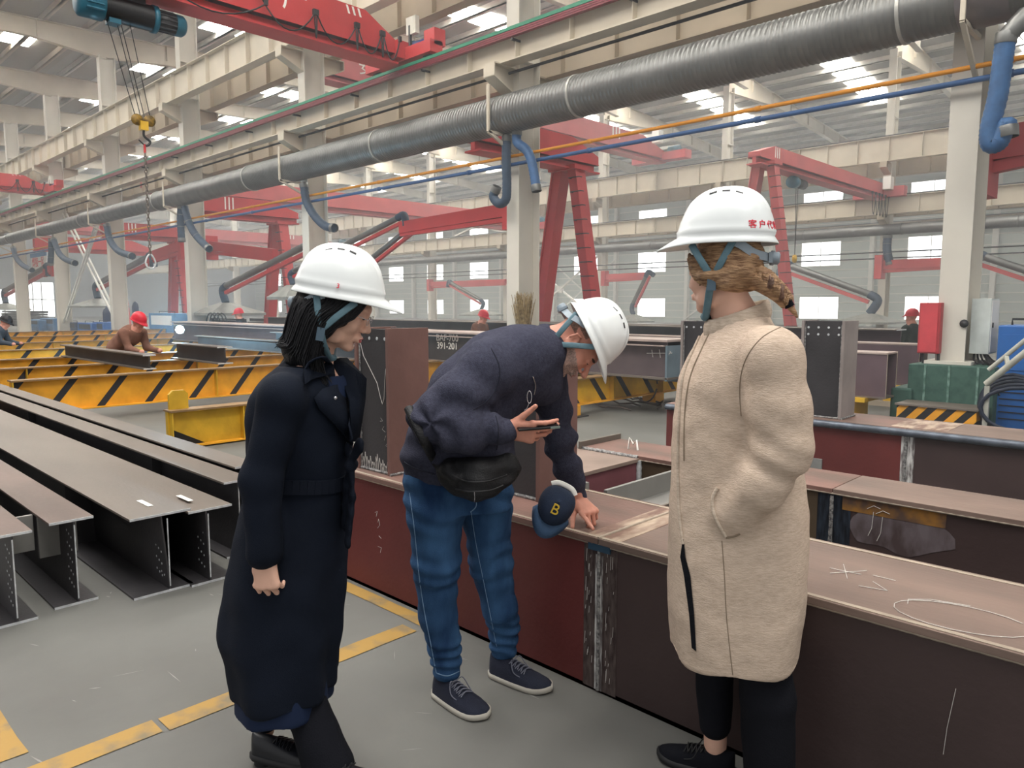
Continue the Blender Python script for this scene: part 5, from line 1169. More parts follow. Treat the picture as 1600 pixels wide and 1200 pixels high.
def shoe(parent, heel, toe, mats, L=.285, wdt=.098, label=None, style='sneaker', hgt=.085):
    """heel, toe: ground points in person coordinates"""
    h = Vector(heel); t = Vector(toe); h.z = t.z = 0; x = (t-h).normalized(); y = Vector((-x.y, x.x, 0)); z0 = heel[2]; up, sole, lace = mats; N = 26; M = 20; vs = []; vs2 = []
    hl = .022 if style == 'leather' else 0
    def half(u): return wdt/2*(.62 + .42*math.sin(min(1, u*1.05+.0)*PI*.62 + .12) if u < .75 else (1.0*math.sqrt(max(0, 1 - ((u-.75)/.25)**2.4))*.985)) if u > .06 else wdt/2*.62*math.sqrt(max(0, 1-((.06-u)/.07)**2))
    def top(u):
        if u < .35: return hgt + .03*(1-u/.35)*.3
        if u < .6: return hgt - (u-.35)/.25*(hgt-.062)
        return .062 - (u-.6)/.4*.024
    rows = []; m = MB(); ms = MB()
    for i in range(N+1):
        u = i/N; hw = max(.004, half(u)); tp = top(u)*(1 if u < .97 else .8); P = []
        for j in range(M+1):
            a = PI*j/M; yy = math.cos(a); zz = math.sin(a)**.55; P.append(h + x*u*L + y*yy*hw*(1 - .18*zz) + Vector((0, 0, z0 + hl + .018 + (tp-.018)*zz)))
        vs += P
    K = M+1; m.add([PMAT @ v for v in vs], [(i*K+j, i*K+j+1, (i+1)*K+j+1, (i+1)*K+j) for i in range(N) for j in range(M)] + [tuple(range(K)), tuple((N)*K+j for j in range(K))[::-1]], up, True)
    o = m.build('shoe', parent)
    if label: o['label'] = label
    for i in range(N+1):
        u = i/N; hw = max(.005, half(u)) + .004; xx = u*L + (.004 if u == 1 else -.004 if u == 0 else 0)
        for yy, zz in ((hw, hl+.022), (hw+.001, hl+.004), (hw-.004, hl), (-hw+.004, hl), (-hw-.001, hl+.004), (-hw, hl+.022)): vs2.append(PMAT @ (h + x*xx + y*yy + Vector((0, 0, z0+zz + (.008*(u-.8)/.2 if u > .8 else 0)))))
    ms.add(vs2, [(i*6+j, i*6+(j+1) % 6, (i+1)*6+(j+1) % 6, (i+1)*6+j) for i in range(N) for j in range(6)] + [tuple(range(6)), tuple(N*6+j for j in range(6))[::-1]], sole, True)
    if hl: ms.tube([PMAT @ (h + x*.035 + Vector((0, 0, z0+.002))), PMAT @ (h + x*.035 + Vector((0, 0, z0+hl+.004)))], wdt*.34, sole, 16)
    ms.build('sole', o)
    ml = MB()
    for q in range(5):
        u = .36 + .055*q; zt = top(u) + z0 + hl + .003; w = .022 + .002*q
        ml.tube(smooth_path([PMAT @ (h + x*(u*L) - y*w + Vector((0,0,zt-.008))), PMAT @ (h + x*(u*L+.006) + Vector((0,0,zt+.001))), PMAT @ (h + x*(u*L+.012) + y*w + Vector((0,0,zt-.008)))], 4), .0024, lace, 5)
        ml.tube(smooth_path([PMAT @ (h + x*(u*L) + y*w + Vector((0,0,zt-.008))), PMAT @ (h + x*(u*L+.006) + Vector((0,0,zt+.002))), PMAT @ (h + x*(u*L+.012) - y*w + Vector((0,0,zt-.008)))], 4), .0024, lace, 5)
    if style == 'sneaker':
        u = .38; zt = top(u)+z0
        for s in (-1, 1): ml.tube(smooth_path([PMAT @ (h + x*u*L + Vector((0,0,zt))), PMAT @ (h + x*(u*L+.01) + y*s*.03 + Vector((0,0,zt+.015))), PMAT @ (h + x*(u*L+.03) + y*s*.045 + Vector((0,0,zt-.02))), PMAT @ (h + x*(u*L+.06) + y*s*.04 + Vector((0,0,zt-.035)))], 5), .0022, lace, 5)
    ml.build('laces', o)
    return o
# ================================================================== people
SKIN_F = mat('skin_light', rgb(224, 178, 156), .5, var=.04, scale=12, bump=.05, bscale=200)
SKIN_M = mat('skin_tan', rgb(204, 142, 122), .5, var=.07, scale=18, bump=.12, bscale=160)
LIPS = mat('lips', rgb(196, 88, 88), .4); LIPS_M = mat('lips_male', rgb(168, 98, 90), .5)
STUB = mat('grey_stubble', rgb(190, 158, 146), .8, col2=rgb(138, 118, 112), scale=160, bump=.3, bscale=300)
BROW = mat('dark_brow', rgb(52, 38, 34), .8)
HAIRB = mat('black_hair', rgb(20, 20, 26), .42, col2=rgb(8, 8, 11), scale=30, aniso=(9, 9, .8), bump=.5, bscale=60, spec=.35)
HAIRL = mat('brown_blond_hair', rgb(196, 158, 120), .5, col2=rgb(128, 94, 68), scale=26, aniso=(1.2, 1.2, 6), bump=.9, bscale=60)
NAVY = mat('navy_wool', rgb(17, 23, 35), .85, var=.1, scale=5, bump=.25, bscale=400, spec=.15)
NAVY2 = mat('navy_wool_belt', rgb(16, 21, 32), .85, var=.1, scale=5, bump=.25, bscale=400, spec=.15)
BLUED = mat('dark_blue_dress', rgb(26, 38, 64), .8, spec=.2)
BLACKC = mat('black_trousers', rgb(20, 21, 27), .9, spec=.15, bump=.2, bscale=200)
LEATH = mat('black_leather', rgb(26, 27, 32), .35)
def fabric_mat(): pass
BEIGE = mat('beige_wool', rgb(210, 190, 172), .9, col2=rgb(193, 172, 153), scale=45, aniso=(1, 1, 5), bump=.35, bscale=120, spec=.15)
BEIGE2 = mat('beige_wool_trim', rgb(202, 186, 169), .9, col2=rgb(182, 165, 148), scale=38, aniso=(1, 1, 5), bump=.3, bscale=120, spec=.15)
SWEAT = mat('navy_fleece', rgb(66, 67, 82), .95, col2=rgb(56, 57, 71), scale=90, bump=.35, bscale=260, spec=.12)
def denim():
    m = mat('blue_denim', rgb(64, 100, 140), .85, col2=rgb(28, 52, 86), scale=7, aniso=(1.6, 1.6, .5), bump=.3, bscale=320, spec=.15, contrast=(.3, .72)); return m
DENIM = denim()
BAGM = mat('black_nylon', rgb(24, 24, 27), .55, var=.15, scale=20, bump=.3, bscale=200)
METALG = mat('polished_metal', rgb(200, 200, 205), .2, metal=.9)
DARKNAVY = mat('navy_knit_shoe', rgb(30, 34, 50), .9, bump=.3, bscale=300); SOLE = mat('pale_rubber_sole', rgb(170, 165, 155), .7); GREYSH = mat('grey_suede', rgb(120, 116, 118), .9); LACE = mat('grey_lace', rgb(110, 112, 125), .9)
def V3(*a): return Vector(a)

# ---------------------------------------------------------------- woman in navy
fN = 2.33
w1 = thing('person', 'woman in a long belted navy coat and white hard hat, looking down', 'person', tuple(PMAT @ V3(Q(455, 900, fN).x, fN, 0)))
O = Q(529, 479, fN); pit = math.radians(23)
M1 = HM(O, (math.cos(pit), .06, -math.sin(pit)), (math.sin(pit), 0, math.cos(pit)))
neck0 = Q(487, 575, fN+.01); armf = fN - .205
sh = Q(432, 622, armf); el = Q(408, 750, armf-.01); wr = Q(414, 873, armf-.01)
B = Field(axis(-.98, -.2, .010, [(O.x-.13, O.x+.14, .003), (wr.x-.05, wr.x+.06, .0035)]), axis(fN-.34, fN+.34, .010, [(O.y-.1, O.y+.1, .0032), (armf-.06, armf+.05, .0035)]), axis(0, 1.72, .011, [(O.z-.16, O.z+.15, .003), (wr.z-.14, wr.z+.03, .0035)]))
head(B, M1); B.cone(M1 @ V3(-.02, 0, -.06), neck0, .047, .055, .02); B.cone(neck0, neck0 + V3(-.01, 0, -.09), .055, .10, .04); B.cone(neck0, Q(516, 600, fN), .05, .045, .03)
hipc = Q(455, 860, fN)
B.stack([(hipc.z-.12, hipc.x, fN, .12, .15, 0), (hipc.z+.15, hipc.x, fN, .10, .13, 0), (neck0.z-.10, neck0.x-.02, fN, .09, .16, 0)], .03)
B.chain([sh + V3(0, .03, -.03), el, wr], [.030, .030, .026], .02); s2 = V3(sh.x, fN+.19, sh.z); B.chain([neck0 + V3(0, 0, -.08), sh + V3(0, .03, -.03)], [.05, .03], .02); B.chain([neck0 + V3(0, 0, -.08), s2, V3(el.x+.02, fN+.22, el.z), V3(wr.x+.06, fN+.2, wr.z)], [.06, .045, .038, .026], .02)
a1 = Q(415, 1140, fN+.08); a2 = Q(506, 1215, fN-.10)
B.chain([V3(hipc.x-.01, fN+.08, hipc.z-.08), V3(a1.x, fN+.1, .5), V3(a1.x, fN+.08, .07)], [.06, .045, .030], .02)
B.chain([V3(hipc.x+.02, fN-.06, hipc.z-.08), V3(a2.x-.09, fN-.06, .45), V3(a2.x-.045, fN-.08, .22), V3(a2.x, fN-.10, .07)], [.06, .04, .035, .03], .02)
c4 = [(.75, 1.1, .7), (.8, 1.15, .7), (.85, 1.2, .75), (.95, 1.2, .8)]
hand(B, wr + V3(0, 0, .0), (.06, -.05, -1), (-.15, -1, .1), c4, thumb=(.35, .2, .3), thumb_in=.25, side=1, s=.98)
Mi = np.array(M1.inverted())
def hloc(C): return C @ Mi[:3, :3].T + Mi[:3, 3]
def p1(C):
    L = hloc(C); lip = (((L[:, 0]-.100)/.016)**2 + (L[:, 1]/.020)**2 + ((L[:, 2]+.071)/.0095)**2 < 1); lash = (((L[:, 0]-.094)/.012)**2 + ((np.abs(L[:, 1])-.031)/.014)**2 + ((L[:, 2]+.004)/.0022)**2 < 1)
    return np.where(lip, 1, np.where(lash, 2, 0))
B.build('body', [SKIN_F, LIPS, BROW], w1, 1, None, p1)
# coat
def row(px0, px1, py, f, af, rot=0):
    a, b = Q(px0, py, f), Q(px1, py, f); zz = (a.z+b.z)/2
    if py > 950 and abs(f - fN) < .1: zz = zz + (Q(500, py, f-.19).z - Q(500, py, f).z)*min(1, (py-950)/120)
    return (zz, (a.x+b.x)/2, f, (b.x-a.x)/2, af, rot)
C = Field(axis(-1.02, -.2, .0075), axis(fN-.36, fN+.36, .0085), axis(.2, 1.5, .0075))
C.stack([row(377, 523, 1118, fN, .215), row(368, 527, 1060, fN, .215), row(352, 533, 1000, fN, .21), row(360, 541, 900, fN, .195), row(378, 546, 800, fN, .172), row(392, 547, 748, fN, .155), row(390, 549, 700, fN, .165), row(388, 548, 650, fN, .18), row(396, 540, 612, fN, .175), row(415, 530, 588, fN, .15), row(440, 520, 570, fN, .10)], .02, 2.2)
C.chain([V3(neck0.x-.05, fN-.05, neck0.z-.055), sh + V3(.015, .015, .0), el, wr + V3(0, 0, .02)], [.055, .064, .058, .052], .03)
C.chain([V3(neck0.x-.05, fN+.05, neck0.z-.055), s2, V3(el.x+.02, fN+.22, el.z), V3(wr.x+.06, fN+.2, wr.z+.02)], [.055, .064, .055, .05], .03)
C.cut(wr + V3(0, 0, .0), (0, 0, -1)) if False else None
hz0 = Q(455, 1118, fN).z
def d1(P):
    x, y, z = P.T; th = np.arctan2(y-fN, x-hipc.x); low = np.clip((hipc.z+.15-z)/.6, 0, 1)
    return .010*low*np.sin(th*7 + 2*z + 1.2*np.sin(z*3)) + .0030*nz(P, 22) + .004*nz(P*np.array([1, 1, .5]), 14, 3) * (1 - .3*low)
co = C.build('coat', NAVY, w1, 2, d1); co['label'] = 'long navy wool coat'
# belt and bow
bz = Q(470, 745, fN).z; cx = Q(470, 745, fN).x
m = MB(); ring = []
for i in range(49):
    a = 2*PI*i/48; ring.append(PMAT @ V3(cx + .1635*math.cos(a)*(1 if math.cos(a) > 0 else 1.0) , fN + .166*math.sin(a), bz + .006*math.sin(3*a)))
for p, q in zip(ring, ring[1:]): m.bar(p, q, .012, .042, NAVY2)
bp = Q(548, 722, fN-.1)
bl_ = m.build('belt', co)
Fb = Field(axis(bp.x-.12, bp.x+.12, .004), axis(bp.y-.12, bp.y+.12, .005), axis(bp.z-.3, bp.z+.1, .005))
Fb.ell(bp + V3(.0, 0, -.01), (.022, .022, .022), None, .01)
Fb.cone(bp, bp + V3(.035, -.03, .055), .010, .028, .01, (V3(.8, .5, 0), 2.5)); Fb.cone(bp, bp + V3(-.02, .05, .03), .010, .026, .01, (V3(.8, .5, 0), 2.5))
Fb.chain([bp, bp + V3(.005, -.01, -.1), bp + V3(-.012, -.02, -.24)], [.016, .024, .026], .005, (V3(.9, .4, 0), 3)); Fb.chain([bp, bp + V3(-.02, .02, -.08), bp + V3(-.03, .03, -.2)], [.016, .024, .026], .005, (V3(.9, .4, 0), 3))
Fb.build('belt_bow', NAVY2, co, 1, lambda P: .003*nz(P, 60))
# lapels and collar
def surf(o, px, py):
    """nearest hit of the viewing ray on object o, in world coordinates"""
    d = (at(px, py, D=1) - Vector((0, 0, CAM_H))).normalized(); bpy.context.view_layer.update(); mi = o.matrix_world.inverted(); h, p, n, i = o.ray_cast(mi @ Vector((0, 0, CAM_H)), d)
    return (o.matrix_world @ p, n) if h else (None, None)
def sheet(name, pts, nu, th, mt, parent, sub=True):
    """thin curved cloth piece from a grid of person-coordinate points"""
    n = len(pts[0]); m = MB(); m.add([PMAT @ Vector(p) for r in pts for p in r], [(i*n+j, i*n+j+1, (i+1)*n+j+1, (i+1)*n+j) for i in range(len(pts)-1) for j in range(n-1)], mt, True); o = m.build(name, parent)
    if sub: md = o.modifiers.new('sub', 'SUBSURF'); md.levels = 1; md.render_levels = 2
    md = o.modifiers.new('thick', 'SOLIDIFY'); md.thickness = th; md.offset = 0; return o
def lap(pix): return [[Q(px, py, f) for px, py, f in r] for r in pix]
def patch(name, o, rows, lift, th, mt, fb):
    """cloth piece laid on the surface of o along rows of picture points; fb = fallback distance"""
    G = []; inv = PMAT.inverted(); bpy.context.view_layer.update()
    for r in rows:
        L = []
        for px, py in r:
            p, n = surf(o, px, py); w = PMAT @ Q(px, py, fb)
            if p is None or (p - w).length > .16: p, n = w, Vector((0, 0, 0)) - FH
            L.append(inv @ (p + n*lift))
        G.append(L)
    return sheet(name, G, 3, th, mt, o, False)
patch('lapel', co, [[(484, 622), (500, 610), (516, 604), (530, 602)], [(496, 640), (510, 630), (522, 624), (536, 624)], [(512, 656), (522, 648), (532, 644), (542, 644)], [(528, 674), (534, 668), (540, 664), (547, 662)], [(544, 696), (546, 692), (549, 688), (552, 684)]], .012, .006, NAVY, fN-.16)
patch('collar_fold', co, [[(484, 566), (494, 560), (504, 557), (512, 558)], [(474, 582), (488, 574), (502, 570), (516, 574)], [(470, 604), (484, 597), (498, 592), (512, 588)]], .014, .006, NAVY, fN-.11)
sheet('lapel', lap([[(517, 566, fN+.0), (530, 560, fN+.03), (542, 560, fN+.06)], [(531, 588, fN-.02), (554, 578, fN+.02), (572, 592, fN+.04)], [(546, 625, fN-.06), (560, 625, fN-.01), (570, 625, fN+.03)], [(549, 690, fN-.10), (554, 690, fN-.07), (560, 690, fN-.03)]]), 3, .006, NAVY, co, False)
Fc = Field(axis(neck0.x-.13, neck0.x+.13, .0045), axis(fN-.13, fN+.13, .0045), axis(neck0.z-.09, neck0.z+.07, .0045))
ang = [2*PI*i/16 for i in range(2, 15)]
for a, c in zip(ang, ang[1:]):
    g = lambda t: V3(neck0.x-.012 + .078*math.cos(t), fN+.01 + .082*math.sin(t), neck0.z-.02 + .02*(-math.cos(t)))
    Fc.cone(g(a), g(c), .022, .022, .008, ((math.cos(a), math.sin(a), .5), 1.9))
Fc.build('collar', NAVY, co, 1)
m = MB(); m.lathe([(0, 0), (.006, 0), (.005, .003), (0, .004)], PMAT @ Q(524, 622, fN-.155), METALG, 10, axis=PMAT.to_3x3() @ V3(.3, -1, 0)); m.build('pin', co)
Di = Field(axis(neck0.x-.16, neck0.x+.16, .006), axis(fN-.2, fN+.2, .007), axis(neck0.z-.45, neck0.z-.02, .006)); Di.stack([row(430, 545, 720, fN-.0, .12), row(425, 549, 640, fN-.0, .135), row(440, 546, 600, fN, .10), row(462, 538, 583, fN, .07), row(470, 528, 572, fN, .05)], .01); Di.build('dress_top', BLUED, w1, 1)
# dress hem and trousers
D_ = Field(axis(-1.0, -.25, .009), axis(fN-.3, fN+.3, .009), axis(.15, .5, .008)); D_.stack([row(381, 519, 1142, fN, .2), row(381, 519, 1085, fN, .2)], .01)
D_.build('dress', BLUED, w1, 1, lambda P: .004*np.sin(np.arctan2(P[:, 1]-fN, P[:, 0]-hipc.x)*9))
T_ = Field(axis(-1.0, -.2, .0075), axis(fN-.32, fN+.3, .0085), axis(.03, .6, .0085)); T_.chain([V3(a2.x-.08, fN-.06, .36), V3(a2.x-.045, fN-.08, .22), V3(a2.x+.02, fN-.11, .06)], [.055, .066, .080], .01); T_.chain([V3(a1.x+.01, fN+.1, .36), V3(a1.x, fN+.08, .10)], [.055, .042], .01)
T_.build('trousers', BLACKC, w1, 1, lambda P: .003*nz(P, 20))
hl = PMAT.inverted() @ at(397, 1190, Z=0); tl_ = PMAT.inverted() @ at(492, 1200, Z=0); shoe(w1, V3(hl.x, hl.y, 0), V3(tl_.x, tl_.y-.02, 0), (LEATH, RUBBER, LEATH), .245, .085, 'black leather lace-up shoe', 'leather', .075)
shoe(w1, V3(a2.x-.05, fN-.12, 0), V3(a2.x+.2, fN-.17, 0), (LEATH, RUBBER, LEATH), .245, .085, 'black leather lace-up shoe', 'leather', .075)
# hair
H = Field(axis(O.x-.26, O.x+.12, .004), axis(fN-.14, fN+.15, .0045), axis(O.z-.24, O.z+.14, .004)); T1 = lambda *p: M1 @ V3(*p); R1 = [[M1[0][i], M1[1][i], M1[2][i]] for i in range(3)]
H.ell(T1(-.018, 0, .045), (.098, .086, .092), R1, .01); H.ell(T1(-.05, 0, -.02), (.065, .09, .09), R1, .03)
for s in (-1, 1):
    H.chain([T1(.05, s*.072, .04), T1(.025, s*.080, -.02), T1(-.015, s*.08, -.08)], [.020, .025, .035], .02, (M1.to_3x3() @ V3(0, 1, 0), 1.3)); H.chain([T1(.07, s*.055, .05), T1(.055, s*.072, .01)], [.018, .012], .015)
H.chain([T1(-.05, 0, -.03), Q(478, 545, fN), Q(474, 566, fN)], [.080, .070, .035], .03)
H.build('hair', HAIRB, w1, 1, lambda P: .0022*np.sin((P @ np.array([55, 90, 12.]))*1.5 + 3*nz(P, 12)))['label'] = 'shoulder-length black hair'
def strands(name, guides, n, r, jit, mt, parent, seed=1, seg=9):
    """locks of hair: thin tubes blended between neighbouring guide curves"""
    rnd = random.Random(seed); m = MB(); G = [smooth_path(g, 5) for g in guides]; L = min(len(g) for g in G)
    for i in range(n):
        u = rnd.random()*(len(G)-1); a = int(u); t = u - a; off = V3(rnd.gauss(0, jit), rnd.gauss(0, jit), rnd.gauss(0, jit)); P = []; R = []; k0 = rnd.uniform(.75, 1)
        for k in range(seg):
            q = k/(seg-1)*(L-1)*k0; j = int(q); f = q-j; pa = G[a][j].lerp(G[a][min(j+1, L-1)], f).lerp(G[a+1][j].lerp(G[a+1][min(j+1, L-1)], f), t)
            P.append(PMAT @ (pa + off*(.35 + k/seg) + V3(.0015*math.sin(k*1.3+i), 0, .0015*math.cos(k+i*2)))); R.append(r*(1 - .75*(k/(seg-1))**2))
        m.tube(P, R, mt, n=4, caps=False)
    o = m.build(name, parent); o['kind'] = 'stuff'; return o
hr1 = [o for o in bpy.data.objects if o.name == 'hair'][0]
for sd_, fs in ((-1, -1), (1, 1)):
    E_ = lambda px, py, d: Q(px, py, fN + fs*d)
    strands('hair_locks', [[T1(.082, sd_*.060, .045), T1(.068, sd_*.078, .0), T1(.035, sd_*.090, -.035), T1(.0, sd_*.094, -.09), E_(500, 572, .085), E_(516, 600, .09)],
        [T1(.045, sd_*.078, .05), T1(.03, sd_*.094, .0), T1(-.005, sd_*.1, -.05), E_(492, 552, .09), E_(490, 580, .095), E_(502, 602, .09)],
        [T1(0, sd_*.084, .05), T1(-.01, sd_*.1, -.0), T1(-.035, sd_*.104, -.05), E_(476, 545, .09), E_(470, 560, .09), E_(478, 578, .085)],
        [T1(-.05, sd_*.075, .05), T1(-.065, sd_*.09, .0), T1(-.08, sd_*.09, -.04), E_(455, 536, .075), E_(446, 540, .07), E_(434, 538, .06)],
        [T1(-.10, sd_*.02, .05), T1(-.112, sd_*.03, .0), T1(-.125, sd_*.04, -.04), E_(446, 522, .04), E_(440, 532, .04), E_(436, 540, .03)]], 620, .0036, .0045, HAIRB, hr1, 5 if sd_ < 0 else 6)
# hat
pitH = math.radians(10); MH1 = HM(Q(531, 460, fN), (math.cos(pitH), .05, -math.sin(pitH)), (math.sin(pitH), 0, math.cos(pitH)))
h1 = hat(w1, MH1, label='white hard hat with a small red mark'); straps(h1, MH1, V=(-.022, -.112), front=(.066, -.012), rear=(-.050, -.010), chin=(.00, -.195), cy=.101, ydist=.104)
W1M = PMAT @ MH1; c = W1M @ V3(.012, -.1175, .026); text_mesh('lettering', '3', .020, REDTXT, frame(c, W1M.to_3x3() @ V3(1, 0, 0), W1M.to_3x3() @ V3(0, .16, 1)), h1, .0012)
# glasses
WM = PMAT @ M1; m = MB()
for s in (-1, 1):
    m.tube([WM @ V3(.106 + .001*math.cos(a*PI/8), s*.032 + .019*math.cos(a*PI/8), -.004 + .015*math.sin(a*PI/8)) for a in range(17)], .0010, METALG, 6, caps=False); m.tube([WM @ V3(.104, s*.052, .0), WM @ V3(.06, s*.074, .002), WM @ V3(-.01, s*.082, .0)], .0010, METALG, 6)
m.tube([WM @ V3(.108, -.012, -.002), WM @ V3(.110, 0, .001), WM @ V3(.108, .012, -.002)], .001, METALG, 6); m.build('glasses', w1)['label'] = 'thin metal glasses'

# ---------------------------------------------------------------- woman in beige
fB = 2.2
w2 = thing('person', 'woman in a beige wool coat with a braid and white hard hat, seen from behind', 'person', tuple(PMAT @ V3(Q(1155, 900, fB).x, fB, 0)))
O2 = Q(1130, 423, fB); th = math.radians(50); M2 = HM(O2, (-math.cos(th), math.sin(th), -.06), (0, 0, 1))
arf = fB - .20; sh2 = Q(1203, 556, arf); el2 = Q(1222, 700, arf-.01); wr2 = Q(1150, 800, arf+.05); nk2 = Q(1150, 500, fB+.0)
B = Field(axis(.40, .98, .010, [(O2.x-.13, O2.x+.13, .0035)]), axis(fB-.3, fB+.34, .010, [(O2.y-.11, O2.y+.11, .0035)]), axis(0, 1.85, .011, [(O2.z-.17, O2.z+.14, .0033)]))
head(B, M2); B.cone(M2 @ V3(-.02, 0, -.07), nk2, .050, .058, .025); B.cone(nk2, nk2 + V3(.0, 0, -.1), .058, .11, .04)
cxB = Q(1155, 900, fB).x
B.stack([(.85, cxB, fB, .13, .14, 0), (1.15, cxB, fB, .11, .12, 0), (nk2.z-.12, nk2.x, fB, .10, .15, 0)], .03)
B.chain([nk2 + V3(0, 0, -.09), sh2, el2, wr2], [.06, .05, .04, .028], .02); sf2 = V3(Q(1130, 556, fB+.2).x, fB+.18, sh2.z); B.chain([nk2 + V3(0, 0, -.09), sf2, V3(sf2.x-.02, fB+.22, 1.1), V3(sf2.x-.05, fB+.2, .9)], [.06, .05, .04, .028], .02)
hand(B, wr2, (-.5, .1, -.85), (-.3, -1, 0), [(.3, .3, .2)]*4, s=.95)
L1t = Q(1112, 1100, fB+.10); L2t = Q(1200, 1120, fB-.10)
B.chain([V3(cxB-.03, fB+.07, .86), V3(L1t.x+.01, fB+.1, .44), V3(Q(1117, 1180, fB+.1).x, fB+.1, .08)], [.06, .045, .036], .02); B.chain([V3(cxB+.02, fB-.05, .86), V3(L2t.x-.01, fB-.09, .44), V3(L2t.x+.02, fB-.1, .08)], [.06, .045, .036], .02)
B.build('body', [SKIN_F], w2, 1)
def rw(px0, f0, px1, f1, z, af, rot=0):
    def rr(px, f): return (px-800)/FPX * (f*math.cos(PITCH) + (CAM_H-z)*math.sin(PITCH))
    a, b = rr(px0, f0), rr(px1, f1); return (z, (a+b)/2, fB, (b-a)/2, af, rot)
C = Field(axis(.36, 1.02, .0065), axis(fB-.36, fB+.36, .008), axis(.40, 1.58, .0065))
def zf(py, f): return Q(1150, py, f).z
C.stack([rw(1042, fB+.08, 1250, fB-.05, .455, .195), rw(1038, fB+.08, 1260, fB-.05, .60, .20), rw(1041, fB+.05, 1266, fB-.05, .78, .195), rw(1044, fB+.04, 1266, fB-.05, .92, .185), rw(1048, fB+.03, 1256, fB-.04, 1.05, .172), rw(1052, fB+.02, 1248, fB-.04, 1.18, .168), rw(1062, fB, 1245, fB-.03, 1.30, .172), rw(1082, fB, 1240, fB-.02, 1.38, .165), rw(1100, fB, 1222, fB, 1.43, .14), rw(1112, fB, 1205, fB, 1.465, .10), rw(1117, fB, 1200, fB, 1.49, .075)], .02, 2.25)
C.chain([nk2 + V3(.03, -.05, -.07), sh2 + V3(.01, .012, -.005), Q(1217, 640, arf), el2, Q(1190, 758, arf+.005), wr2], [.06, .078, .080, .076, .066, .058], .035)
C.chain([nk2 + V3(0, .06, -.07), sf2, V3(sf2.x-.02, fB+.2, 1.12), V3(sf2.x-.03, fB+.18, .95)], [.06, .072, .068, .058], .035)
elv = np.array(el2); wv = np.array(wr2)
def d2(P):
    x, y, z = P.T; near = np.exp(-((y-(fB-.26))/.10)**2); th = np.arctan2(y-fB, x-cxB); low = np.clip((1.0-z)/.5, 0, 1)
    q = P - wv; dd = np.sqrt((q**2).sum(1)); e = P - elv; de = np.sqrt((e**2).sum(1)); ax_ = (wv-elv)/np.linalg.norm(wv-elv); t = e @ ax_
    fold = .0050*np.exp(-((t-.05)/.09)**2)*np.exp(-(de/.18)**2)*np.sin(t*95 + 12*(x-elv[0])) * near; cuff = .0045*np.exp(-(dd/.12)**2)*np.sin(dd*85 + 2*th)*near
    return fold + cuff + .008*low*np.sin(th*5 + 1.5) + .003*nz(P, 13) + .0014*nz(P, 40)
co2 = C.build('coat', BEIGE, w2, 2, d2); co2['label'] = 'knee-length beige wool coat'
# stand collar
Fc = Field(axis(nk2.x-.13, nk2.x+.13, .0045), axis(fB-.13, fB+.13, .0045), axis(nk2.z-.09, nk2.z+.10, .0045)); n0 = Q(1152, 492, fB)
for i in range(20):
    a, c = 2*PI*i/20, 2*PI*(i+1)/20; g = lambda t: V3(n0.x + .083*math.cos(t), fB + .077*math.sin(t), n0.z - .016 + .030*math.cos(t)); Fc.cone(g(a), g(c), .030, .030, .006, ((math.cos(a), math.sin(a), 0), 3.2))
Fc.build('stand_collar', BEIGE2, co2, 1)
# front placket edge, side seam, pocket
bpy.context.view_layer.update()
def seamline(name, o, pix, r, mt, lift=.001, n=8, flat=None):
    P = []
    for q in smooth_path([(x, y, 0) for x, y in pix], n):
        p, nn = surf(o, q.x, q.y)
        if p: P.append(p + nn*lift)
    if len(P) > 2: m = MB(); m.tube(P, r, mt, 6); return m.build(name, o)
seamline('front_placket', co2, [(1108, 500), (1085, 545), (1068, 590), (1062, 650), (1060, 720), (1062, 800), (1068, 850)], .0055, BEIGE2)
seamline('front_placket', co2, [(1119, 500), (1097, 545), (1078, 592), (1070, 650), (1069, 720)], .0022, mat('beige_seam', rgb(140, 124, 106), .9))
SEAM = mat('beige_seam', rgb(140, 124, 106), .9)
seamline('side_seam', co2, [(1128, 845), (1132, 900), (1135, 960), (1141, 1020), (1146, 1062)], .0014, SEAM, 0)
seamline('sleeve_seam', co2, [(1222, 510), (1190, 528), (1166, 560), (1156, 600), (1158, 650)], .0018, SEAM, 0)
seamline('pocket_welt', co2, [(1122, 762), (1114, 780), (1118, 808), (1134, 838)], .006, BEIGE2)
seamline('pocket_welt', co2, [(1134, 840), (1146, 838), (1156, 834)], .003, SEAM)
m = MB(); p, nn = surf(co2, 1070, 905)
if p:
    P = [surf(co2, x, y)[0] for x, y in ((1068, 842), (1064, 870), (1070, 900), (1078, 960), (1082, 1012))]; P2 = [surf(co2, x, y)[0] for x, y in ((1069, 842), (1072, 870), (1080, 900), (1086, 960), (1089, 1018))]
    if all(P) and all(P2): m.add([q + nn*.003 for q in P + P2], [(i, i+1, 6+i, 5+i) for i in range(4)], BLACKC); m.build('front_slit', co2)
# trousers and shoes
T_ = Field(axis(.38, .95, .007), axis(fB-.28, fB+.28, .008), axis(.1, .62, .008))
T_.chain([V3(L1t.x+.01, fB+.1, .6), V3(L1t.x+.005, fB+.1, .4), V3(Q(1116, 1180, fB+.1).x, fB+.1, .16)], [.074, .066, .052], .012); T_.chain([V3(L2t.x-.02, fB-.07, .56), V3(L2t.x, fB-.09, .35), V3(L2t.x+.01, fB-.1, .12)], [.07, .080, .074], .012)
T_.build('trousers', BLACKC, w2, 1, lambda P: .003*nz(P, 18))
q = Q(1118, 1190, fB+.1); shoe(w2, V3(q.x+.05, fB+.06, 0), V3(q.x-.15, fB+.16, 0), (BLACKC, RUBBER, RUBBER), .25, .088, 'black trainer', 'sneaker', .075); shoe(w2, V3(L2t.x+.09, fB-.12, 0), V3(L2t.x-.12, fB-.04, 0), (BLACKC, RUBBER, RUBBER), .25, .088, 'black trainer', 'sneaker', .075)
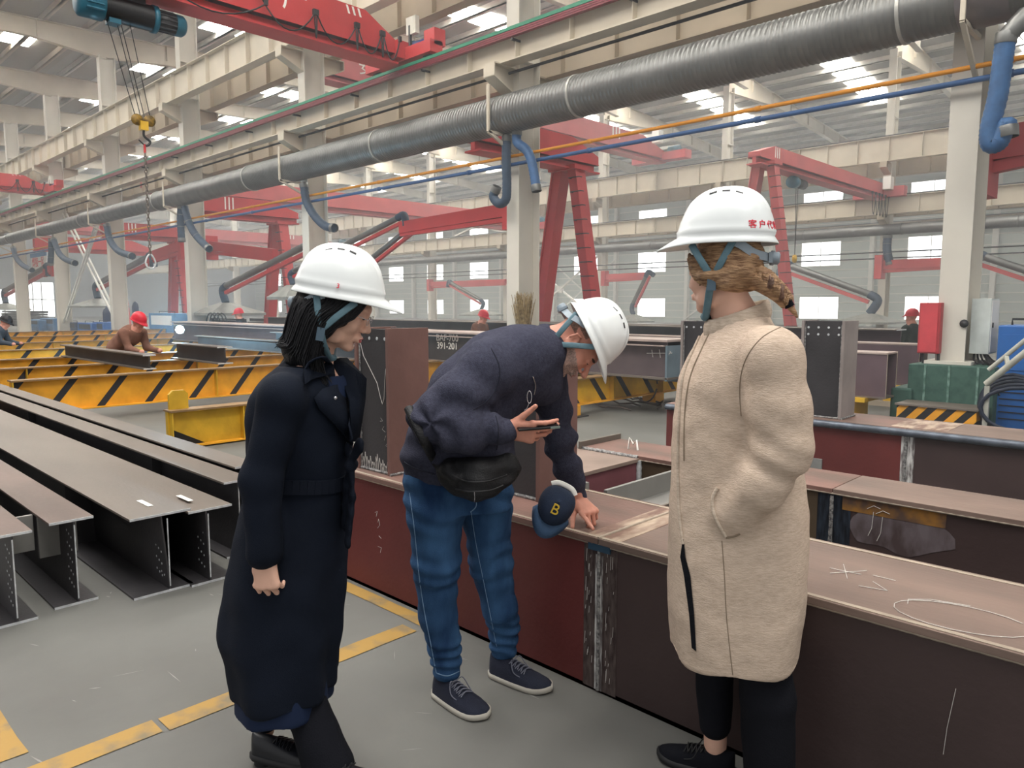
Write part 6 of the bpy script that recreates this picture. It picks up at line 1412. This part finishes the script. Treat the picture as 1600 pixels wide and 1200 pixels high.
# hair and braid
H = Field(axis(O2.x-.12, O2.x+.17, .004), axis(fB-.15, fB+.16, .0045), axis(O2.z-.12, O2.z+.15, .004)); R2 = [[M2[0][i], M2[1][i], M2[2][i]] for i in range(3)]; T2 = lambda *p: M2 @ V3(*p)
H.ell(T2(-.022, 0, .04), (.098, .086, .090), R2, .01); H.ell(T2(-.055, 0, -.01), (.058, .078, .062), R2, .03)
for s in (-1, 1): H.chain([T2(.062, s*.066, .045), T2(.045, s*.074, .005), T2(.0, s*.084, -.012), T2(-.05, s*.066, -.035)], [.008, .010, .018, .026], .02); H.chain([T2(.03, s*.077, -.005), T2(.028, s*.076, -.04)], [.012, .004], .01)
ho = H.build('hair', HAIRL, w2, 1, lambda P: .003*np.sin((P @ np.array([30, 30, 130.])) + 2.5*nz(P, 16)) + .002*nz(P, 50)); ho['label'] = 'brown blond hair pulled back'
bpts = smooth_path([Q(1168, 428, fB-.06), Q(1192, 437, fB-.09), Q(1208, 449, fB-.11), Q(1220, 461, fB-.12), Q(1229, 472, fB-.125)], 4)
Fb = Field(axis(bpts[0].x-.06, bpts[-1].x+.08, .003), axis(fB-.2, fB, .0035), axis(bpts[-1].z-.1, bpts[0].z+.07, .003)); n = len(bpts)
for i, p in enumerate(bpts[:-1]):
    d = (bpts[i+1]-p).normalized(); w = d.cross(V3(0, 1, 0)).normalized(); r = .033 - .017*i/n
    for s in (-1, 1): Fb.ell(p + w*s*r*.55, (r*.85, r*.55, r*.52), [list((d*.8 + w*s*.6).normalized()), [0, 1, 0], list((w*.8 - d*s*.6).normalized())], .002)
Fb.build('braid', HAIRL, ho, 0, lambda P: .0015*np.sin(P @ np.array([260, 90, 200.])))
m = MB(); a = PMAT @ Q(1229, 470, fB-.125); c = PMAT @ Q(1234, 479, fB-.125); m.tube([a, c], .0135, BLACKC, 12); m.build('hair_tie', ho)
m = MB(); m.tube(smooth_path([c, PMAT @ Q(1241, 488, fB-.13), PMAT @ Q(1246, 497, fB-.13)], 5), [.009, .009, .009, .008, .008, .007, .006, .005, .004, .003, .001], HAIRL, 10); m.build('braid_tail', ho)
MH2 = HM(Q(1133, 377, fB), (-math.cos(.40), math.sin(.40), -.0), (0, 0, 1)); h2 = hat(w2, MH2, label='white hard hat with red lettering on the back')
straps(h2, MH2, V=(.020, -.112), front=(.082, -.012), rear=(-.034, -.006), chin=(.045, -.215), cy=.090, ydist=.099, zband=-.045)
W2M = PMAT @ MH2
for i, (ch, ph) in enumerate((('客', 2.30), ('户', 2.56), ('代', 2.82), ('表', 3.08))):
    ph = PI - (3.0 - ph)*.95 - .55 + .30; x, y = .139*math.cos(ph)*.985, .113*math.sin(ph)*.985; nrm = V3(math.cos(ph)/.139, math.sin(ph)/.113, 0).normalized(); tx_ = V3(-nrm.y, nrm.x, 0); c = W2M @ (V3(x, y, .036) + nrm*.0008)
    text_mesh('lettering', ch, .026, REDTXT, frame(c, W2M.to_3x3() @ tx_, W2M.to_3x3() @ (V3(0, 0, 1) - nrm*.22)), h2, .0012)

for sd_ in (1, -1):
    strands('hair_locks', [[T2(.075, sd_*.058, .055), T2(.05, sd_*.078, .04), T2(.0, sd_*.089, .03), T2(-.05, sd_*.075, .01), T2(-.085, sd_*.04, -.01), T2(-.1, sd_*.01, -.02)],
        [T2(.072, sd_*.064, .03), T2(.05, sd_*.080, .01), T2(.0, sd_*.093, .0), T2(-.04, sd_*.084, -.01), T2(-.08, sd_*.05, -.025), T2(-.1, sd_*.01, -.03)],
        [T2(.062, sd_*.070, .01), T2(.04, sd_*.084, -.012), T2(.0, sd_*.094, -.025), T2(-.04, sd_*.08, -.035), T2(-.075, sd_*.045, -.045), T2(-.095, sd_*.01, -.045)],
        [T2(.045, sd_*.074, -.01), T2(.03, sd_*.08, -.03), T2(-.0, sd_*.086, -.042), T2(-.035, sd_*.07, -.052), T2(-.065, sd_*.04, -.058), T2(-.09, sd_*.01, -.055)]], 240, .0030, .0028, HAIRL, ho, 8 if sd_ > 0 else 9)
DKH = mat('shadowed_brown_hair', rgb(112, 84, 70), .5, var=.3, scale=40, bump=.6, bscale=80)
for s_ in (0, 1, 2):
    G3 = []
    for q in range(3):
        ph0 = s_*2.1 + q*.5; G3.append([bpts[i] + V3(0, 1, 0)*.018*math.cos(ph0 + i*1.15)*(1 - .6*i/len(bpts)) + V3(.5, 0, .85)*.030*math.sin(ph0 + i*1.15)*(1 - .6*i/len(bpts)) + V3(0, -.012, 0) for i in range(0, len(bpts), 2)])
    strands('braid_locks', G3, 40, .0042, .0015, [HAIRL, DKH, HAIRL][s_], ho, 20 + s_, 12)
# ---------------------------------------------------------------- bending man
fM = 2.77
mn = thing('person', 'man in a navy sweatshirt and jeans bending forward and pointing at the girder', 'person', tuple(PMAT @ V3(Q(720, 900, fM).x, fM, 0)))
O3 = Q(902, 536, fM+.04); f3 = V3(.46, -.16, -.87).normalized(); u3 = V3(.87, 0, .46); M3 = HM(O3, f3, u3)
nb = Q(850, 541, fM+.03); ar = fM - .22
shR = Q(764, 578, fM-.15); elR = Q(677, 655, ar-.03); wrR = Q(792, 671, ar-.03); shL = Q(852, 590, fM+.17); elL = Q(874, 690, fM+.19); wrL = Q(903, 781, fM+.24)
ix = [(O3.x-.14, O3.x+.19, .003), (wrR.x-.03, wrR.x+.14, .003)]
B = Field(axis(-.46, .36, .010, ix), axis(fM-.36, fM+.44, .010, [(O3.y-.12, O3.y+.11, .0033), (wrR.y-.08, wrR.y+.05, .0035), (wrL.y-.26, wrL.y+.06, .0035)]), axis(0, 1.56, .011, [(O3.z-.2, O3.z+.14, .003), (wrR.z-.07, wrR.z+.09, .003), (wrL.z-.22, wrL.z+.03, .003)]))
head(B, M3, True, 1.10); B.chain([M3 @ V3(-.035, 0, -.03), nb], [.062, .068], .02); B.chain([M3 @ V3(-.02, 0, -.06), nb + V3(.02, -.01, -.035)], [.052, .060], .02)
pel = Q(716, 748, fM)
B.chain([nb, Q(805, 570, fM), Q(745, 630, fM), pel], [.062, .10, .11, .11], .03); B.chain([Q(805, 570, fM), shR, elR, wrR], [.06, .045, .038, .03], .02); B.chain([Q(805, 570, fM), shL, elL, wrL], [.06, .045, .038, .03], .02)
hR = Q(682, 790, fM-.09); kR = Q(683, 890, fM-.06); qR = PMAT.inverted() @ at(682, 1082, Z=0); qL = PMAT.inverted() @ at(768, 1052, Z=0); anR = V3(qR.x+.045, qR.y-.03, .12); hL = Q(760, 790, fM+.08); kL = Q(772, 890, fM+.12); anL = V3(qL.x+.05, qL.y-.01, .12)
B.chain([hR, kR, V3(anR.x, anR.y, .08)], [.06, .05, .034], .03); B.chain([hL, kL, V3(anL.x, anL.y, .08)], [.06, .05, .034], .03); B.chain([pel, hR], [.10, .06], .03); B.chain([pel, hL], [.10, .06], .03)
# right hand: palm up under a phone, thumb raised; left hand: index finger pointing, the others closed on the cap
hand(B, wrR, (1, -.05, -.12), (-.05, -.92, -.35), [(.25, .3, .2), (.35, .4, .3), (.5, .5, .4), (.65, .6, .5)], thumb=(.85, .0, -.1), thumb_in=.0, side=-1, s=1.06, spread=.0)
tips = hand(B, wrL, (.46, -.80, -.36), (.15, -.35, .9), [(.0, .05, .05), (.9, 1.1, .8), (1.05, 1.15, .8), (1.1, 1.15, .8)], thumb=(.7, .25, .2), thumb_in=.45, side=1, s=1.08, spread=.04)
Mi3 = np.array(M3.inverted())
def p3(C):
    L = C @ Mi3[:3, :3].T + Mi3[:3, 3]; x, y, z = L.T; inh = (np.abs(x) < .14) & (np.abs(y) < .1) & (z > -.15) & (z < .2)
    lip = (((x-.104)/.014)**2 + (y/.019)**2 + ((z+.071)/.0080)**2 < 1); st = inh & (z < -.040 - .35*np.clip(x-.075, -.05, .03)) & (x > -.005) & (z > -.128); st |= inh & (np.abs(z+.055) < .008) & (x > .085) & (np.abs(y) < .024)
    brow = inh & (((x-.094)/.018)**2 + ((np.abs(y)-.034)/.021)**2 + ((z-.020-.002*0)/.0050)**2 < 1); lash = (((x-.095)/.012)**2 + ((np.abs(y)-.031)/.014)**2 + ((z+.005)/.0022)**2 < 1)
    bz = inh & (z > .005) & (x < .01) & (np.abs(y) < .09) & ((np.abs(y) < .072) | (z > .03)); stub = inh & (z > -.03) & (x < -.045)
    return np.where(lip, 1, np.where(brow | lash, 2, np.where(st, 3, np.where(bz, 4, 0))))
CROP = mat('cropped_grey_hair', rgb(150, 112, 98), .8, col2=rgb(104, 84, 76), scale=140, bump=.3, bscale=300)
B.build('body', [SKIN_M, LIPS_M, BROW, STUB, CROP], mn, 1, None, p3)
# jeans
J = Field(axis(-.5, .12, .0065), axis(fM-.34, fM+.34, .008), axis(.08, 1.06, .0065))
J.stack([row(634, 801, 790, fM, .155), row(631, 802, 750, fM, .165), row(632, 800, 715, fM, .16)], .02, 2.3)
J.chain([Q(688, 755, fM-.05), Q(681, 800, fM-.07), Q(682, 880, fM-.06), Q(684, 960, fM-.03), V3(anR.x-.012, anR.y-.005, .24), V3(anR.x+.0, anR.y, .115)], [.120, .102, .088, .070, .062, .056], .03); J.chain([Q(748, 755, fM+.05), Q(760, 800, fM+.07), Q(767, 880, fM+.11), Q(781, 950, fM+.13), V3(anL.x, anL.y, .22), V3(anL.x, anL.y, .115)], [.120, .096, .083, .066, .060, .055], .03)
kv = np.array(kR)
def d3(P):
    x, y, z = P.T; up_ = np.exp(-((z-.80)/.12)**2); an = np.exp(-((z-.17)/.08)**2); kn = np.exp(-((z-.52)/.12)**2)
    return .0050*up_*np.sin(z*75 + 26*x + 10*y + 2*nz(P, 9)) + .006*an*np.sin(z*130 + 18*x + 2*nz(P, 20)) + .004*kn*np.sin(z*80 - 22*x + 3*nz(P, 12)) + .0025*nz(P, 26)
jn = J.build('jeans', DENIM, mn, 1, d3); jn['label'] = 'blue jeans'
STITCH = mat('denim_stitch', rgb(120, 150, 180), .8)
seamline('side_seam', jn, [(640, 770), (648, 830), (655, 900), (664, 960), (674, 1010), (682, 1052)], .0018, STITCH, .0005)
seamline('hem_stitch', jn, [(683, 1052), (700, 1056), (721, 1047)], .0020, STITCH, .001)
seamline('side_seam', jn, [(736, 800), (744, 850), (754, 900), (766, 960), (776, 1010)], .0014, STITCH, .0005)
seamline('fly_seam', jn, [(742, 770), (744, 790), (735, 800)], .0018, STITCH, .001)
# sweatshirt
S = Field(axis(-.52, .40, .0062), axis(fM-.40, fM+.40, .0078), axis(.70, 1.52, .0062))
S.stack([row(632, 800, 742, fM, .180), row(629, 806, 705, fM, .20), row(636, 800, 672, fM, .195), row(655, 800, 640, fM, .18)], .03, 2.2)
S.chain([Q(722, 680, fM), Q(742, 622, fM), Q(782, 580, fM+.005), Q(822, 562, fM+.01), nb + V3(.01, 0, -.015)], [.175, .168, .150, .125, .082], .05, ((0, 1, 0), .86))
S.chain([Q(800, 585, fM), Q(845, 600, fM+.03)], [.12, .085], .05)
S.chain([nb + V3(-.04, -.05, -.02), shR, Q(722, 618, ar), elR, Q(722, 672, ar-.04), Q(785, 672, ar-.03)], [.085, .100, .088, .080, .074, .050], .035)
S.chain([Q(835, 572, fM+.1), shL, Q(866, 640, fM+.19), elL, Q(888, 735, fM+.22), wrL + V3(-.004, .01, .022)], [.08, .082, .066, .060, .052, .044], .035)
ev = np.array(elR)
def d4(P):
    x, y, z = P.T; e = P - ev; de = np.sqrt((e**2).sum(1)); near = np.exp(-((y-(fM-.3))/.13)**2); t1 = e @ np.array([.75, 0, .66]); t2 = e @ np.array([1, 0, -.1]); far = np.clip((y - fM - .08)/.1, 0, 1)
    a = .010*near*np.exp(-(de/.20)**2)*np.sin(de*62 + 5*np.arctan2(e[:, 2], e[:, 0])); b_ = .007*near*np.exp(-((t2-.2)/.07)**2)*np.exp(-(e[:, 2]/.1)**2)*np.sin(t2*95 + 22*e[:, 2])
    c = .006*np.exp(-((z-.98)/.12)**2)*np.sin(z*48 + 18*x + 2*nz(P, 8)) ; d = .005*far*np.sin(z*60 - 30*x) * np.clip((1.3-z)/.2, 0, 1)
    return a + b_ + c + d + .0035*nz(P, 17) + .0015*nz(P, 45)
sw = S.build('sweatshirt', SWEAT, mn, 2, d4); sw['label'] = 'navy zip-neck sweatshirt'
NS = mat('navy_seam', rgb(38, 40, 54), .9)
seamline('armhole_seam', sw, [(768, 545), (780, 572), (778, 600), (762, 625), (740, 640)], .0022, NS, .0005)
seamline('cuff_seam', sw, [(775, 650), (779, 672), (776, 703)], .0025, NS, .0005)
seamline('hem_seam', sw, [(632, 722), (650, 732), (680, 741)], .0030, NS, .0005)
# collar, zip and hanging glasses
Fc = Field(axis(nb.x-.12, nb.x+.12, .0045), axis(nb.y-.13, nb.y+.13, .0045), axis(nb.z-.13, nb.z+.12, .0045)); ax3 = (M3 @ V3(-.035, 0, -.03) - nb).normalized(); cw = V3(0, 1, 0); cv = ax3.cross(cw).normalized()
for i in range(20):
    g = lambda t: nb + ax3*(.010 + .008*math.cos(t)) + cv*.076*math.cos(t) + cw*.078*math.sin(t) + V3(.0, 0, -.006); a, c = 2*PI*i/20, 2*PI*(i+1)/20; nn = cv*math.cos(a) + cw*math.sin(a); Fc.cone(g(a), g(c), .026, .026, .006, (nn, 3.0))
Fc.build('collar', SWEAT, sw, 1)
seamline('zip', sw, [(832, 588), (836, 602), (834, 616)], .003, METALG, .002)
m = MB(); c = PMAT @ Q(827, 620, fM-.17)
WR = PMAT.to_3x3()
m.tube([c + WR @ V3(.008*math.cos(a*PI/8) , -.01, .022*math.sin(a*PI/8)) for a in range(17)], .0018, METALG, 6, caps=False); m.tube([c + WR @ V3(-.002, -.01, -.022), c + WR @ V3(-.012, -.01, -.05)], .0015, METALG, 6)
m.tube([c + WR @ V3(.008 - .018 + .008*math.cos(a*PI/8), -.004, -.055 + .012*math.sin(a*PI/8)) for a in range(17)], .0018, METALG, 6, caps=False); m.build('hanging_glasses', mn)['label'] = 'wire glasses hanging at the neck of the sweatshirt'
# waist bag
bc = Q(746, 747, fM-.235)
G = Field(axis(bc.x-.2, bc.x+.19, .0045), axis(bc.y-.12, bc.y+.16, .005), axis(bc.z-.13, bc.z+.13, .0045))
G.chain([bc + V3(-.09, .03, .012), bc + V3(0, 0, 0), bc + V3(.10, .035, .03)], [.055, .065, .052], .03, ((0, 1, 0), 1.4)); G.chain([bc + V3(-.07, .015, -.03), bc + V3(.0, -.01, -.032), bc + V3(.08, .02, -.01)], [.040, .045, .038], .02, ((0, 1, 0), 1.3))
G.chain([bc + V3(-.10, .0, .03), bc + V3(-.075, -.02, .005)], [.03, .028], .01)
bag = G.build('waist_bag', BAGM, mn, 1, lambda P: .003*nz(P, 38) + .002*np.sin(P[:, 2]*120 + 20*P[:, 0])); bag['label'] = 'black nylon waist bag'
seamline('bag_zip', bag, [(706, 742), (730, 752), (760, 752), (792, 742)], .003, DARK, .001); seamline('bag_zip', bag, [(712, 764), (735, 768), (765, 766), (786, 758)], .003, DARK, .001); seamline('zip_pull', bag, [(741, 768), (742, 778), (741, 788)], .002, METALG, .002)
P = []
for px, py in ((640, 640), (652, 665), (664, 690), (676, 712), (692, 735)):
    p, nn = surf(sw, px, py)
    if p: P.append(p + nn*.004)
if len(P) > 2:
    m = MB(); m.tube(smooth_path(P, 4), .017, BAGM, 8, flat=(WR @ V3(.3, -1, .0), .25)); m.build('bag_strap', bag)
shoe(mn, *(lambda a, c: (V3(a.x, a.y, 0), V3(c.x, c.y, 0)))(PMAT.inverted() @ at(682, 1082, Z=0), PMAT.inverted() @ at(750, 1120, Z=0)), (DARKNAVY, SOLE, LACE), .285, .108, 'navy knit shoe with pale sole, nearer the camera')
shoe(mn, *(lambda a, c: (V3(a.x, a.y, 0), V3(c.x, c.y, 0)))(PMAT.inverted() @ at(768, 1052, Z=0), PMAT.inverted() @ at(852, 1080, Z=0)), (DARKNAVY, SOLE, LACE), .285, .108, 'navy knit shoe with pale sole, nearer the girder')
MH3 = HM(M3 @ V3(-.006, 0, .055), f3 + V3(-.04, 0, .0), u3); h3 = hat(mn, MH3, label='white hard hat tilted forward', scale=.95)
straps(h3, MH3, V=(-.026, -.150), front=(.056, -.008), rear=(-.085, -.012), chin=(.035, -.205), cy=.068, ydist=.088)
# phone and cap are held: things of their own
pc_ = Q(836, 664, wrR.y + .005)
m = MB(); R_ = (PMAT @ HM((0, 0, 0), (1, .25, .04), (.0, -.25, 1))).to_3x3(); m.box((-.068, -.037, -.004), (.078, .037, .004), mat('phone_black', rgb(18, 18, 20), .3), R_, PMAT @ pc_)
ph = thing('smartphone', 'dark smartphone held flat in the raised hand of the bending man', 'phone', tuple(PMAT @ pc_)); m.build('body', ph, .003)
m = MB(); m.box((-.064, -.033, .004), (.074, .033, .0046), mat('phone_glass', rgb(30, 32, 36), .1), R_, PMAT @ pc_); m.build('screen', ph)
m = MB(); m.box((.045, -.0378, -.0035), (.0785, -.034, .0035), mat('phone_edge', rgb(130, 145, 140), .3), R_, PMAT @ pc_); m.build('edge_trim', ph)
# cap
CAPN = mat('cap_navy', rgb(32, 44, 66), .85, var=.1, scale=12, bump=.3, bscale=300); CAPB = mat('cap_peak_blue', rgb(66, 92, 124), .8, var=.1, scale=12, bump=.3, bscale=300); YB = mat('yellow_embroidery', rgb(206, 172, 56), .7)
cp = thing('baseball_cap', 'navy baseball cap with a yellow letter B held against the girder edge', 'cap', tuple(PMAT @ Q(868, 795, fM+.08)))
cc = Q(870, 787, fM+.03); fwd = V3(-.42, -.30, -.80).normalized(); upv = V3(.05, -.97, .34); MC = PMAT @ HM(cc, fwd, upv); sc_ = .78
m = MB(); N = 32; K = 10; vs = []
for i in range(N):
    a = 2*PI*i/N
    for j in range(K+1):
        t = j/K*PI/2; q = math.cos(t)**.8; dent = 1 - .25*math.exp(-((a-PI)/1.0)**2)*math.cos(t); vs.append(MC @ V3(.088*math.cos(a)*q*dent, .070*math.sin(a)*q, .062*math.sin(t)))
m.add(vs, [(i*(K+1)+j, ((i+1) % N)*(K+1)+j, ((i+1) % N)*(K+1)+j+1, i*(K+1)+j+1) for i in range(N) for j in range(K)], CAPN, True); o = m.build('crown', cp); md = o.modifiers.new('t', 'SOLIDIFY'); md.thickness = .002
m = MB(); vs = []
for i in range(17):
    a = -1.15 + 2.3*i/16
    for e, dz in ((0, 0), (.5, -.004), (1, -.016)): vs.append(MC @ V3((.086 + .055*e*math.cos(a*.8))*math.cos(a), (.070 + .012*e)*math.sin(a), .004 + dz - .02*math.sin(a)**2*e))
m.add(vs, [(i*3+j, (i+1)*3+j, (i+1)*3+j+1, i*3+j+1) for i in range(16) for j in range(2)], CAPB, True); o = m.build('peak', cp); md = o.modifiers.new('t', 'SOLIDIFY'); md.thickness = .003
m = MB(); m.tube(smooth_path([MC @ V3(-.060, .050, .000), MC @ V3(-.076, .026, .003), MC @ V3(-.076, -.026, .003), MC @ V3(-.060, -.050, .000)], 6), .011, WHITE, 8, flat=(MC.to_3x3() @ V3(0, 0, 1), .4)); m.build('back_strap', cp)
nrm = V3(.55, 0, .83); c = MC @ V3(.030, 0, .0605)
xd = MC.to_3x3() @ V3(0, 1, 0); yd = MC.to_3x3() @ V3(-.93, 0, .30)
tm = text_mesh('letter_emblem', 'B', .058, YB, frame(c, xd, yd), cp, .004); 

# ---------------------------------------------------------------- background workers
def worker(px, py, f, hh, label, fw, cl, helm, hatm, bend=0, legs=True, scale=1.0):
    """small figure: head centre at a pixel; fw heading in (right, away)"""
    t0 = PMAT @ Q(px, py, f); t = thing('person', label, 'person', (t0.x, t0.y, 0)); Oh = Q(px, py, f); fx = Vector((fw[0], fw[1], -math.sin(bend)*.6)).normalized(); st = .014
    hp_ = V3(Oh.x - fw[0]*math.sin(bend)*.62, Oh.y - fw[1]*math.sin(bend)*.62, max(.35, min(.92, Oh.z - .68*math.cos(bend)))); M = HM(Oh, fx, (fw[0]*math.sin(bend), fw[1]*math.sin(bend), 1)); sd = V3(-fw[1], fw[0], 0).normalized()
    F = Field(axis(Oh.x-.75, Oh.x+.75, .02, [(Oh.x-.12, Oh.x+.12, .008)]), axis(Oh.y-.75, Oh.y+.75, .02, [(Oh.y-.12, Oh.y+.12, .008)]), axis(0, Oh.z+.2, .02, [(Oh.z-.15, Oh.z+.15, .008)])); G_ = Field(axis(Oh.x-.8, Oh.x+.8, .018), axis(Oh.y-.8, Oh.y+.8, .018), axis(0, Oh.z+.1, .018))
    head(F, M, True); nk = Oh - M.to_3x3() @ V3(.02, 0, .15); F.cone(Oh, nk, .06, .06); F.chain([nk, hp_], [.1, .12], .04); ch_ = nk.lerp(hp_, .25); G_.chain([nk.lerp(hp_, .08), ch_, hp_], [.12, .17, .16], .06)
    for s in (-1, 1):
        a = nk.lerp(hp_, .12) + sd*s*.2; e = a + V3(fw[0]*.1, fw[1]*.1, -.26); w = e + V3(fw[0]*.22, fw[1]*.22, -.04 - .1*(1-bend)); F.chain([nk, a, e, w], [.06, .05, .04, .03], .03); G_.chain([ch_, a, e, w], [.1, .075, .06, .048], .04); F.ell(w + V3(fw[0]*.06, fw[1]*.06, 0), (.045, .045, .04), None, .02)
        kx = hp_ + V3(fw[0]*.06, fw[1]*.06, -hp_.z*.5) + sd*s*.11; F.chain([hp_ + sd*s*.08, kx, V3(kx.x-fw[0]*.05, kx.y-fw[1]*.05, .06)], [.1, .06, .04], .03); G_.chain([hp_ + sd*s*.08, kx, V3(kx.x-fw[0]*.05, kx.y-fw[1]*.05, .08)], [.12, .085, .065], .04)
        F.chain([V3(kx.x-fw[0]*.05, kx.y-fw[1]*.05, .05), V3(kx.x+fw[0]*.16, kx.y+fw[1]*.16, .035)], [.045, .035], .02)
    F.build('body', [SKIN_M], t, 1); G_.build('work_clothes', cl, t, 1, lambda P: .006*nz(P, 14))
    hat(t, HM(M @ V3(-.01, 0, .05), fx, M.to_3x3() @ V3(0, 0, 1)), hatm, helm, 1.0, False); return t
REDH = mat('red_plastic', rgb(200, 40, 56), .35); DKG = mat('dark_green_jacket', rgb(44, 54, 50), .9); BRN = mat('brown_work_jacket', rgb(120, 84, 70), .9, var=.2, scale=6); GRYW = mat('grey_work_clothes', rgb(70, 76, 84), .9)
worker(1424, 497, 15.0, 1.7, 'worker with a red hard hat and dark green jacket beside the red cabinet', (-.5, .85), DKG, 'red hard hat', REDH)
worker(216, 505, 12.6, 1.2, 'welder with a red hard hat and brown jacket crouching beside the arc', (.93, -.3), BRN, 'red hard hat', REDH, .9)
worker(8, 505, 17.0, 1.3, 'worker in dark clothes bending at the left edge of the picture', (.9, .2), GRYW, 'dark cap', DARK, .9)
worker(755, 497, 17.5, 1.5, 'worker with a red hard hat, far behind the back of the bending man', (.8, -.5), BRN, 'red hard hat', REDH, .5)
worker(373, 492, 21.0, 1.5, 'tiny worker with a red hard hat beyond the tool rack', (-.8, -.4), GRYW, 'red hard hat', REDH, .2)
